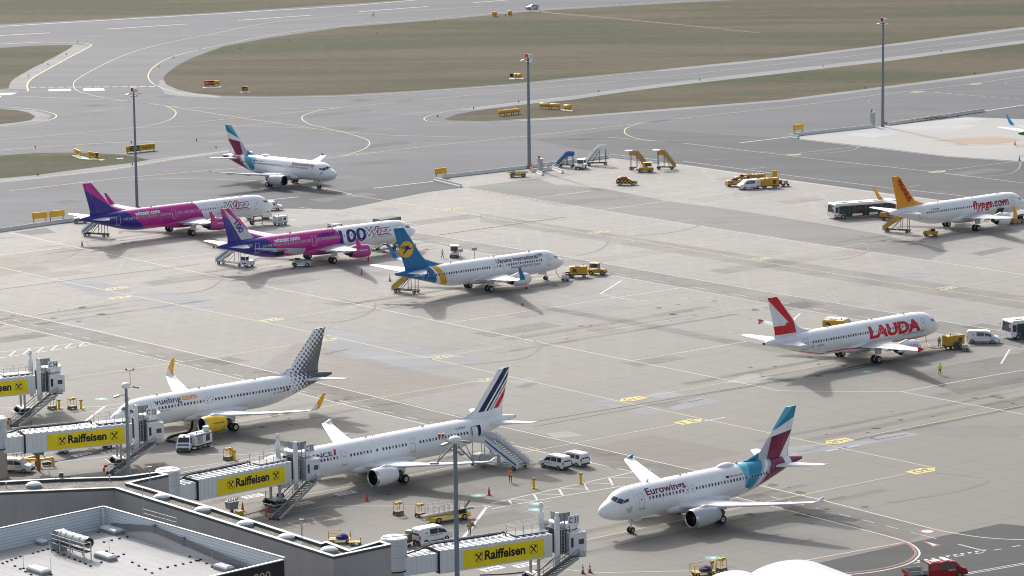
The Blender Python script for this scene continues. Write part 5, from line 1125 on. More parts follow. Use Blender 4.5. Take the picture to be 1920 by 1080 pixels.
def bridge(gate, pe, hd, foot, lab, lb=14.5, nb=5.5, zb=3.0, rot_=None):
    E_ = G(pe[0], pe[1], zb); th = R(hd); lft = Vector((-math.sin(th), math.cos(th), 0))
    O = E_ + lft * 1.45; O.z = 0
    r = thing('boarding_bridge', lab, 'boarding bridge', O, th, 'boarding bridges')
    inv = Matrix.Translation(O) @ Matrix.Rotation(th, 4, 'Z'); inv.invert(); loc = lambda P: inv @ P
    z1 = zb + 2.62
    a = MB(); a.b2(-lb, 0, -1.45, 1.45, zb + .12, z1 - .08); tun = a.obj('tunnel', RIBW, r)
    if rot_: I_ = inv.inverted(); nb = -(min((abs(px_of(I_ @ Vector((-k * .1, 0, 5)))[0] - rot_[3]), -k * .1) for k in range(100, 330))[1] + lb)
    a = MB(); a.b2(-lb - nb, -lb + .01, -1.2, 1.2, zb + .25, z1 - .3); a.obj('inner_tunnel', RIBW, r)
    a = MB(); a.b2(-lb - .16, -lb - .01, -1.5, 1.5, zb + .05, z1 - .02); a.obj('tunnel_gasket', BLACK, r)
    a = MB(); a.b2(-lb, 0, -1.47, 1.47, zb, zb + .118); a.b2(-lb, 0, -1.47, 1.47, z1 - .078, z1)
    for i in range(int(lb / .85)): a.b2(-lb + .3 + i * .85, -lb + .52 + i * .85, -1.44, 1.44, z1 + .002, z1 + .12)
    a.obj('roof_ribs', WHITE, r)
    a = MB()
    for i in range(int(nb / .85)): a.b2(-lb - nb + .2 + i * .85, -lb - nb + .42 + i * .85, -1.19, 1.19, z1 - .298, z1 - .18)
    a.obj('inner_roof_ribs', WHITE, r)
    a = MB(); x0, x1, y = -lb + 2.9, -lb + 13.4, -1.475; a.b2(x0, x1, y - .02, y + .02, zb + .18, zb + 2.22); b = a.obj('banner', BANY, r)
    a = MB(); q = y - .028; w = (x1 - x0)
    text_on(a, 'Raiffeisen', (x0 + w * .265, q, zb + .86), (1, 0, 0), (0, 0, 1), 1.02, bold=.035, width=w * .50)
    giebel(a, (x0 + w * .145, q, zb + .78), (1, 0, 0), (0, 0, 1), .98); giebel(a, (x0 + w * .82, q, zb + .78), (1, 0, 0), (0, 0, 1), .98)
    a.obj('banner_lettering', BANK, b, fix=False)
    # cable tray and hose on the roof
    a = MB(); a.b2(-lb - 1, -5.5, 1.0, 1.06, z1 + .2, z1 + .5); [a.b2(-lb + i * 1.9, -lb + .08 + i * 1.9, .99, 1.07, z1, z1 + .62) for i in range(6)]; a.obj('roof_rail', LGREY, r)
    MB().tube(catmull([(-lb - 4.5, -.6, z1 - .1), (-lb - 2, -.2, z1 + .1), (-lb, .6, z1 + .3), (-lb + 3, .8, z1 + .25), (-6.2, .8, z1 + .3), (-5.2, .6, z1 + .5), (-4.9, .5, z1 + .1)], 5), .09, 6).obj('hose', BLACK, r)
    # roof platform with rails and antenna
    MB().b2(-4.4, 0, -.7, 1.3, z1 + .14, z1 + .24).obj('roof_platform', BRST, r)
    for x in (-4.4, -3.3, -2.2, -1.1, -.1): MB().bar((x, -.7, z1 + .2), (x, -.7, z1 + 1.25), .05).obj('post', LGREY, r)
    for x in (-4.4, -2.2, -.1): MB().bar((x, 1.3, z1 + .2), (x, 1.3, z1 + 1.25), .05).obj('post', LGREY, r)
    for z in (.75, 1.25):
        for y in (-.7, 1.3): MB().bar((-4.4, y, z1 + z), (0, y, z1 + z), .045).obj('rail', LGREY, r)
        MB().bar((-4.4, -.7, z1 + z), (-4.4, 1.3, z1 + z), .045).obj('rail', LGREY, r)
    a = MB(); a.box((.45, 1.75, z1 + 2.75), (.3, .3, .5)); a.cyl((.3, 1.6, z1 + 2.6), .12, .6, 8, 0, 'x'); a.obj('camera', OFFW, r)
    # lift columns and top frame
    for y in (-1.75, 1.75):
        a = MB(); a.box((.45, y, (2.0 + z1 + 1.9) / 2), (.55, .32, z1 - .1)); a.cyl((.45, y, z1 + 2.2), .2, .6, 8); a.obj('lift_column', WHITE, r)
    a = MB(); a.b2(.8, 2.1, -1.7, .2, z1 + 1.35, z1 + 1.45); a.b2(.8, 2.1, -1.72, -1.66, z1 + 1.45, z1 + 2.3); a.b2(.78, .84, -1.7, .2, z1 + 1.45, z1 + 2.3); a.obj('maintenance_cage', pm('cage_panel', (.33, .37, .41), .5), r)
    for x in (.8, 1.45, 2.1):
        MB().bar((x, -1.75, 2.6), (x, -1.75, z1 + 2.35), .07).obj('post', BRST, r)
    for z in (3.6, 4.6, 5.4, 6.2, 7.95): MB().bar((.8, -1.76, z), (2.1, -1.76, z), .05).obj('rail', BRST, r)
    a = MB(); a.b2(.85, 2.0, -1.3, 1.3, zb + .1, z1 + .3); a.obj('service_bay', DGREY, r)
    MB().bar((.98, -1.82, 3.2), (.98, -1.82, z1 + 1.9), .05).obj('ladder_rail', LGREY, r); MB().bar((1.35, -1.82, 3.2), (1.35, -1.82, z1 + 1.9), .05).obj('ladder_rail', LGREY, r)
    for i in range(14): MB().bar((.98, -1.82, 3.4 + i * .34), (1.35, -1.82, 3.4 + i * .34), .035).obj('rung', LGREY, r)
    # gate sign
    a = MB(); a.b2(1.8, 3.3, -1.92, -1.86, z1 + .85, z1 + 1.95); s = a.obj('gate_sign', pm('sign_white', (.72, .74, .76), .4, var=.04), r)
    a = MB(); text_on(a, gate[0] + ' ' + gate[1:], (1.94, -1.93, z1 + 1.1), (1, 0, 0), (0, 0, 1), .62, bold=.02, width=1.2); a.obj('sign_lettering', pm('sign_navy', (.02, .03, .08), .5), s, fix=False)
    # cab, hood and bellows towards the aircraft
    a = MB(); a.b2(1.9, 4.15, -2.05, 1.6, zb - .05, z1 - .12); a.obj('cab', CABW, r)
    a = MB(); [a.b2(1.9 + i * .43, 1.94 + i * .43, -2.06, 1.6, z1 - .118, z1 - .05) for i in range(6)]; a.obj('cab_roof_seams', WHITE, r)
    a = MB(); a.cyl((2.9, .9, z1 + .32), 1.6, .62, 24); a.obj('cab_turret', CABW, r)
    a = MB(); a.cyl((2.9, .9, z1 + .72), 1.7, .14, 24); a.obj('turret_roof', WHITE, r)
    a = MB(); [a.loft([[(3.0 + x * 1.4, 2.0 + i * .28, z) for x, z in ((-1, zb + .1), (1, zb + .1), (1, z1 - .1), (.8, z1 + .35), (-.8, z1 + .35), (-1, z1 - .1))], [(3.0 + x * 1.3, 2.14 + i * .28, z) for x, z in ((-1, zb + .15), (1, zb + .15), (1, z1 - .15), (.8, z1 + .3), (-.8, z1 + .3), (-1, z1 - .15))]], 0, True, False) for i in range(6)]; a.obj('bellows', pm('bellows_fabric', (.40, .42, .45), .8), r)
    a = MB(); a.b2(3.1, 3.8, -2.075, -2.055, zb + 1.15, zb + 1.75); a.obj('cab_window', RGLASS, r)
    a = MB(); a.b2(2.1, 2.42, -2.075, -2.055, zb + .9, zb + 2.0); a.obj('cab_window', GLASS, r)
    a = MB(); a.b2(2.2, 3.6, -2.9, -2.08, zb - .12, zb - .02); a.obj('stair_landing', BRST, r)
    a = MB(); a.b2(2.7, 3.5, -2.9, -2.86, zb, zb + .55); a.obj('landing_panel', pm('weathered_panel', (.42, .40, .36), .6), r)
    # support legs and wheel truck
    for y in (-.9, .9): MB().bar((-1.5, y, .9), (-1.5, y, zb), .26).obj('leg', pm('leg_paint', (.46, .44, .43), .5), r)
    MB().bar((-1.5, -.9, 1.4), (.6, -1.6, zb + .2), .1).obj('brace', BRST, r)
    MB().b2(-2.1, -.9, -1.3, 1.3, .75, 1.0).obj('axle_beam', LGREY, r)
    for y in (-1.15, 1.15):
        for dx in (-.45, .45): MB().cyl((0, 0, 0), .48, .38, 18, 0, 'y').obj('wheel', BLACK, r, loc=(-1.5 + dx, y, .48))
    for y in (-1.75, 1.75): MB().tube([(-2.9, y, .45), (-2.9, y * .6, .45)], .05).obj('bumper_post', LGREY, r)
    MB().tube([(-2.9, -1.5, .5), (-.1, -1.6, .5), (.1, 0, .5), (-.1, 1.6, .5), (-2.9, 1.5, .5), (-2.9, -1.5, .5)], .05, 6).obj('bumper_hoop', OFFW, r)
    # service stairs
    Ft = loc(G(foot[0], foot[1], 0)); Tp = Vector((2.4, -2.5, zb - .1)); d = Tp - Ft; dh = Vector((d.x, d.y, 0)).normalized(); sidev = Vector((-dh.y, dh.x, 0)) * .62
    a = MB(); ns = 24
    for i in range(ns):
        p = Ft.lerp(Tp, (i + .5) / ns); a.box(p, (.30, 1.2, .05), math.atan2(dh.y, dh.x))
    st = a.obj('stair_treads', pm('tread_grating', (.09, .09, .095), .6, .3), r)
    for s in (1, -1):
        MB().bar(Ft + sidev * s, Tp + sidev * s, .08, .34).obj('stringer', pm('stair_steel', (.40, .41, .42), .45, .3), r)
        for hgt in (.55, 1.0): MB().bar(Ft + sidev * s + Vector((0, 0, hgt)), Tp + sidev * s + Vector((0, 0, hgt)), .045).obj('handrail', BRST, r)
        for i in range(6):
            p = Ft.lerp(Tp, i / 5) + sidev * s; MB().bar(p, p + Vector((0, 0, 1.0)), .04).obj('baluster', BRST, r)
    for s in (1, -1): MB().cyl((0, 0, 0), .14, .1, 10, 0, 'y').obj('castor', BLACK, r, loc=Ft + sidev * s + Vector((0, 0, .14)))
    a = MB(); p = Ft - dh * .2 + sidev * 1.6; a.cyl(p + Vector((0, 0, .55)), .17, .5, 10); a.obj('warning_lamp', ORNG, r); MB().box(p + Vector((.25, .1, 1.0)), (.4, .3, .3)).obj('control_box', RED, r)
    # rotunda at the pier end
    if rot_:
        I_ = inv.inverted(); qx = min((abs(px_of(I_ @ Vector((-k * .1, 0, 5)))[0] - rot_[3]), -k * .1) for k in range(100, 330))[1]; rotunda('rotunda', rot_[0], I_ @ Vector((qx, 0, 0)), rot_[1], rot_[2])
    return r, inv
bridge('C34', (67, 738), 26, (27, 800), 'boarding bridge marked C34, cut by the left edge')
bridge('C33', (249, 830.8), 24, (207, 890), 'boarding bridge marked C33 with its stairs beside the near grey mast', rot_=('white cylindrical rotunda with tan base at the left edge', 1.5, 785, -8))
bridge('C32', (547, 904.4), 42.5, (514, 975), 'boarding bridge marked C32 reaching the long airliner with navy and red stripes', nb=4.2, rot_=('white cylindrical rotunda joining bridge C32 to the pier bend', 1.45, 882, 316))
bridge('C31', (1036, 1044), 30, (990, 1108), 'boarding bridge marked C31 at the bottom centre, no aircraft at it', nb=4.4, rot_=('white cylindrical rotunda at the pier tip joining bridge C31', 1.4, 1009, 740))

# ---------------------------------------------------------------- light masts
MASTM = pm('galvanised_mast', (.20, .235, .27), .5, .2, var=.1)
def mast(base, ytop, lab, r0=.45, r1=.26, dome=False, arms=4, red=True):
    P = G(*base); h = height_to(P, ytop); t_ = thing('light_mast', lab, 'light mast', P, 0)
    MB().tube([(0, 0, 0), (0, 0, h * .12), (0, 0, h)], [r0 * 1.05, r0, r1], 16).obj('mast', MASTM, t_)
    if not dome:
        MB().cyl((0, 0, h - .9), .7, .12, 16).obj('maintenance_ring', MGREY, t_)
        if red: MB().cyl((-.3, 0, h + .45), .26, .8, 10).obj('obstruction_lamp', RUBY, t_)
        MB().box((.35, 0, h + .35), (.9, .7, .8)).obj('equipment_box', OFFW, t_)
    for i in range(arms):
        a = 2*math.pi*i/arms + .5; c = Vector((math.cos(a), math.sin(a), 0)); L = 1.1 if not dome else 1.0
        z = h - .5 if not dome else h - .4 - .9 * (i % 2)
        MB().bar((0, 0, z), c * L + Vector((0, 0, z + .15)), .12).obj('lamp_arm', MGREY, t_)
        MB().box(c * (L + .3) + Vector((0, 0, z)), (.75, .5, .2), a, 0, .25).obj('floodlight', OFFW if not dome else MGREY, t_)
    if dome:
        q = r1 * 3.1; a = MB(); a.dome((0, 0, h), q, q * .6, 20, 6); a.cyl((0, 0, h - .08), q, .16, 20); a.cyl((0, 0, h - .26), q * .8, .2, 20, 0, 'z', q * .95); a.obj('dome_cover', WHITE, t_)
    return t_, h
mast((257, 387), 172, 'grey light mast rising behind the farther pink airliner', .30, .18)
mast((992.5, 316), 108, 'grey light mast in the middle, beside the concrete barriers and stairs', .40, .24)
mast((1655, 237.5), 40, 'grey light mast at the upper right on the far apron edge', .38, .23)
t_, h = mast((242.5, 925), 722, 'grey lamp mast with white dome near the C33 bridge', .24, .18, True, 2)
MB().tube([(.55, 0, h), (.55, 0, h + 2.0)], .04, 5).obj('aerial', MGREY, t_); MB().bar((.1, 0, h + 1.9), (1.0, 0, h + 1.9), .07).obj('aerial_arm', MGREY, t_)
for x in (.1, 1.0): MB().cyl((x, 0, h + 2.05), .12, .24, 8).obj('red_lamp', RUBY, t_)
t_, h = mast((858, 1140), 824, 'grey lamp mast with white dome in the near centre, in front of bridge C31', .29, .22, True, 4)
for s, q in ((-1, .0), (1, 2.2)):
    a = MB(); a.bar((s * .3, 0, h - .7), (s * 2.0, 0, h - 2.5), .16); a.bar((s * 1.2, .3, h - .8), (s * 2.0, 0, h - 2.5), .08); a.obj('lamp_bracket', MGREY, t_); MB().box((s * 2.3, 0, h - 2.6), (1.0, .7, .16), 0).obj('floodlight', MGREY, t_)
a = MB(); a.bar((-.6, 0, h - .3), (-1.6, 0, h + .35), .08); a.obj('aerial_arm', MGREY, t_)
for x in (-1.3, -1.7): MB().cyl((x, 0, h + .5), .15, .3, 8).obj('red_lamp', RUBY, t_)

# ---------------------------------------------------------------- concrete barriers along the apron edges
BARC = plain('barrier_concrete', (.70, .69, .66))
bar_me = MB().prism([(-.32, 0), (.32, 0), (.3, .22), (.13, .45), (.1, 1.0), (-.1, 1.0), (-.13, .45), (-.3, .22)], -1.96, 1.96, 'x').mesh('concrete_barrier', BARC)
def barrier_row(pts, grp, lab, zs=.72):
    P = gp(pts)
    for i in range(len(P) - 1):
        d = P[i+1] - P[i]; n = max(1, round(d.length / 4.0))
        for j in range(n):
            c = P[i] + d * ((j + .5) / n); o = tag(link(bar_me, 'concrete_barrier', None, c, None, math.atan2(d.y, d.x)), lab, 'barrier', grp); o.scale = (d.length / n / 4.0, 1, zs)
barrier_row([(-30, 439), (150, 413)], 'concrete barriers at the left apron corner', 'grey concrete barrier in the row behind the farther pink airliner')
barrier_row([(815, 338), (865, 351)], 'concrete barriers running down from the yellow box sign', 'grey concrete barrier in the short row below the yellow box sign')
barrier_row([(830, 334), (985, 316), (1040, 309), (1140, 296)], 'concrete barriers beside the middle mast', 'grey concrete barrier in the row beside the middle light mast')
barrier_row([(1143, 294.5), (1235, 306)], 'concrete barriers behind the ochre stairs', 'grey concrete barrier in the row behind the ochre stairs')
barrier_row([(996, 323), (1035, 319)], 'loose concrete barriers by the mast foot', 'loose concrete barrier lying in front of the middle mast'); barrier_row([(1037, 318), (1055, 325)], 'loose concrete barriers by the mast foot', 'loose concrete barrier lying in front of the middle mast'); barrier_row([(1007, 325), (1018, 329)], 'loose concrete barriers by the mast foot', 'loose concrete barrier lying in front of the middle mast')
barrier_row([(1480, 257), (1497, 260)], 'concrete barriers of the far right apron', 'grey concrete barrier in the far right row'); barrier_row([(1480, 256), (1640, 238.5)], 'concrete barriers of the far right apron', 'grey concrete barrier in the far right row'); barrier_row([(1665, 235), (1845, 209)], 'concrete barriers of the far right apron', 'grey concrete barrier in the far right row')

# ---------------------------------------------------------------- barrel roofs at the bottom edge
ROOFW = lines_mat('ribbed_white_roof', (.50, .53, .56), (.38, .41, .44), 1, .42, .18)
def vault(apex, w, h, zt, hd, ln, lab):
    P = G(apex[0], apex[1], zt); t_ = thing('barrel_roof', lab, 'barrel roof', (P.x, P.y, 0), R(hd))
    a = MB(); rg = []
    for j in range(9):
        x = ln * j / 8; rg.append([(x, w/2 * math.cos(t), zt - h + h * math.sin(t)) for t in [math.pi * i / 24 for i in range(25)]])
    a.loft(rg, 0, False, True, False); a.obj('roof', ROOFW, t_)
    for x in (0.01, ln - .05): MB().prism([(w/2 * .995 * math.cos(t), zt - h + (h - .02) * math.sin(t)) for t in [math.pi * i / 24 for i in range(25)]], x, x + .04, 'x').obj('end_wall', OFFW, t_)
    MB().b2(.1, ln - .1, -w/2 * .97, w/2 * .97, 0, zt - h - .002).obj('wall', TANW, t_)
vault((1472, 1051), 11.5, 2.6, 9.0, -62, 16, 'larger ribbed white barrel roof at the bottom edge')
vault((1366, 1070), 7.0, 1.6, 8.6, -62, 14, 'smaller ribbed white barrel roof at the bottom edge')
# ================================================================ VEHICLES, CARTS, STAIRS
_W = {}
def wheel(parent, x, y, r, w=.22, hub=None):
    k = (r, w, hub)
    if k not in _W:
        a = MB(); a.cyl((0, 0, 0), r, w, 18, 0, 'y'); a.cyl((0, 0, 0), r * .58, w * 1.06, 12, 1, 'y'); a.cyl((0, 0, 0), r * .2, w * 1.12, 8, 0, 'y'); _W[k] = a.mesh('wheel', [BLACK, hub or STEEL])
    return link(_W[k], 'wheel', parent, (x, y, r))
PR = {  # side outline: x from the tail forward, roof height, and glass spans
 'van': dict(L=5.0, W=1.92, H=1.97, z0=.28, belt=1.12, top=[(0, 1.55), (.03, 1.85), (.35, 1.96), (3.1, 1.97), (3.55, 1.86), (4.15, 1.28), (4.25, 1.2), (4.85, .98), (5.0, .72)], side=[(.35, 1.35), (1.5, 2.65), (2.75, 3.75)], shield=(4.12, 3.52), wb=(.85, 3.95), wr=.33),
 'small_van': dict(L=4.5, W=1.8, H=1.83, z0=.26, belt=1.05, top=[(0, 1.5), (.04, 1.72), (.3, 1.82), (2.5, 1.83), (2.95, 1.74), (3.5, 1.22), (3.6, 1.13), (4.3, .92), (4.5, .66)], side=[(.3, 1.0), (1.15, 2.1), (2.2, 3.15)], shield=(3.48, 2.92), wb=(.8, 3.55), wr=.31),
 'suv': dict(L=4.35, W=1.82, H=1.68, z0=.32, belt=1.02, top=[(0, 1.1), (.06, 1.2), (.42, 1.62), (1.6, 1.68), (2.3, 1.64), (3.0, 1.12), (3.1, 1.06), (4.1, .92), (4.35, .6)], side=[(.5, 1.15), (1.25, 1.95), (2.05, 2.75)], shield=(2.98, 2.32), wb=(.8, 3.5), wr=.34),
 'cab': dict(L=2.6, W=1.9, H=2.0, z0=.3, belt=1.15, top=[(0, 1.9), (.05, 2.0), (1.3, 2.0), (1.6, 1.9), (2.2, 1.3), (2.3, 1.2), (2.5, .95), (2.6, .7)], side=[(.25, .85), (.95, 1.75)], shield=(2.17, 1.57), wb=(.9, 1.9), wr=.33)}
def topz(tp, x):
    for a, b in zip(tp, tp[1:]):
        if a[0] <= x <= b[0]: return a[1] + (b[1] - a[1]) * (x - a[0]) / max(1e-6, b[0] - a[0])
    return tp[-1][1]
def car_body(r, kind, mat, x0=None, wheels=True, trim=DGREY, glassmat=GLASS, panel=None, skip_rear=False):
    p = PR[kind]; L, W_, z0, bl, tp = p['L'], p['W'], p['z0'], p['belt'], p['top']; o = -L / 2 if x0 is None else x0
    a = MB(); rg = []; xs = sorted(set([t[0] for t in tp] + [L * k / 9 for k in range(10)]))
    w = W_ / 2
    def hw(z, zt): return w if z <= bl else w - (z - bl) * .17
    for x in xs:
        zt = topz(tp, x); b = min(bl, zt - .12); e = min(1, .86 + .5 * x, .86 + .55 * (L - x)); ww = w * e; wt = hw(zt, zt) / w * ww
        rg.append([(o + x, s * q, z) for s, q, z in ((-1, ww * .93, z0), (-1, ww, z0 + .18), (-1, ww, b), (-1, wt * .985, zt - .07), (-1, wt * .90, zt), (1, wt * .90, zt), (1, wt * .985, zt - .07), (1, ww, b), (1, ww, z0 + .18), (1, ww * .93, z0))])
    a.loft(rg, 0, True, False); a.obj('body', mat, r)
    a = MB(); a.b2(o + L - .10, o + L + .05, -w * .82, w * .82, z0 + .02, z0 + .36); a.obj('bumper', trim, r)
    a = MB(); a.b2(o - .07, o + .06, -w * .84, w * .84, z0 + .02, z0 + .28); a.obj('bumper', trim, r)
    for s in (-1, 1):
        for i, (x1, x2) in enumerate(p['side']):
            if panel and i in panel: continue
            za, zb1, zb2 = bl + .04, min(topz(tp, x1), p['H'] - .03) - .17, min(topz(tp, x2), p['H'] - .03) - .17
            last = i == len(p['side']) - 1
            zb2 = zb2 if not last else max(za + .05, min(zb2, topz(tp, x2) - .12))
            q = [(x1, za), (x2, za), (x2 - (.0 if not last else .05), zb2), (x1, zb1)]
            MB().add([(o + x, s * ((hw(z, 0) + .012) * min(1, .86 + .5 * x)), z) for x, z in q], [(0, 1, 2, 3)]).obj('side_window', glassmat, r, fix=False)
        MB().box((o + p['shield'][0] - .42, s * (w + .12), bl + .12), (.14, .2, .2)).obj('mirror', trim, r)
        MB().b2(o + L - .22, o + L + .012, s * w * .55 - .14, s * w * .55 + .14, .62, .78).obj('headlight', LAMP, r)
        MB().b2(o - .012, o + .1, s * w * .83 - .07, s * w * .83 + .07, .75, 1.15).obj('tail_light', RUBY, r)
        MB().b2(o + .9, o + L - 1.0, s * w - .015 * s - .01, s * w - .015 * s + .02, z0 + .03, z0 + .12).obj('sill', trim, r)
    xa, xb = p['shield']; za, zb_ = topz(tp, xa) + .0, topz(tp, xb) - .02
    wa, wb = hw(za, 0) * .84, hw(zb_, 0) * .84
    MB().add([(o + xa + .02, -wa, za + .015), (o + xa + .02, wa, za + .015), (o + xb + .035, wb, zb_ + .02), (o + xb + .035, -wb, zb_ + .02)], [(0, 1, 2, 3)]).obj('windscreen', glassmat, r, fix=False)
    if not skip_rear:
        MB().add([(o - .012, -w * .7, bl + .06), (o - .012, w * .7, bl + .06), (o + .02, w * .64, topz(tp, .05) - .16), (o + .02, -w * .64, topz(tp, .05) - .16)], [(0, 1, 2, 3)]).obj('rear_window', glassmat, r, fix=False)
    if wheels:
        for x in p['wb']:
            for s in (-1, 1): wheel(r, o + x, s * (w - .1), p['wr'], .23)
    return p
def put(px, hd=None, to=None):
    """ground spot of a thing: px = centre, or px = rear and to = front"""
    if to: a, b = G(*px), G(*to); return (a + b) / 2, heading(a, b)
    return G(*px), R(hd)
def car(name, label, cat, kind, mat, where, **k):
    P, h = where; r = thing(name, label, cat, P, h, k.pop('group', None)); car_body(r, kind, mat, **k); return r
def side_badge(r, x, y, z, s, mat, txt=None, w=1.2, sd=1):
    a = MB()
    if txt: text_on(a, txt, (x if sd < 0 else x + w, y, z), (1 if sd < 0 else -1, 0, 0), (0, 0, 1), s, bold=.02, width=w)
    else:
        for i in range(3):
            for j in range(3):
                if (i + j) % 2 == 0: a.b2(x + i * s, x + (i + 1) * s, y - .004, y + .004, z + j * s, z + (j + 1) * s)
    a.obj('lettering' if txt else 'emblem', mat, r, fix=False)
VW = WHITE
# road vehicles
r = car('small_van', 'white small van with dark rear window, nearer of the pair right of the passenger stairs', 'van', 'small_van', VW, put((1066, 882), to=(1015, 872)), group='pair of white vans beside the stairs'); side_badge(r, -.4, .915, .75, .13, M_BLK, 'airport', 1.5); side_badge(r, -1.4, .80, 1.25, .12, M_RED)
r = car('small_van', 'white small van parked behind the other one, right of the passenger stairs', 'van', 'small_van', VW, put((1098, 875.5), to=(1052, 866)), group='pair of white vans beside the stairs'); side_badge(r, -1.4, .80, 1.25, .12, M_RED)
r = car('work_van', 'white van with rear doors toward us behind the roof tip near bridge C31', 'van', 'van', VW, put((783, 1020.5), to=(838, 1009.5)), panel=[0]); side_badge(r, -1.75, -.93, 1.1, .13, M_RED, sd=-1); side_badge(r, -.9, -.97, .95, .1, M_BLK, 'groundcare', 1.4, -1)
MB().b2(-1.2, 1.0, -.965, -.95, .98, 1.02).obj('slide_rail', DGREY, r)
r = car('small_van', 'white car van half hidden at the left edge beside the yellow frame', 'van', 'small_van', OFFW, put((8, 883.5), to=(54, 885))); side_badge(r, .2, -.915, .7, .1, M_BLK, 'groundcare', .9, -1)
r = car('work_van', 'white van with side window right of the yellow power unit, red tailed airliner', 'van', 'van', VW, put((1816, 642), to=(1871, 643)), panel=[0]); side_badge(r, -1.75, -.93, 1.1, .13, M_RED, sd=-1); side_badge(r, 1.0, -.97, .8, .1, M_BLK, 'airport', 1.0, -1)
r = car('work_van', 'white van with black front bumper in front of the ochre machines', 'van', 'van', VW, put((1423, 352.5), to=(1385, 355.5)), panel=[0]); side_badge(r, -1.9, .93, 1.15, .13, M_RED)
r = car('work_van', 'white car van behind the nose of the farther pink airliner', 'van', 'small_van', VW, put((492, 394), to=(525, 393.5)))
r = car('work_van', 'white van with dark windows behind the fuselage of the red tailed airliner', 'van', 'van', VW, put((1560, 618), to=(1592, 620)))
r = car('patrol_car', 'small white patrol car on the runway edge at the top', 'car', 'suv', VW, put((1007, 16.5), to=(988, 17.5))); MB().b2(-.6, -.3, -.5, .5, 1.68, 1.82).obj('light_bar', DGREY, r)
# the black and yellow chequered follow-me car
tc_ = NT('chequer_paint'); ck = tc_.new('ShaderNodeTexChecker'); tc_.l.new(tc_.coord(), ck.inputs['Vector']); ck.inputs['Scale'].default_value = 2.6; ck.inputs['Color1'].default_value = (.015, .015, .015, 1); ck.inputs['Color2'].default_value = (.62, .42, .05, 1)
CHEQ = tc_.done(ck.outputs[0], .4)
r = car('follow_me_car', 'black and yellow chequered car standing alone on the concrete', 'car', 'suv', CHEQ, put((1161, 346.5), to=(1189, 346.5))); MB().b2(-1.2, .2, -.55, .55, 1.68, 1.80).obj('roof_sign', RED, r)
# red crew cab pickup
P, h = put((1716, 1088), to=(1808, 1078)); r = thing('pickup_truck', 'red crew cab truck with open grey bed on the service road, bottom right', 'truck', P, h)
car_body(r, 'van', pm('truck_red', (.42, .022, .024), .35), x0=-1.9, wheels=False, trim=DGREY, panel=[0], skip_rear=True)
MB().b2(-1.99, -1.91, -.93, .93, .6, 2.05).obj('cab_bulkhead', pm('bulkhead_grey', (.42, .41, .40), .5), r); MB().b2(-2.0, -1.9, -1.0, 1.0, 1.98, 2.12).obj('cab_frame', DGREY, r)
MB().b2(-4.3, -2.0, -.98, .98, .78, .86).obj('bed_floor', pm('bed_wood', (.32, .27, .2), .7), r)
for s in (-1, 1): MB().b2(-4.3, -2.0, s * .98 - .03, s * .98 + .03, .87, 1.28).obj('bed_side', pm('bed_side_grey', (.35, .36, .38), .5), r); MB().b2(-2.9, -2.5, s * 1.02 - .004, s * 1.02 + .004, .9, 1.2).obj('emblem', M_WHITE, r); MB().b2(-4.36, -4.30, s * .85 - .07, s * .85 + .07, .9, 1.35).obj('tail_stripe', ORNG, r)
MB().b2(-4.35, -4.31, -.95, .95, .87, 1.3).obj('tailgate', pm('truck_red', (.42, .022, .024), .35), r); MB().b2(-4.3, -1.8, -.5, .5, .5, .7).obj('chassis', DGREY, r)
a = MB(); a.b2(.3, .9, -.65, .65, 2.0, 2.12); a.obj('light_bar', WHITE, r); a = MB(); a.b2(-1.2, -.2, -.4, .4, 1.99, 2.06); a.obj('roof_panel', WHITE, r)
for x in (-3.2, 2.0):
    for s in (-1, 1): wheel(r, x, s * .85, .37, .26)
side_badge(r, .6, -.975, .95, .2, M_WHITE, 'airport', .9, -1); side_badge(r, -2.7, -1.03, .93, .09, M_RED, sd=-1)

def bus(label, where, L=13.6):
    P, h = where; r = thing('apron_bus', label, 'bus', P, h); a = MB(); H = 3.05; w = 1.45
    prof = [(-L/2, .35), (-L/2, H - .12), (-L/2 + .15, H), (L/2 - .4, H), (L/2 - .18, H - .15), (L/2, 1.3), (L/2, .35)]
    a.prism(prof, -w, w, 'y'); a.obj('body', WHITE, r)
    for s in (-1, 1):
        MB().b2(-L/2 + .3, L/2 - 1.1, s * w - .01, s * w + .012, .95, 2.55).obj('window_band', GLASS, r)
        for x in (-4.2, -.8, 2.9): MB().b2(x, x + 1.5, s * w + .013, s * w + .022, .5, 2.5).obj('door', pm('bus_door_glass', (.03, .05, .05), .15), r); MB().b2(x + .73, x + .77, s * w + .024, s * w + .03, .5, 2.5).obj('door_split', LGREY, r)
        MB().b2(L/2 - 1.0, L/2 - .3, s * w - .01, s * w + .012, 1.3, 2.4).obj('cab_window', GLASS, r)
        MB().b2(-L/2 + .3, L/2 - .3, s * w - .01, s * w + .014, .36, .5).obj('skirt', DGREY, r)
        MB().b2(4.0, 5.2, s * w + .013, s * w + .02, .52, .92).obj('blue_panel', BLUE, r); MB().b2(-6.5, -4.8, s * w + .013, s * w + .02, .52, .92).obj('blue_panel', BLUE, r)
        for x in (-4.9, 5.0): wheel(r, x, s * (w - .12), .42, .28)
        MB().box((L/2 + .25, s * (w + .1), 2.3), (.2, .12, .5)).obj('mirror', WHITE, r)
    MB().add([(L/2 + .012, -1.32, 1.3), (L/2 + .012, 1.32, 1.3), (L/2 - .16, 1.32, 2.72), (L/2 - .16, -1.32, 2.72)], [(0, 1, 2, 3)]).obj('windscreen', GLASS, r, fix=False)
    for x, l in ((-4, 1.8), (0, 1.0), (3.6, 1.3)): MB().b2(x, x + l, -.5, .5, H + .001, H + .12).obj('roof_hatch', OFFW, r)
    return r
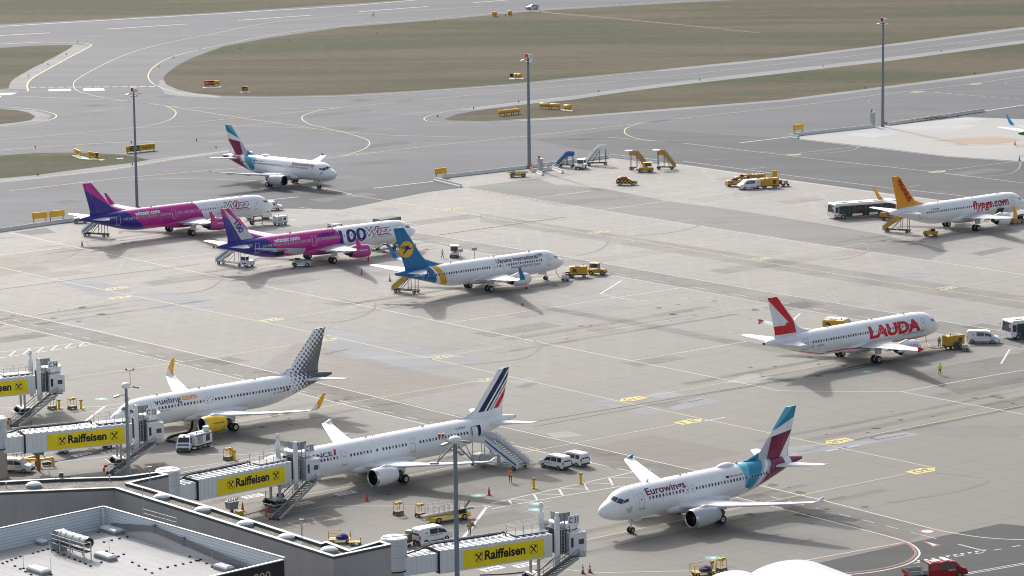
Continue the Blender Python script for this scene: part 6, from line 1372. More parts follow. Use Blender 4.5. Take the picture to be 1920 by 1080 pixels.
r = bus('white airport bus with black window band behind the orange tailed airliner', put((1672, 402), to=(1561, 410)), 13.8); side_badge(r, 5.2, 1.472, .6, .3, M_RED, 'flyBus', 1.6)
bus('white airport bus with dark windows cut by the right edge', put((1996, 626), to=(1907, 634)), 12.5)

# ---------------------------------------------------------------- stairs
def stairs(name, label, foot, head, rise=3.2, panel=OFFW, stripe=BLUE, frame=DGREY, cab=None, w=1.5, plat=1.6, hood=False, group=None):
    A, B = G(*foot), G(*head); h = heading(A, B); run = (B - A).length; r = thing(name, label, 'passenger stairs', A, h, group); rr = run - plat
    a = MB(); n = 14
    for i in range(n): a.b2(.1 + (rr - .1) * i / n, .1 + (rr - .1) * (i + 1) / n + .04, -w/2 + .06, w/2 - .06, .3 + (rise - .35) * (i + .75) / n, .34 + (rise - .35) * (i + .75) / n + .05)
    a.obj('steps', pm('step_grating', (.35, .35, .35), .6), r)
    for s in (-1, 1):
        MB().prism([(0, .12), (.15, .12), (rr, rise - .42), (rr, rise + .55), (0, .9)][:0] or [(0, .25), (rr, rise - .25), (rr, rise + .75), (0, 1.15)], s * w/2 - .03, s * w/2 + .03, 'y').obj('side_panel', panel, r)
        if stripe: MB().prism([(.25, .62), (rr - .2, rise + .12), (rr - .2, rise + .38), (.25, .88)], s * w/2 + s * .034 - .003, s * w/2 + s * .034 + .003, 'y').obj('stripe', stripe, r)
        MB().bar((0, s * w/2, 1.35), (rr, s * w/2, rise + .95), .05).obj('handrail', LGREY, r)
        MB().b2(rr, run, s * w/2 - .03, s * w/2 + .03, rise - .1, rise + .8).obj('platform_side', panel, r)
        MB().b2(.2, run + .2, s * .55 - .06, s * .55 + .06, .42, .58).obj('chassis_rail', frame, r)
        for x in (.7, run - .3): wheel(r, x, s * (w/2 - .05), .3, .2)
        for x in (rr + .1, run - .15): MB().bar((x, s * w * .38, .5), (x, s * w * .38, rise), .09).obj('support_leg', frame, r)
        MB().bar((rr * .45, s * w * .38, .5), (rr + .1, s * w * .38, rise - .3), .08).obj('brace', frame, r)
    MB().b2(rr, run + .1, -w/2, w/2, rise - .14, rise - .04).obj('platform', LGREY, r)
    for x in (.4, run * .5, run): MB().b2(x - .06, x + .06, -.6, .6, .44, .56).obj('cross_member', frame, r)
    if cab:
        x = run + .1 if cab > 0 else -2.3
        a = MB(); a.b2(x, x + 1.9, -.95, .95, .4, 1.15); a.obj('engine_box', WHITE, r); a = MB(); a.b2(x + .1, x + 1.3, -.9, 0.0, 1.15, 1.95); a.obj('driver_cab', WHITE, r)
        a = MB(); a.b2(x + 1.301, x + 1.31, -.82, -.08, 1.25, 1.85); a.obj('windscreen', GLASS, r); a = MB(); a.b2(x + .2, x + 1.2, -.915, -.905, 1.25, 1.85); a.obj('side_window', GLASS, r); MB().b2(x + .5, x + 1.5, -.965, -.955, .6, .85).obj('emblem', M_TEAL, r)
        for s in (-1, 1): wheel(r, x + 1.3, s * .8, .33, .22)
    return r
stairs('passenger_stairs', 'white towable stairs with black chassis under the farther pink airliner tail', (157, 441.5), (201, 444), 3.1, frame=BLACK)
stairs('passenger_stairs', 'white self driving stairs with cab under the tail with number 100', (409, 494), (456, 499), 3.1, cab=1, frame=OFFW)
stairs('passenger_stairs', 'yellow towable stairs under the blue tail', (738, 547), (783, 550), 2.9, panel=YEL, stripe=None, frame=pm('dark_ochre_frame', (.16, .11, .05), .6))
stairs('passenger_stairs', 'yellow towable stairs under the orange tail', (1657, 434), (1705, 436.5), 3.0, panel=OCH, stripe=None, frame=pm('dark_ochre_frame', (.16, .11, .05), .6))
r = stairs('passenger_stairs', 'large white stairs truck at the open rear door of the long airliner', (982, 880), (893, 868), 3.25, panel=WHITE, frame=OFFW, w=2.7, plat=2.2)
MB().b2(4.2, 6.4, -.8, .8, .65, 1.5).obj('engine_box', OFFW, r); MB().bar((4.6, -.5, .6), (5.9, .5, 3.2), .1).obj('scissor_arm', MGREY, r); MB().bar((5.9, -.5, .6), (4.6, .5, 3.2), .1).obj('scissor_arm', MGREY, r); MB().b2(6.5, 7.7, -.9, .9, .45, 1.3).obj('driver_cab', OFFW, r)
stairs('passenger_stairs', 'blue sided stairs by the concrete barriers, left of the white ones', (1045, 313), (1076, 313.5), 2.6, panel=BLUE, stripe=M_TEAL, frame=DGREY, w=1.6)
stairs('passenger_stairs', 'white stairs with thin blue stripe behind a white tractor', (1098, 310), (1137, 309), 3.6, panel=WHITE, frame=BLACK, w=1.6)
for i, (f1, h1) in enumerate((((1214, 319), (1182, 318)), ((1266, 317.5), (1233, 317)))):
    r = stairs('passenger_stairs', ['ochre stairs behind the yellow tractor, left of the pair', 'ochre stairs by the barriers, right of the pair'][i], f1, h1, 3.3, panel=OCH, stripe=None, frame=pm('dark_ochre_frame', (.16, .11, .05), .6), group='pair of ochre stairs')
    MB().b2(r and 3.4, 5.0, -.9, .9, 4.1, 4.2).obj('canopy', OFFW, r)

# ---------------------------------------------------------------- tugs, power units, trailers
def tug(label, where, mat, big=True, seat=NAVY, s=1.0):
    P, h = where; r = thing('tow_tractor', label, 'tractor', P, h); L = 3.0 * s
    a = MB(); a.prism([(-L/2, .35), (-L/2, .95), (L * .05, .95), (L * .05, 1.05), (L * .42, 1.0), (L/2, .8), (L/2, .35)], -.72 * s, .72 * s, 'y'); a.obj('body', mat, r)
    if big:
        for x in (-L * .40, L * .08):
            for y in (-.6, .6): MB().bar((x, y * s, .95), (x, y * s, 1.95), .09).obj('cab_post', mat, r)
        MB().b2(-L * .46, L * .14, -.72 * s, .72 * s, 1.95, 2.05).obj('cab_roof', mat, r); MB().b2(L * .07, L * .075, -.56 * s, .56 * s, 1.1, 1.9).obj('windscreen', RGLASS, r)
        for y in (-.6, .6): MB().b2(-L * .36, L * .05, y * s - .01, y * s + .01, 1.25, 1.88).obj('side_window', RGLASS, r)
    else:
        MB().b2(-L * .3, -L * .05, -.5 * s, .5 * s, .95, 1.35).obj('seat', BLACK, r); MB().bar((L * .15, 0, 1.0), (L * .03, 0, 1.4), .06).obj('steering_column', BLACK, r)
    for x in (-L * .32, L * .32):
        for y in (-.62, .62): wheel(r, x, y * s, .34 * s, .24)
    MB().b2(L/2, L/2 + .1, -.6 * s, .6 * s, .35, .6).obj('bumper', DGREY, r)
    for y in (-.5, .5): MB().b2(L/2 - .02, L/2 + .012, y * s - .1, y * s + .1, .66, .8).obj('headlight', LAMP, r)
    return r
tug('yellow tow tractor with glazed cab right of the power unit at the blue tailed airliner', put((1106, 514), to=(1134, 515)), OCH, s=1.05)
tug('yellow tow tractor with cab in front of the ochre stairs', put((1222, 321.5), to=(1197, 322.5)), YEL, s=1.15)
tug('small open yellow tractor behind the stairs of the orange tailed airliner', put((1755, 443), to=(1735, 442)), YEL, False, s=.85)
r = tug('white tow tractor seen from the front between the blue tail and the number 100 airliner', put((853, 478), to=(851, 485)), OFFW, s=1.1); MB().b2(.9, 1.4, -.1, .5, 1.0, 1.3).obj('red_box', RED, r)
tug('small dark tow tractor behind the tail cone of the farther pink airliner', put((159, 417.5), to=(143, 418)), MGREY, False, s=.9)
tug('white tow tractor in front of the white stairs by the barriers', put((1092, 315), to=(1086, 317.5)), WHITE, s=1.2)
# heater unit with truck at the yellow engined airliner
P, h = put((351, 838), to=(341, 853)); r = thing('service_truck', 'small white truck with blue bonnet stripe facing us at the yellow engined airliner', 'truck', P, h)
car_body(r, 'cab', WHITE, x0=-1.3, wheels=False); MB().b2(.9, 1.2, -.75, .75, .95, 1.14).obj('blue_stripe', BLUE, r); MB().b2(-.2, .2, -.12, .12, 2.0, 2.12).obj('beacon', ORNG, r)
for x in (-.8, .8):
    for s in (-1, 1): wheel(r, x, s * .82, .34, .24)
def unit(name, label, cat, where, L, W_, H, mat, base=DGREY, z0=.62, stripe=None, extra=None, group=None):
    P, h = where; r = thing(name, label, cat, P, h, group)
    a = MB(); a.prism([(-L/2, z0), (-L/2, H - .12), (-L/2 + .12, H), (L/2 - .12, H), (L/2, H - .12), (L/2, z0)], -W_/2, W_/2, 'y'); a.obj('housing', mat, r)
    MB().b2(-L/2 - .1, L/2 + .1, -W_/2 + .05, W_/2 - .05, z0 - .2, z0 - .003).obj('chassis', base, r)
    MB().bar((L/2, 0, .45), (L/2 + .9, 0, .35), .07).obj('tow_bar', base, r)
    for s in (-1, 1):
        for x in (-L * .32, L * .32): wheel(r, x, s * (W_/2 - .12), .27, .18)
        MB().b2(-L * .35, -L * .12, s * W_/2 - .008, s * W_/2 + .008, z0 + .3, H - .35).obj('grille', DGREY, r)
        MB().b2(L * .05, L * .4, s * W_/2 - .006, s * W_/2 + .006, z0 + .15, H - .3).obj('panel', pm('panel_tone', [c * .8 for c in (.5, .5, .5)], .5) if mat is WHITE else mat, r)
        if stripe: MB().b2(-L/2 + .1, L/2 - .1, s * W_/2 - .01, s * W_/2 + .01, H - .32, H - .18).obj('stripe', stripe, r)
    MB().cyl((L * .3, W_ * .25, H + .12), .07, .26, 8).obj('exhaust', BLACK, r); MB().b2(-L * .2, L * .1, -W_ * .3, W_ * .3, H, H + .06).obj('roof_hatch', DGREY if mat is not WHITE else OFFW, r)
    return r
r = unit('start_unit', 'white ground unit with blue stripe on a trailer beside the small truck', 'ground unit', put((388, 836), to=(362, 843)), 3.4, 1.5, 2.15, WHITE, stripe=BLUE); side_badge(r, .9, .76, 1.3, .13, M_RED); MB().cyl((-1.1, .2, 2.5), .45, .6, 14).obj('filter_drum', OFFW, r)
unit('power_unit', 'yellow power unit in front of the tractor at the blue tailed airliner', 'ground unit', put((1069, 520), to=(1099, 519)), 3.1, 1.4, 1.95, YEL, DGREY)
unit('power_unit', 'white power unit on a trailer linked by cable to the farther pink airliner', 'ground unit', put((536, 420), to=(515, 423)), 2.6, 1.4, 1.8, WHITE, LGREY)
unit('power_unit', 'yellow power unit beside the workers at the red tailed airliner', 'ground unit', put((1802, 651), to=(1773, 655)), 3.2, 1.5, 2.1, YEL, DGREY)
unit('power_unit', 'yellow power unit behind the white van with black bumper', 'ground unit', put((1455, 351.5), to=(1430, 353)), 3.6, 1.6, 2.1, YEL, DGREY)
unit('power_unit', 'ochre power unit partly hidden behind the red tailed airliner fuselage', 'ground unit', put((1549, 623), to=(1580, 625)), 3.4, 1.7, 2.1, YEL, DGREY)
unit('cargo_cart', 'dark cargo cart behind the tail of the orange tailed airliner', 'cart', put((1672, 413), to=(1654, 412)), 2.6, 1.2, 1.5, OCH, BLACK)
def hoses(): pass
# small two-wheeled carts
def small_cart(label, px, hd, mat, box=None, s=1.0, group=None):
    P, h = put(px, hd); r = thing('hand_cart', label, 'cart', P, h, group)
    MB().b2(-.6 * s, .6 * s, -.4 * s, .4 * s, .35 * s, .45 * s).obj('deck', DGREY, r); MB().box((-.1, 0, .75 * s), (.8 * s, .6 * s, .6 * s)).obj('tank', mat, r)
    if box: MB().box((.3 * s, 0, 1.1 * s), (.5 * s, .5 * s, .35 * s)).obj('box', box, r)
    MB().bar((-.6 * s, 0, .4 * s), (-.9 * s, 0, 1.0 * s), .05).obj('handle', LGREY, r)
    for x in (-.35, .35):
        for y in (-.42, .42): wheel(r, x * s, y * s, .22, .1)
    return r
small_cart('small cart with blue box beside the yellow power unit, blue tailed airliner', (1060, 526.5), 20, OFFW, BLUE); small_cart('small cart with red tank just behind the cart with blue box', (1065, 520), 10, RED)
small_cart('pale green cart on small wheels in front of the white van, right side', (1810, 658), 0, pm('pale_green_tank', (.42, .5, .33), .5)); small_cart('dark cart with blue box beside the yellow power unit, red tailed airliner', (1795, 655), 0, DGREY, BLUE)
small_cart('pale green tank cart at the right end of the ochre machines', (1474, 349), 0, pm('pale_green_tank', (.42, .5, .33), .5), s=1.2); small_cart('dark wheeled cart between the yellow power unit and the green tank cart', (1463, 349.5), 0, pm('brown_machine', (.2, .13, .06), .6), s=1.3)
small_cart('brown wire cage cart behind the white van near the pier tip', (764, 1023), 60, pm('brown_machine', (.2, .13, .06), .6), LGREY, 1.4)
# belt loaders
def belt_loader(label, where, L, mat, belt=DGREY, lift=.12, rails=False, chev=False):
    P, h = where; r = thing('belt_loader', label, 'belt loader', P, h)
    MB().prism([(-L * .38, .3), (-L * .38, .8), (L * .38, .8), (L * .38, .3)], -.85, .85, 'y').obj('body', mat, r)
    z = 1.05; MB().bar((-L/2, .15, z - L * lift / 2), (L/2, .15, z + L * lift / 2), .9, .22).obj('conveyor_frame', LGREY, r); MB().bar((-L/2 + .1, .15, z + .13 - L * lift / 2), (L/2 - .1, .15, z + .13 + L * lift / 2), .7, .04).obj('belt', belt, r)
    for x in (-L * .26, L * .26):
        for y in (-.8, .8): wheel(r, x, y, .38, .22)
    MB().b2(L * .08, L * .3, -.82, -.4, .8, 1.35).obj('driver_seat', BLACK, r)
    if rails:
        for y in (-.55, .9):
            for i in range(7): x = -L * .32 + i * L * .1; MB().bar((x, y, z), (x, y, z + 1.15), .05).obj('post', LGREY, r)
            for zz in (.6, 1.15): MB().bar((-L * .32, y, z + zz), (L * .28, y, z + zz), .045).obj('rail', LGREY, r)
        for s in (-1, 1): MB().b2(-L * .18, L * .18, s * .853 - .01, s * .853 + .01, .42, .62).obj('white_panel', WHITE, r)
        MB().bar((L * .3, -.3, z + .2), (L * .42, -.3, z + 1.1), .1).obj('control_arm', BLACK, r); MB().bar((L * .38, .5, z + .2), (L * .47, .5, z + .9), .1).obj('control_arm', BLACK, r)
    return r
belt_loader('yellow and grey belt loader with railings behind the near mast', put((796, 983), to=(884, 969)), 7.2, YEL2, rails=True, lift=.03)
r = belt_loader('white belt loader with a worker at the open hold, number 100 airliner', put((586, 499), to=(545, 499)), 4.4, OFFW, lift=.05)
belt_loader('low yellow loader with black belt beside the concrete barriers', put((984, 331), to=(956, 332)), 4.6, YEL, BLACK, lift=.03)
belt_loader('ochre belt loader under the wing of the orange tailed airliner', put((1885, 421), to=(1919, 416)), 5.4, OCH, BLACK, lift=.12)
# catering high loader and trucks hidden by aircraft
def truck(label, where, L=7.5, box=None, boxz=1.1, boxh=2.4, mat=WHITE, raised=0, cat='truck'):
    P, h = where; r = thing('service_truck', label, cat, P, h)
    MB().b2(-L/2, L/2 - 1.9, -.5, .5, .6, .85).obj('chassis', DGREY, r); a = MB(); x = L/2
    a.prism([(x - 1.9, .45), (x - 1.9, 2.3), (x - .5, 2.3), (x - .1, 1.4), (x, 1.2), (x, .45)], -1.1, 1.1, 'y'); a.obj('cab', mat, r)
    MB().add([(x - .09, -1, 1.42), (x - .09, 1, 1.42), (x - .47, .95, 2.22), (x - .47, -.95, 2.22)], [(0, 1, 2, 3)]).obj('windscreen', GLASS, r, fix=False)
    for s in (-1, 1): MB().b2(x - 1.5, x - .6, s * 1.1 - .01, s * 1.1 + .01, 1.4, 2.1).obj('side_window', GLASS, r)
    if box:
        z = boxz + raised; MB().b2(-L/2, L/2 - 2.0, -1.2, 1.2, z, z + boxh).obj('cargo_box', box, r)
        if raised:
            for y in (-.6, .6): MB().bar((-L * .4, y, .9), (L * .1, y, z), .14).obj('scissor_arm', MGREY, r); MB().bar((L * .1, y, .9), (-L * .4, y, z), .14).obj('scissor_arm', MGREY, r)
    for xx in (-L * .3, L/2 - 1.0):
        for s in (-1, 1): wheel(r, xx, s * .95, .45, .28)
    return r
truck('white truck with raised grey canvas box behind the nose of the number 100 airliner', put((742, 461), to=(697, 469)), 7.2, pm('grey_canvas', (.16, .17, .165), .8), 1.1, 1.9, raised=2.6)
truck('low white truck under the nose of the farther pink airliner', put((462, 413), to=(504, 409.5)), 5.2, OFFW, .86, .5)
truck('low white lorry half hidden under bridge C33', put((214, 838), to=(114, 849)), 9.0, OFFW, .86, .6)
r = thing('cargo_lift', 'dark railed lift platform seen behind the fuselage of the number 100 airliner', 'cargo lift', G(630, 456), R(40))
MB().b2(-1.2, .795, -1, 1, .4, 1.0).obj('base', OFFW, r); a = MB(); a.b2(-1.1, .7, -.9, .9, 1.9, 2.0); a.obj('platform', MGREY, r)
for x in (-1.1, .7):
    for y in (-.9, .9): MB().bar((x, y, 1.0), (x, y, 3.6), .14).obj('post', BRST, r)
MB().b2(-1.15, .75, -.95, .95, 3.6, 3.7).obj('cab_roof', BRST, r); MB().b2(-1.0, -.98, -.8, .8, 2.4, 3.4).obj('cab_window', RGLASS, r)
for z in (2.4, 3.0): MB().bar((.7, -.9, z), (5.0, -.9, z), .06).obj('rail', LGREY, r)
for x in (2.1, 3.5, 5.0): MB().bar((x, -.9, .8), (x, -.9, 3.0), .06).obj('post', LGREY, r)
MB().b2(.8, 5.0, -.9, .9, .4, 1.0).obj('base', OFFW, r)
for x in (-.8, 4.2):
    for y in (-.85, .85): wheel(r, x, y, .38, .22)
r = thing('service_truck', 'truck with two small antennas behind the roof of the blue tailed airliner', 'truck', G(878, 516), R(35)); MB().b2(-2.6, 2.6, -1, 1, .7, 2.4).obj('box', OFFW, r)
for x in (-1.6, 1.6):
    for y in (-.85, .85): wheel(r, x, y, .42, .26)
for x in (-1.6, 1.4): MB().bar((x, 0, 2.4), (x, 0, 4.3), .08).obj('mast', LGREY, r); MB().b2(x - .5, x + .5, -.08, .08, 4.3, 4.8).obj('antenna_panel', MGREY, r)
# the crowd of ochre machines behind the white van
for i, (x, y, l, w, hh, m, lab) in enumerate(((1376, 349, 3.2, 1.5, 1.3, OCH, 'ochre flat cart carrying a blue load, leftmost of the machines'), (1389, 344, 2.6, 1.4, 1.5, OCH, 'ochre cart with small blue bundle behind the white van'), (1407, 341.5, 3.4, 1.6, 1.7, OCH, 'ochre machine box behind the roof of the white van'),
        (1420, 340, 3.0, 1.5, 1.6, OCH, 'ochre machine box right behind the white van roof'), (1437, 344, 3.4, 1.4, 1.0, YEL, 'low ochre cart with white top behind the yellow power unit'))):
    r = unit('equipment_cart', lab, 'cart', (G(x, y), R(15 - i * 4)), l, w, hh, m, pm('brown_machine', (.2, .13, .06), .6), z0=.5, group='ochre equipment carts')
    if i < 2: a = MB(); a.dome((.2, 0, hh), .75 if i == 0 else .5, .45, 10, 4); a.obj('blue_bundle', pm('navy_tarp', (.02, .03, .20), .7), r)
r = thing('gantry', 'ochre lattice frame sticking up behind the yellow power unit', 'machine', G(1432, 341), 0)
MB().bar((-1.2, 0, 1.0), (2.2, 0, 1.3), .12).obj('beam', OCH, r); MB().b2(1.8, 2.8, -.2, .2, 1.0, 2.4).obj('tower', YEL, r)
for x in (-1.2, 2.3): MB().bar((x, 0, 0), (x, 0, 1.3), .14).obj('leg', OCH, r)
# baggage pile seen over the fuselage of the orange tailed airliner
r = thing('baggage_cart', 'cart heaped with dark baggage behind the orange tailed airliner roof', 'cart', G(1760, 401), R(40)); MB().b2(-2.8, 2.8, -.8, .8, .5, .62).obj('deck', DGREY, r)
for i, (x, c) in enumerate(((-2.2, OFFW), (-1.2, pm('navy_tarp', (.02, .03, .20), .7)), (-.2, BLUE), (.8, RED), (1.9, MGREY))): MB().box((x, 0, 1.5), (.9, 1.2, 1.7 + .2 * (i % 2))).obj('bag', c, r)
for x in (-2, 2):
    for y in (-.7, .7): wheel(r, x, y, .25, .15)
# lavatory carts at the bottom: blue load
def load_cart(label, px, hd, s=1.0):
    P, h = put(px, hd); r = thing('equipment_cart', label, 'cart', P, h); MB().b2(-1.3 * s, 1.3 * s, -.7 * s, .7 * s, .4, .5).obj('deck', YEL, r)
    for x in (-1.3, 1.3):
        for y in (-.7, .7): MB().bar((x * s, y * s, .4), (x * s, y * s, 1.3), .07).obj('post', YEL, r)
    for z in (.9, 1.3):
        for y in (-.7, .7): MB().bar((-1.3 * s, y * s, z), (.2 * s, y * s, z), .05).obj('rail', YEL, r)
    a = MB(); a.dome((.3 * s, 0, .5), .8 * s, .6, 10, 4); a.obj('blue_bundle', pm('navy_tarp', (.02, .03, .20), .7), r)
    for x in (-.9, .9):
        for y in (-.62, .62): wheel(r, x * s, y * s, .24, .14)
load_cart('yellow cart with a blue load behind the pier parapet near the tip', (637, 1017), 5); load_cart('yellow cart with a blue load at the bottom edge beside the small barrel roof', (1318, 1078), 20)
P = G(668, 1021.5); r = thing('tow_dolly', 'small empty ochre dolly next to the cart behind the pier parapet', 'cart', P, 0); MB().b2(-.9, .6, -.5, .5, .35, .42).obj('deck', OCH, r); MB().bar((.5, -.4, .4), (.5, -.4, .95), .06).obj('post', OCH, r); MB().bar((.5, .4, .4), (.5, .4, .95), .06).obj('post', OCH, r); MB().bar((.5, -.4, .95), (.5, .4, .95), .06).obj('rail', OCH, r)
for y in (-.45, .45): wheel(r, -.4, y, .2, .12); wheel(r, .4, y, .2, .12)

# ---------------------------------------------------------------- cones, posts, trolleys
cone_p = None
def cone(px, lab, grp='traffic cones', dark=False, s=1.0):
    global cone_p
    P = G(*px)
    r = thing('traffic_cone', lab, 'traffic cone', P, 0, grp)
    a = MB(); a.b2(-.24 * s, .24 * s, -.24 * s, .24 * s, 0, .06); a.obj('base', DGREY if dark else RED, r); m = pm('cone_red', (.62, .05, .025), .5)
    b = MB(); zs = [(.06, .17), (.34, .125), (.52, .095), (.7, .065), (.95, .03)]
    for i, ((z1, r1), (z2, r2)) in enumerate(zip(zs, zs[1:])): b.loft([[(q * s * math.cos(t), q * s * math.sin(t), z * s) for t in [2*math.pi*k/12 for k in range(12)]] for z, q in ((z1, r1), (z2, r2))], (1 if dark and i % 2 else 0), True, True)
    b.obj('cone', [m, WHITE], r); return r
for px, lab in (((688, 939), 'red cone in front of the long airliner engine'), ((917, 928), 'red cone beside the painted teal circle in the near centre'), ((455, 957), 'red cone next to the grey cable bin under bridge C32'), ((154, 461), 'red cone under the tail of the farther pink airliner'),
                ((401, 465), 'red cone just left of the tail cone with number 100 behind'), ((779, 467), 'red cone right of the nose of the number 100 airliner'), ((678, 515), 'red cone below the wing tip shadow of the number 100 airliner'), ((691, 489), 'red cone by the pink engine of the number 100 airliner'),
                ((1903, 272), 'red cone near the green tail cone at the right edge'), ((1911.5, 301), 'red cone below the other on the far right apron'), ((59.5, 802), 'red cone lying beside the foot of the C34 stairs')): cone(px, lab, s=1.15)
for px, lab in (((720, 474), 'red and white cone under the nose of the number 100 airliner'), ((731, 527), 'red and white cone left of the yellow stairs at the blue tail'), ((987, 541), 'red and white cone by the winglet of the blue tailed airliner'), ((979.5, 572), 'red and white cone in the shadow of the blue tailed airliner wing'),
                ((1093, 1075), 'red and white cone right of bridge C31, left of the two'), ((1106, 1073), 'red and white cone right of bridge C31, right of the two'), ((886, 985), 'red and white cone behind the standing worker near the loader'), ((1361, 346.5), 'red and white cone left of the ochre machines'), ((1795, 239 - 20), 'small red lamp cone on the far right barrier row')): cone(px, lab, dark=True, s=1.15)
def trolley(label, px, hd=40, s=1.0):
    P, h = put(px, hd); r = thing('chock_trolley', label, 'trolley', P, h, 'yellow wheel chock trolleys')
    for x in (-.38, .38):
        for y in (-.3, .3): MB().bar((x * s, y * s, .2), (x * s, y * s, 1.25 * s), .05).obj('post', YEL, r)
    MB().b2(-.42 * s, .42 * s, -.33 * s, .33 * s, .2, .5).obj('tray', pm('brown_machine', (.2, .13, .06), .6), r)
    MB().b2(-.36 * s, -.04 * s, -.2, .2, 1.05 * s, 1.3 * s).obj('chock', YEL2, r); MB().b2(.04 * s, .36 * s, -.2, .2, 1.05 * s, 1.3 * s).obj('chock', OCH, r)
    for y in (-.3, .3): wheel(r, .38 * s, y, .16, .1); wheel(r, -.38 * s, y, .16, .1)
for px, lab in (((98, 767), 'yellow chock trolley right of bridge C34, left one'), ((135.5, 767), 'yellow chock trolley right of bridge C34, right one'), ((428, 862), 'yellow chock trolley beside the yellow posts above bridge C32'), ((747, 965), 'yellow chock trolley on the red line, left of the pair'), ((788, 968.5), 'yellow chock trolley by the belt loader, right of the pair'), ((1353, 1072), 'yellow chock trolley at the bottom edge by the barrel roof')): trolley(lab, px, s=1.25)
def ypost(label, px):
    P = G(*px); r = thing('yellow_post', label, 'post', P, R(35), 'yellow chain posts'); MB().b2(-.13, .13, -.11, .11, .06, 1.35).obj('post', YEL2, r); MB().b2(-.6, .6, -.1, .1, 0, .06).obj('foot', YEL, r); MB().b2(-.1, .1, -.6, .6, .003, .055).obj('foot', YEL, r); MB().b2(-.2, .2, -.15, .15, 1.1, 1.3).obj('head', OCH, r)
for px, lab in (((111, 766), 'yellow post between the two trolleys at bridge C34'), ((152, 766), 'yellow post right of the trolleys at bridge C34'), ((434, 859), 'yellow post next to the trolley above bridge C32, left one'), ((439.5, 862.5), 'yellow post next to the trolley above bridge C32, right one'), ((1001, 915.5), 'yellow post in front of the white vans, left one'), ((1089, 906), 'yellow post in front of the white vans, right one'), ((1335, 1073), 'yellow post at the bottom edge beside the barrel roof')): ypost(lab, px)
# yellow frame and cable bins under the bridges
P = G(72, 875); r = thing('pump_guard', 'angular yellow steel frame on the ground under bridge C33', 'frame', P, R(20))
for x in (-1.9, .1, 1.9): MB().bar((x, -.5, 0), (x, -.5, 1.1), .28).obj('leg', YEL, r)
MB().bar((-1.9, .8, 1.0), (.1, -.5, 1.0), .28).obj('beam', YEL, r); MB().bar((.1, -.5, 1.0), (1.9, -.5, 1.15), .28).obj('beam', YEL, r); MB().bar((-1.9, .8, 1.0), (.2, 1.0, 1.3), .28).obj('beam', YEL, r); MB().bar((.6, .2, .3), (1.8, .3, .3), .4).obj('pump', DGREY, r); MB().bar((-.2, .3, 0), (-.2, .3, 1.6), .3).obj('column', pm('rusty_column', (.22, .10, .07), .7), r)
P = G(52, 873); r = thing('marker_board', 'pale green board leaning beside the yellow frame', 'board', P, R(0)); MB().b2(-.5, .5, -.03, .03, .1, 1.2).obj('board', pm('pale_green_board', (.45, .55, .22), .6), r)
for x in (-.4, .4): MB().bar((x, .02, 0), (x, .02, .12), .06).obj('leg', DGREY, r)
P = G(36, 869); r = thing('chock_rack', 'brown rack of wheel chocks behind the small white van at the left', 'rack', P, R(20))
for x in (-.8, -.3, .3, .8): MB().bar((x, 0, 0), (x, 0, 1.4), .08).obj('post', pm('rusty_column', (.22, .10, .07), .7), r)
for z in (.4, 1.3): MB().bar((-.8, 0, z), (.8, 0, z), .08).obj('rail', pm('rusty_column', (.22, .10, .07), .7), r)
MB().b2(-.7, .6, -.2, .2, .45, .9).obj('chocks', DGREY, r)
P = G(72, 884); r = thing('cable_bin', 'grey hanging cable bin under bridge C33 above the yellow frame', 'cable bin', (G(71.5, 850, 2.35).x, G(71.5, 850, 2.35).y, 0), R(24)); MB().prism([(-.6, 2.2), (.6, 2.2), (.85, 2.9), (-.85, 2.9)], -.5, .5, 'y').obj('bin', MGREY, r); MB().bar((0, 0, 0), (0, 0, 2.2), .3).obj('column', pm('rusty_column', (.22, .10, .07), .7), r)
P = G(435, 962); r = thing('cable_bin', 'grey cable bin full of white hoses under bridge C32', 'cable bin', P, R(40)); MB().prism([(-.55, .55), (.55, .55), (.75, 1.5), (-.75, 1.5)], -.5, .5, 'y').obj('bin', MGREY, r); MB().bar((0, 0, 0), (0, 0, .55), .3).obj('foot', DGREY, r)
for i in range(4): MB().tube([(-.6 + i * .36, 0, 1.4), (-.45 + i * .36, .1, 1.8), (-.3 + i * .36, .2, 1.45)], .1, 6).obj('hose', WHITE, r)
MB().bar((.7, 0, 1.4), (1.1, .2, 1.75), .08).obj('lever', RED, r)
P = G(449, 968); r = thing('yellow_box', 'yellow box partly hidden by the pier parapet below bridge C32', 'box', P, R(40)); MB().b2(-.45, .45, -.3, .3, .2, .7).obj('box', YEL, r); MB().b2(-.4, .4, -.25, .25, 0, .197).obj('foot', DGREY, r)
# apron cable boxes beside masts and the small grey kiosks
for i, (px, h_, lab) in enumerate((((1013, 321), 2.6, 'slim grey cabinet with red lamp beside the middle mast'), ((1636, 238), 3.4, 'slim grey cabinet with red lamp beside the upper right mast'))):
    P = G(*px); r = thing('control_cabinet', lab, 'cabinet', P, R(40)); MB().b2(-.45, .45, -.4, .4, 0, h_).obj('cabinet', pm('kiosk_grey', (.45, .45, .43), .6), r); MB().b2(-.75, .75, -.5, .5, h_, h_ + .15).obj('top', LGREY, r); MB().cyl((-.3, 0, h_ + .5), .16, .7, 8).obj('lamp', RUBY, r)
P = G(996, 320); r = thing('warning_board', 'red and white striped board at the foot of the middle mast', 'board', P, 0); MB().b2(-.2, .2, -.06, .06, 0, 1.6).obj('board', ORNG, r); MB().b2(-.205, .205, -.065, .065, .5, .8).obj('stripe', WHITE, r)
r = thing('tow_bar_rack', 'tangle of ochre tow bars between the mast and the blue sided stairs', 'tow bars', G(1030, 317.5), R(20))
for i in range(5): MB().bar((-2.2 + i * .8, -.4, .5), (-1.0 + i * .9, .5, .9 + .25 * (i % 2)), .12).obj('bar', OCH if i % 2 else DGREY, r)
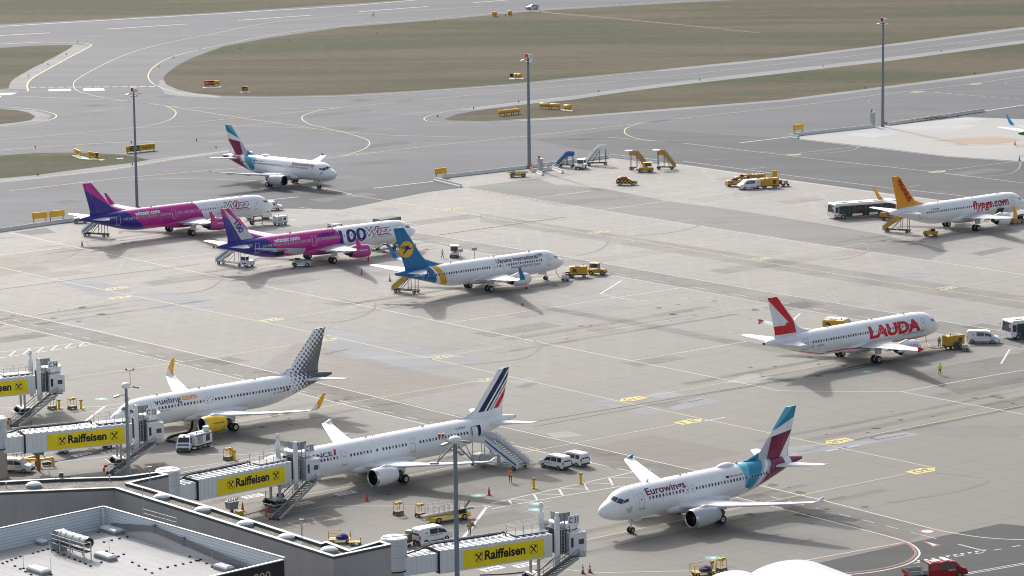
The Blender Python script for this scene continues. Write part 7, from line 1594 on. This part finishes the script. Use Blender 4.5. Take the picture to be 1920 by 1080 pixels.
for x in (-1.8, 1.8): MB().bar((x, 0, 0), (x, 0, .9), .12).obj('leg', DGREY, r)
r0_ = None
P0, P1 = G(1668, 232), G(1760, 221.5)
for i in range(11):
    c = P0.lerp(P1, i / 10)
    if r0_ is None:
        r0_ = thing('tow_bar', 'ochre tow bar parked along the far right barriers', 'tow bar', c, AX - R(20), 'ochre tow bars along the far right barriers'); MB().bar((-2.2, 0, .45), (2.2, 0, .45), .2).obj('bar', OCH, r0_)
        for y in (-.5, .5): wheel(r0_, -.9, y, .28, .14)
        MB().bar((2.0, -.4, .45), (2.0, .4, .45), .16).obj('tow_head', DGREY, r0_)
    else: dup(r0_, c, AX - R(20) + (i % 3 - 1) * .15)

# ---------------------------------------------------------------- taxiway signs
SY = pm('sign_face_yellow', (.72, .43, .03), .5, var=.06); SB = pm('sign_face_black', (.015, .015, .015), .5); SR = pm('sign_face_red', (.42, .02, .04), .5); SO = pm('sign_back_orange', (.78, .42, .06), .5, var=.08)
def sign(label, pa, pb, h, parts, z0=.25, mat=SY):
    A, B = G(*pa), G(*pb); L = (B - A).length; hd = heading(A, B); r = thing('taxiway_sign', label, 'taxiway sign', (A + B) / 2, hd); a = MB(); a.b2(-L/2, L/2, -.12, .12, z0, z0 + h); a.obj('housing', SO, r)
    x = -L/2 + .06; tot = sum(p[0] for p in parts)
    for fr, m, tx, tm in parts:
        w = (L - .12) * fr / tot; f = MB(); f.b2(x, x + w - .03, -.135, -.121, z0 + .06, z0 + h - .06); fo = f.obj('face', m, r)
        if tx: g = MB(); text_on(g, tx, (x + w * .1, -.142, z0 + h * .26), (1, 0, 0), (0, 0, 1), h * .48, bold=.02, width=w * .8); g.obj('lettering', tm, fo, fix=False)
        x += w
    for i in range(max(2, int(L / 2.5))): q = -L/2 + .3 + (L - .6) * i / (max(2, int(L / 2.5)) - 1); MB().bar((q, 0, 0), (q, 0, z0), .12).obj('leg', DGREY, r)
    return r
sign('red and black runway sign with white lettering on the grass', (383, 162.6), (402, 161.5), 1.35, [(2.2, SR, '29-11', M_WHITE), (1.2, SB, 'A8', SY)])
sign('small black sign with yellow letters alone on the grass', (453.5, 171.8), (465, 171.8), 1.1, [(1, SB, 'A8', SY)])
sign('long yellow and black direction sign beside the grey mast', (237, 287.5), (290.5, 281.5), 1.35, [(.9, SY, '← M', SB), (1.7, SB, 'EX 42', SY), (3.2, SY, '→ A EX N M →', SB)])
sign('yellow sign turned sideways on the left grass', (140, 290), (151, 294.5), 1.2, [(1, SY, 'L TWY', SB)]); sign('yellow sign with black panel on the left grass', (166, 296.5), (185, 299), 1.25, [(2.2, SY, '← EX TWY', SB), (.8, SB, 'L', SY)])
sign('yellow box sign at the head of the short barrier row', (816, 335), (837, 332.5), 1.25, [(1, SY, None, None)], z0=.9); sign('yellow box sign at the head of the far right barrier row', (1487.5, 251.5), (1506, 249.5), 1.25, [(1, SY, None, None)], z0=.9)
sign('yellow box sign on the left barriers, left half of a pair', (61, 419), (89, 416.5), 1.2, [(1, SY, None, None)], z0=.9); sign('yellow box sign on the left barriers, right half of a pair', (92, 416), (121, 413), 1.2, [(1, SY, None, None)], z0=.9)
def barrel(label, pa, pb, r_=.55, n=1, dark=False):
    A, B = G(*pa), G(*pb); L = (B - A).length; hd = heading(A, B); r = thing('taxiway_sign', label, 'sign box', (A + B) / 2, hd)
    for i in range(n):
        x0, x1 = -L/2 + L * i / n + .05, -L/2 + L * (i + 1) / n - .05; a = MB(); a.tube([(x0, 0, .95), (x0 + .12, 0, .95), (x1 - .12, 0, .95), (x1, 0, .95)], [r_ * .85, r_, r_, r_ * .85], 14); a.obj('housing', SO, r)
        MB().bar((x0 + .3, 0, 0), (x0 + .3, 0, .5), .12).obj('leg', DGREY, r); MB().bar((x1 - .3, 0, 0), (x1 - .3, 0, .5), .12).obj('leg', DGREY, r)
    if dark: MB().box((-L/2 - .7, -.3, .9), (1.2, .1, .9)).obj('face', SB, r)
    return r
barrel('orange sign box behind the red runway sign', (400, 161.3), (411, 160.3), .55); barrel('row of three orange sign boxes on the narrow grass tongue', (935, 217.5), (974, 213.5), .5, 3); barrel('two long orange sign boxes on the narrow grass tongue', (1012, 203), (1051, 205), .5, 2)
barrel('single short orange sign box on the narrow grass tongue', (1058.5, 207), (1070.5, 208), .6); barrel('orange sign boxes with black panel left of the middle mast', (964.5, 147.3), (977, 148.3), .55, 2, True); barrel('short orange sign box near the runway, right one', (952.5, 29), (960, 29), .7); barrel('short orange sign box near the runway, left one', (925, 31), (930, 30), .65)
# taxiway edge lights: small dark posts
el = MB(); el.cyl((0, 0, .25), .12, .5, 8); el_me = el.mesh('edge_light', DGREY); 
for x, y in ((1013, 24), (948, 30), (815, 42), (707, 64), (543, 77), (450, 92), (375, 94), (325, 109), (298, 126), (124.5, 102.5), (90, 122), (80, 118.7), (53, 143), (1162.5, 8), (972.5, 192), (1122.5, 172.3), (888, 204), (820.5, 219), (1543, 124.5), (1764.7, 97), (1312, 150.5), (1621.5, 166), (1827, 139), (405, 278), (246, 268), (66, 277.7), (368.5, 264.5), (146, 80.7), (71, 328.8), (248, 309.8)):
    tag(link(el_me, 'edge_light', None, G(x, y)), 'small dark taxiway edge light at the pavement border', 'edge light', 'taxiway edge lights')

# ---------------------------------------------------------------- hoses and cables
def hose(label, pts, r_, mat, cat='hose', name='hose'):
    tag(MB().tube(catmull([G(x, y, z) for x, y, z in pts], 6), r_, 8).obj(name, mat), label, cat)
hose('thick black air hose from the white ground unit up to the yellow engined airliner', [(352, 831, .3), (333, 829, .12), (314, 826, .12), (317, 820, .12), (332, 815, .12), (352, 811, .15), (359, 803, .6), (361, 790, 1.9)], .17, BLACK)
hose('thin cable hanging from the nose of the blue tailed airliner', [(1042, 505, 1.5), (1044, 513, .8), (1050, 521, .1), (1057, 524, .1)], .06, OCH, 'cable', 'cable')
hose('yellow cable from the nose of the red tailed airliner to the power unit', [(1736, 628, 2.0), (1737, 640, .6), (1745, 651, .1), (1760, 652.5, .1), (1775, 652, .3)], .06, OCH, 'cable', 'cable')
hose('dark cable from the farther pink airliner nose to its power unit', [(492, 411, 1.7), (492, 419, .3), (497, 423, .06), (512, 423.5, .2)], .06, DGREY, 'cable', 'cable')
hose('long cable lying below bridge C33', [(79, 852, 2.6), (86, 858, 1.0), (104, 865, .06), (140, 858, .06), (180, 849, .06), (222, 837, .06)], .05, DGREY, 'cable', 'cable')
hose('cable hanging below bridge C32 to the ground', [(498, 921, 2.7), (498, 933, 1.2), (493, 944, .06), (504, 951, .06), (490, 957, .06), (455, 966, .06)], .05, OCH, 'cable', 'cable')
hose('dark cable lying below bridge C31', [(900, 1078, .06), (960, 1075, .06), (1010, 1068, .06)], .06, DGREY, 'cable', 'cable')
# ================================================================ PEOPLE
def person(label, px, face, top, legs, pose='stand', vest=None, hair=HAIR, z=0, helmet=None, trousers_low=None):
    """one continuous skinned figure; face = heading in degrees"""
    J = dict(pelvis=(0, 0, .98), waist=(0, 0, 1.1), chest=(0, 0, 1.32), neck=(0, 0, 1.50), head=(.02, 0, 1.64), crown=(.0, 0, 1.74))
    st = {'walk': .26, 'stand': .03}.get(pose, .05)
    for s, nm in ((1, 'l'), (-1, 'r')):
        f = st * s
        J['hip' + nm] = (0, .10 * s, .93); J['knee' + nm] = (f * .6 + .03, .11 * s, .50); J['ank' + nm] = (f - (.06 if f < 0 else 0), .12 * s, .09 + (.04 if f < -.1 else 0)); J['toe' + nm] = (f + .15, .14 * s, .04)
        J['sho' + nm] = (0, .19 * s, 1.42)
        if pose == 'phone' and s > 0: e, w_, h = (.1, .3, 1.18), (.16, .16, 1.45), (.12, .11, 1.56)
        elif pose == 'front' : e, w_, h = (.02, .30 * s, 1.14), (.22, .16 * s, 1.08), (.28, .10 * s, 1.08)
        elif pose == 'reach' : e, w_, h = (.20, .26 * s, 1.2), (.42, .2 * s, 1.12), (.5, .18 * s, 1.1)
        else: e, w_, h = (-f * .35, .27 * s, 1.14), (-f * .7 + .05, .28 * s, .90), (-f * .7 + .07, .28 * s, .80)
        J['elb' + nm], J['wri' + nm], J['han' + nm] = e, w_, h
    rad = dict(pelvis=(.155, .11), waist=(.14, .10), chest=(.175, .12), neck=(.055, .055), head=(.085, .10), crown=(.07, .08), hip=(.095, .095), knee=(.065, .065), ank=(.045, .045), toe=(.04, .035), sho=(.065, .065), elb=(.048, .048), wri=(.035, .035), han=(.04, .03))
    E_ = [('pelvis', 'waist'), ('waist', 'chest'), ('chest', 'neck'), ('neck', 'head'), ('head', 'crown')]
    for n in 'lr': E_ += [('pelvis', 'hip' + n), ('hip' + n, 'knee' + n), ('knee' + n, 'ank' + n), ('ank' + n, 'toe' + n), ('chest', 'sho' + n), ('sho' + n, 'elb' + n), ('elb' + n, 'wri' + n), ('wri' + n, 'han' + n)]
    names = list(J); me = bpy.data.meshes.new('skeleton'); bm = bmesh.new(); sk = bm.verts.layers.skin.verify(); V_ = {}
    for n in names:
        v = bm.verts.new(J[n]); V_[n] = v; r_ = rad.get(n) or rad[n[:-1]]; v[sk].radius = r_; v[sk].use_root = (n == 'pelvis')
    for a, b in E_: bm.edges.new((V_[a], V_[b]))
    bm.to_mesh(me); bm.free(); o = bpy.data.objects.new('person', me); COL.objects.link(o)
    o.modifiers.new('skin', 'SKIN'); m = o.modifiers.new('sub', 'SUBSURF'); m.levels = 1; m.render_levels = 1
    dg = bpy.context.evaluated_depsgraph_get(); body = bpy.data.meshes.new_from_object(o.evaluated_get(dg)); bpy.data.objects.remove(o)
    P = G(*px) if len(px) == 2 else Vector(px); r = thing('person', label, 'person', (P.x, P.y, z), R(face))
    for m_ in (SKIN, top, legs, BLACK, hair): body.materials.append(m_)
    body.materials.clear()
    for m_ in (SKIN, top, legs, BLACK, hair): body.materials.append(m_)
    for p in body.polygons:
        c = p.center; p.use_smooth = True
        hand = any((c - Vector(J['han' + n])).length < .085 for n in 'lr')
        if c.z > 1.545: p.material_index = 4 if (c.z > 1.69 or c.x < -.005) else 0
        elif hand: p.material_index = 0
        elif c.z > 1.49: p.material_index = 0
        elif c.z < .11: p.material_index = 3
        elif c.z < .96 and abs(c.y) < .215: p.material_index = 2
        else: p.material_index = 1
    link(body, 'body', r)
    # fingers and thumb
    for s, n in ((1, 'l'), (-1, 'r')):
        h = Vector(J['han' + n]); d = (h - Vector(J['wri' + n])).normalized(); u = Vector((1, 0, 0)) if abs(d.x) < .7 else Vector((0, 1, 0))
        a = MB()
        for k in range(4): b = h + d * .02 + u * (k - 1.5) * .02; a.tube([b, b + d * (.055 + .01 * (k in (1, 2))), b + d * .085 + Vector((0, -s * .015, 0))], [.010, .009, .007], 5)
        a.tube([h - d * .01 + u * .035, h + d * .03 + u * .055, h + d * .055 + u * .05], [.011, .010, .008], 5); a.obj('fingers', SKIN, r)
    a = MB()
    for s in (-1, 1): a.box((.112, s * .032, 1.652), (.012, .022, .012), 0, 1)
    a.box((.125, 0, 1.625), (.03, .022, .035), 0, 0); a.box((.108, 0, 1.585), (.012, .05, .01), 0, 2); a.obj('face', [SKIN, BLACK, pm('lips', (.35, .12, .1), .6)], r)
    if vest:
        a = MB(); a.loft([[(x * math.cos(t), y * math.sin(t), z_) for t in [2*math.pi*k/14 for k in range(14)]] for z_, x, y in ((.90, .165, .215), (1.1, .155, .20), (1.3, .17, .235), (1.42, .13, .22), (1.47, .09, .12))], 0, True, True); v_ = a.obj('vest', vest, r)
        MB().loft([[(x * math.cos(t), y * math.sin(t), z_) for t in [2*math.pi*k/14 for k in range(14)]] for z_, x, y in ((1.06, .162, .21), (1.11, .162, .21))], 0, False, True).obj('reflective_band', LAMP, v_)
    if helmet: MB().dome((0, 0, 1.68), .115, .12, 12, 4).obj('ear_defender', helmet, r)
    return r
person('person in orange high visibility jacket holding a phone to the ear', (957, 904.5), -60, HIOR, NAVY, 'phone', HIOR)
person('person in dark clothes with green vest standing by the belt loader', (881, 1005), -100, NAVY, NAVY, 'front', pm('green_vest', (.22, .35, .12), .8), helmet=RED)
person('person in yellow jacket walking behind the blue tailed airliner', (829.5, 484), 20, HIVIS, DGREY, 'walk', HIVIS)
person('person in yellow vest standing beside the yellow power unit', (1761.3, 652.5), -90, NAVY, NAVY, 'front', pm('green_vest', (.22, .35, .12), .8), helmet=BLACK)
person('person in bright yellow jacket walking away across the right apron', (1762.3, 703), 90, HIVIS, BLACK, 'walk', HIVIS)
person('person in yellow jacket alone on the runway at the top', (700, 31.5), 180, HIVIS, NAVY, 'walk', HIVIS)
person('person in yellow jacket at the controls of the white belt loader', (552, 502), 20, HIVIS, NAVY, 'reach', HIVIS)
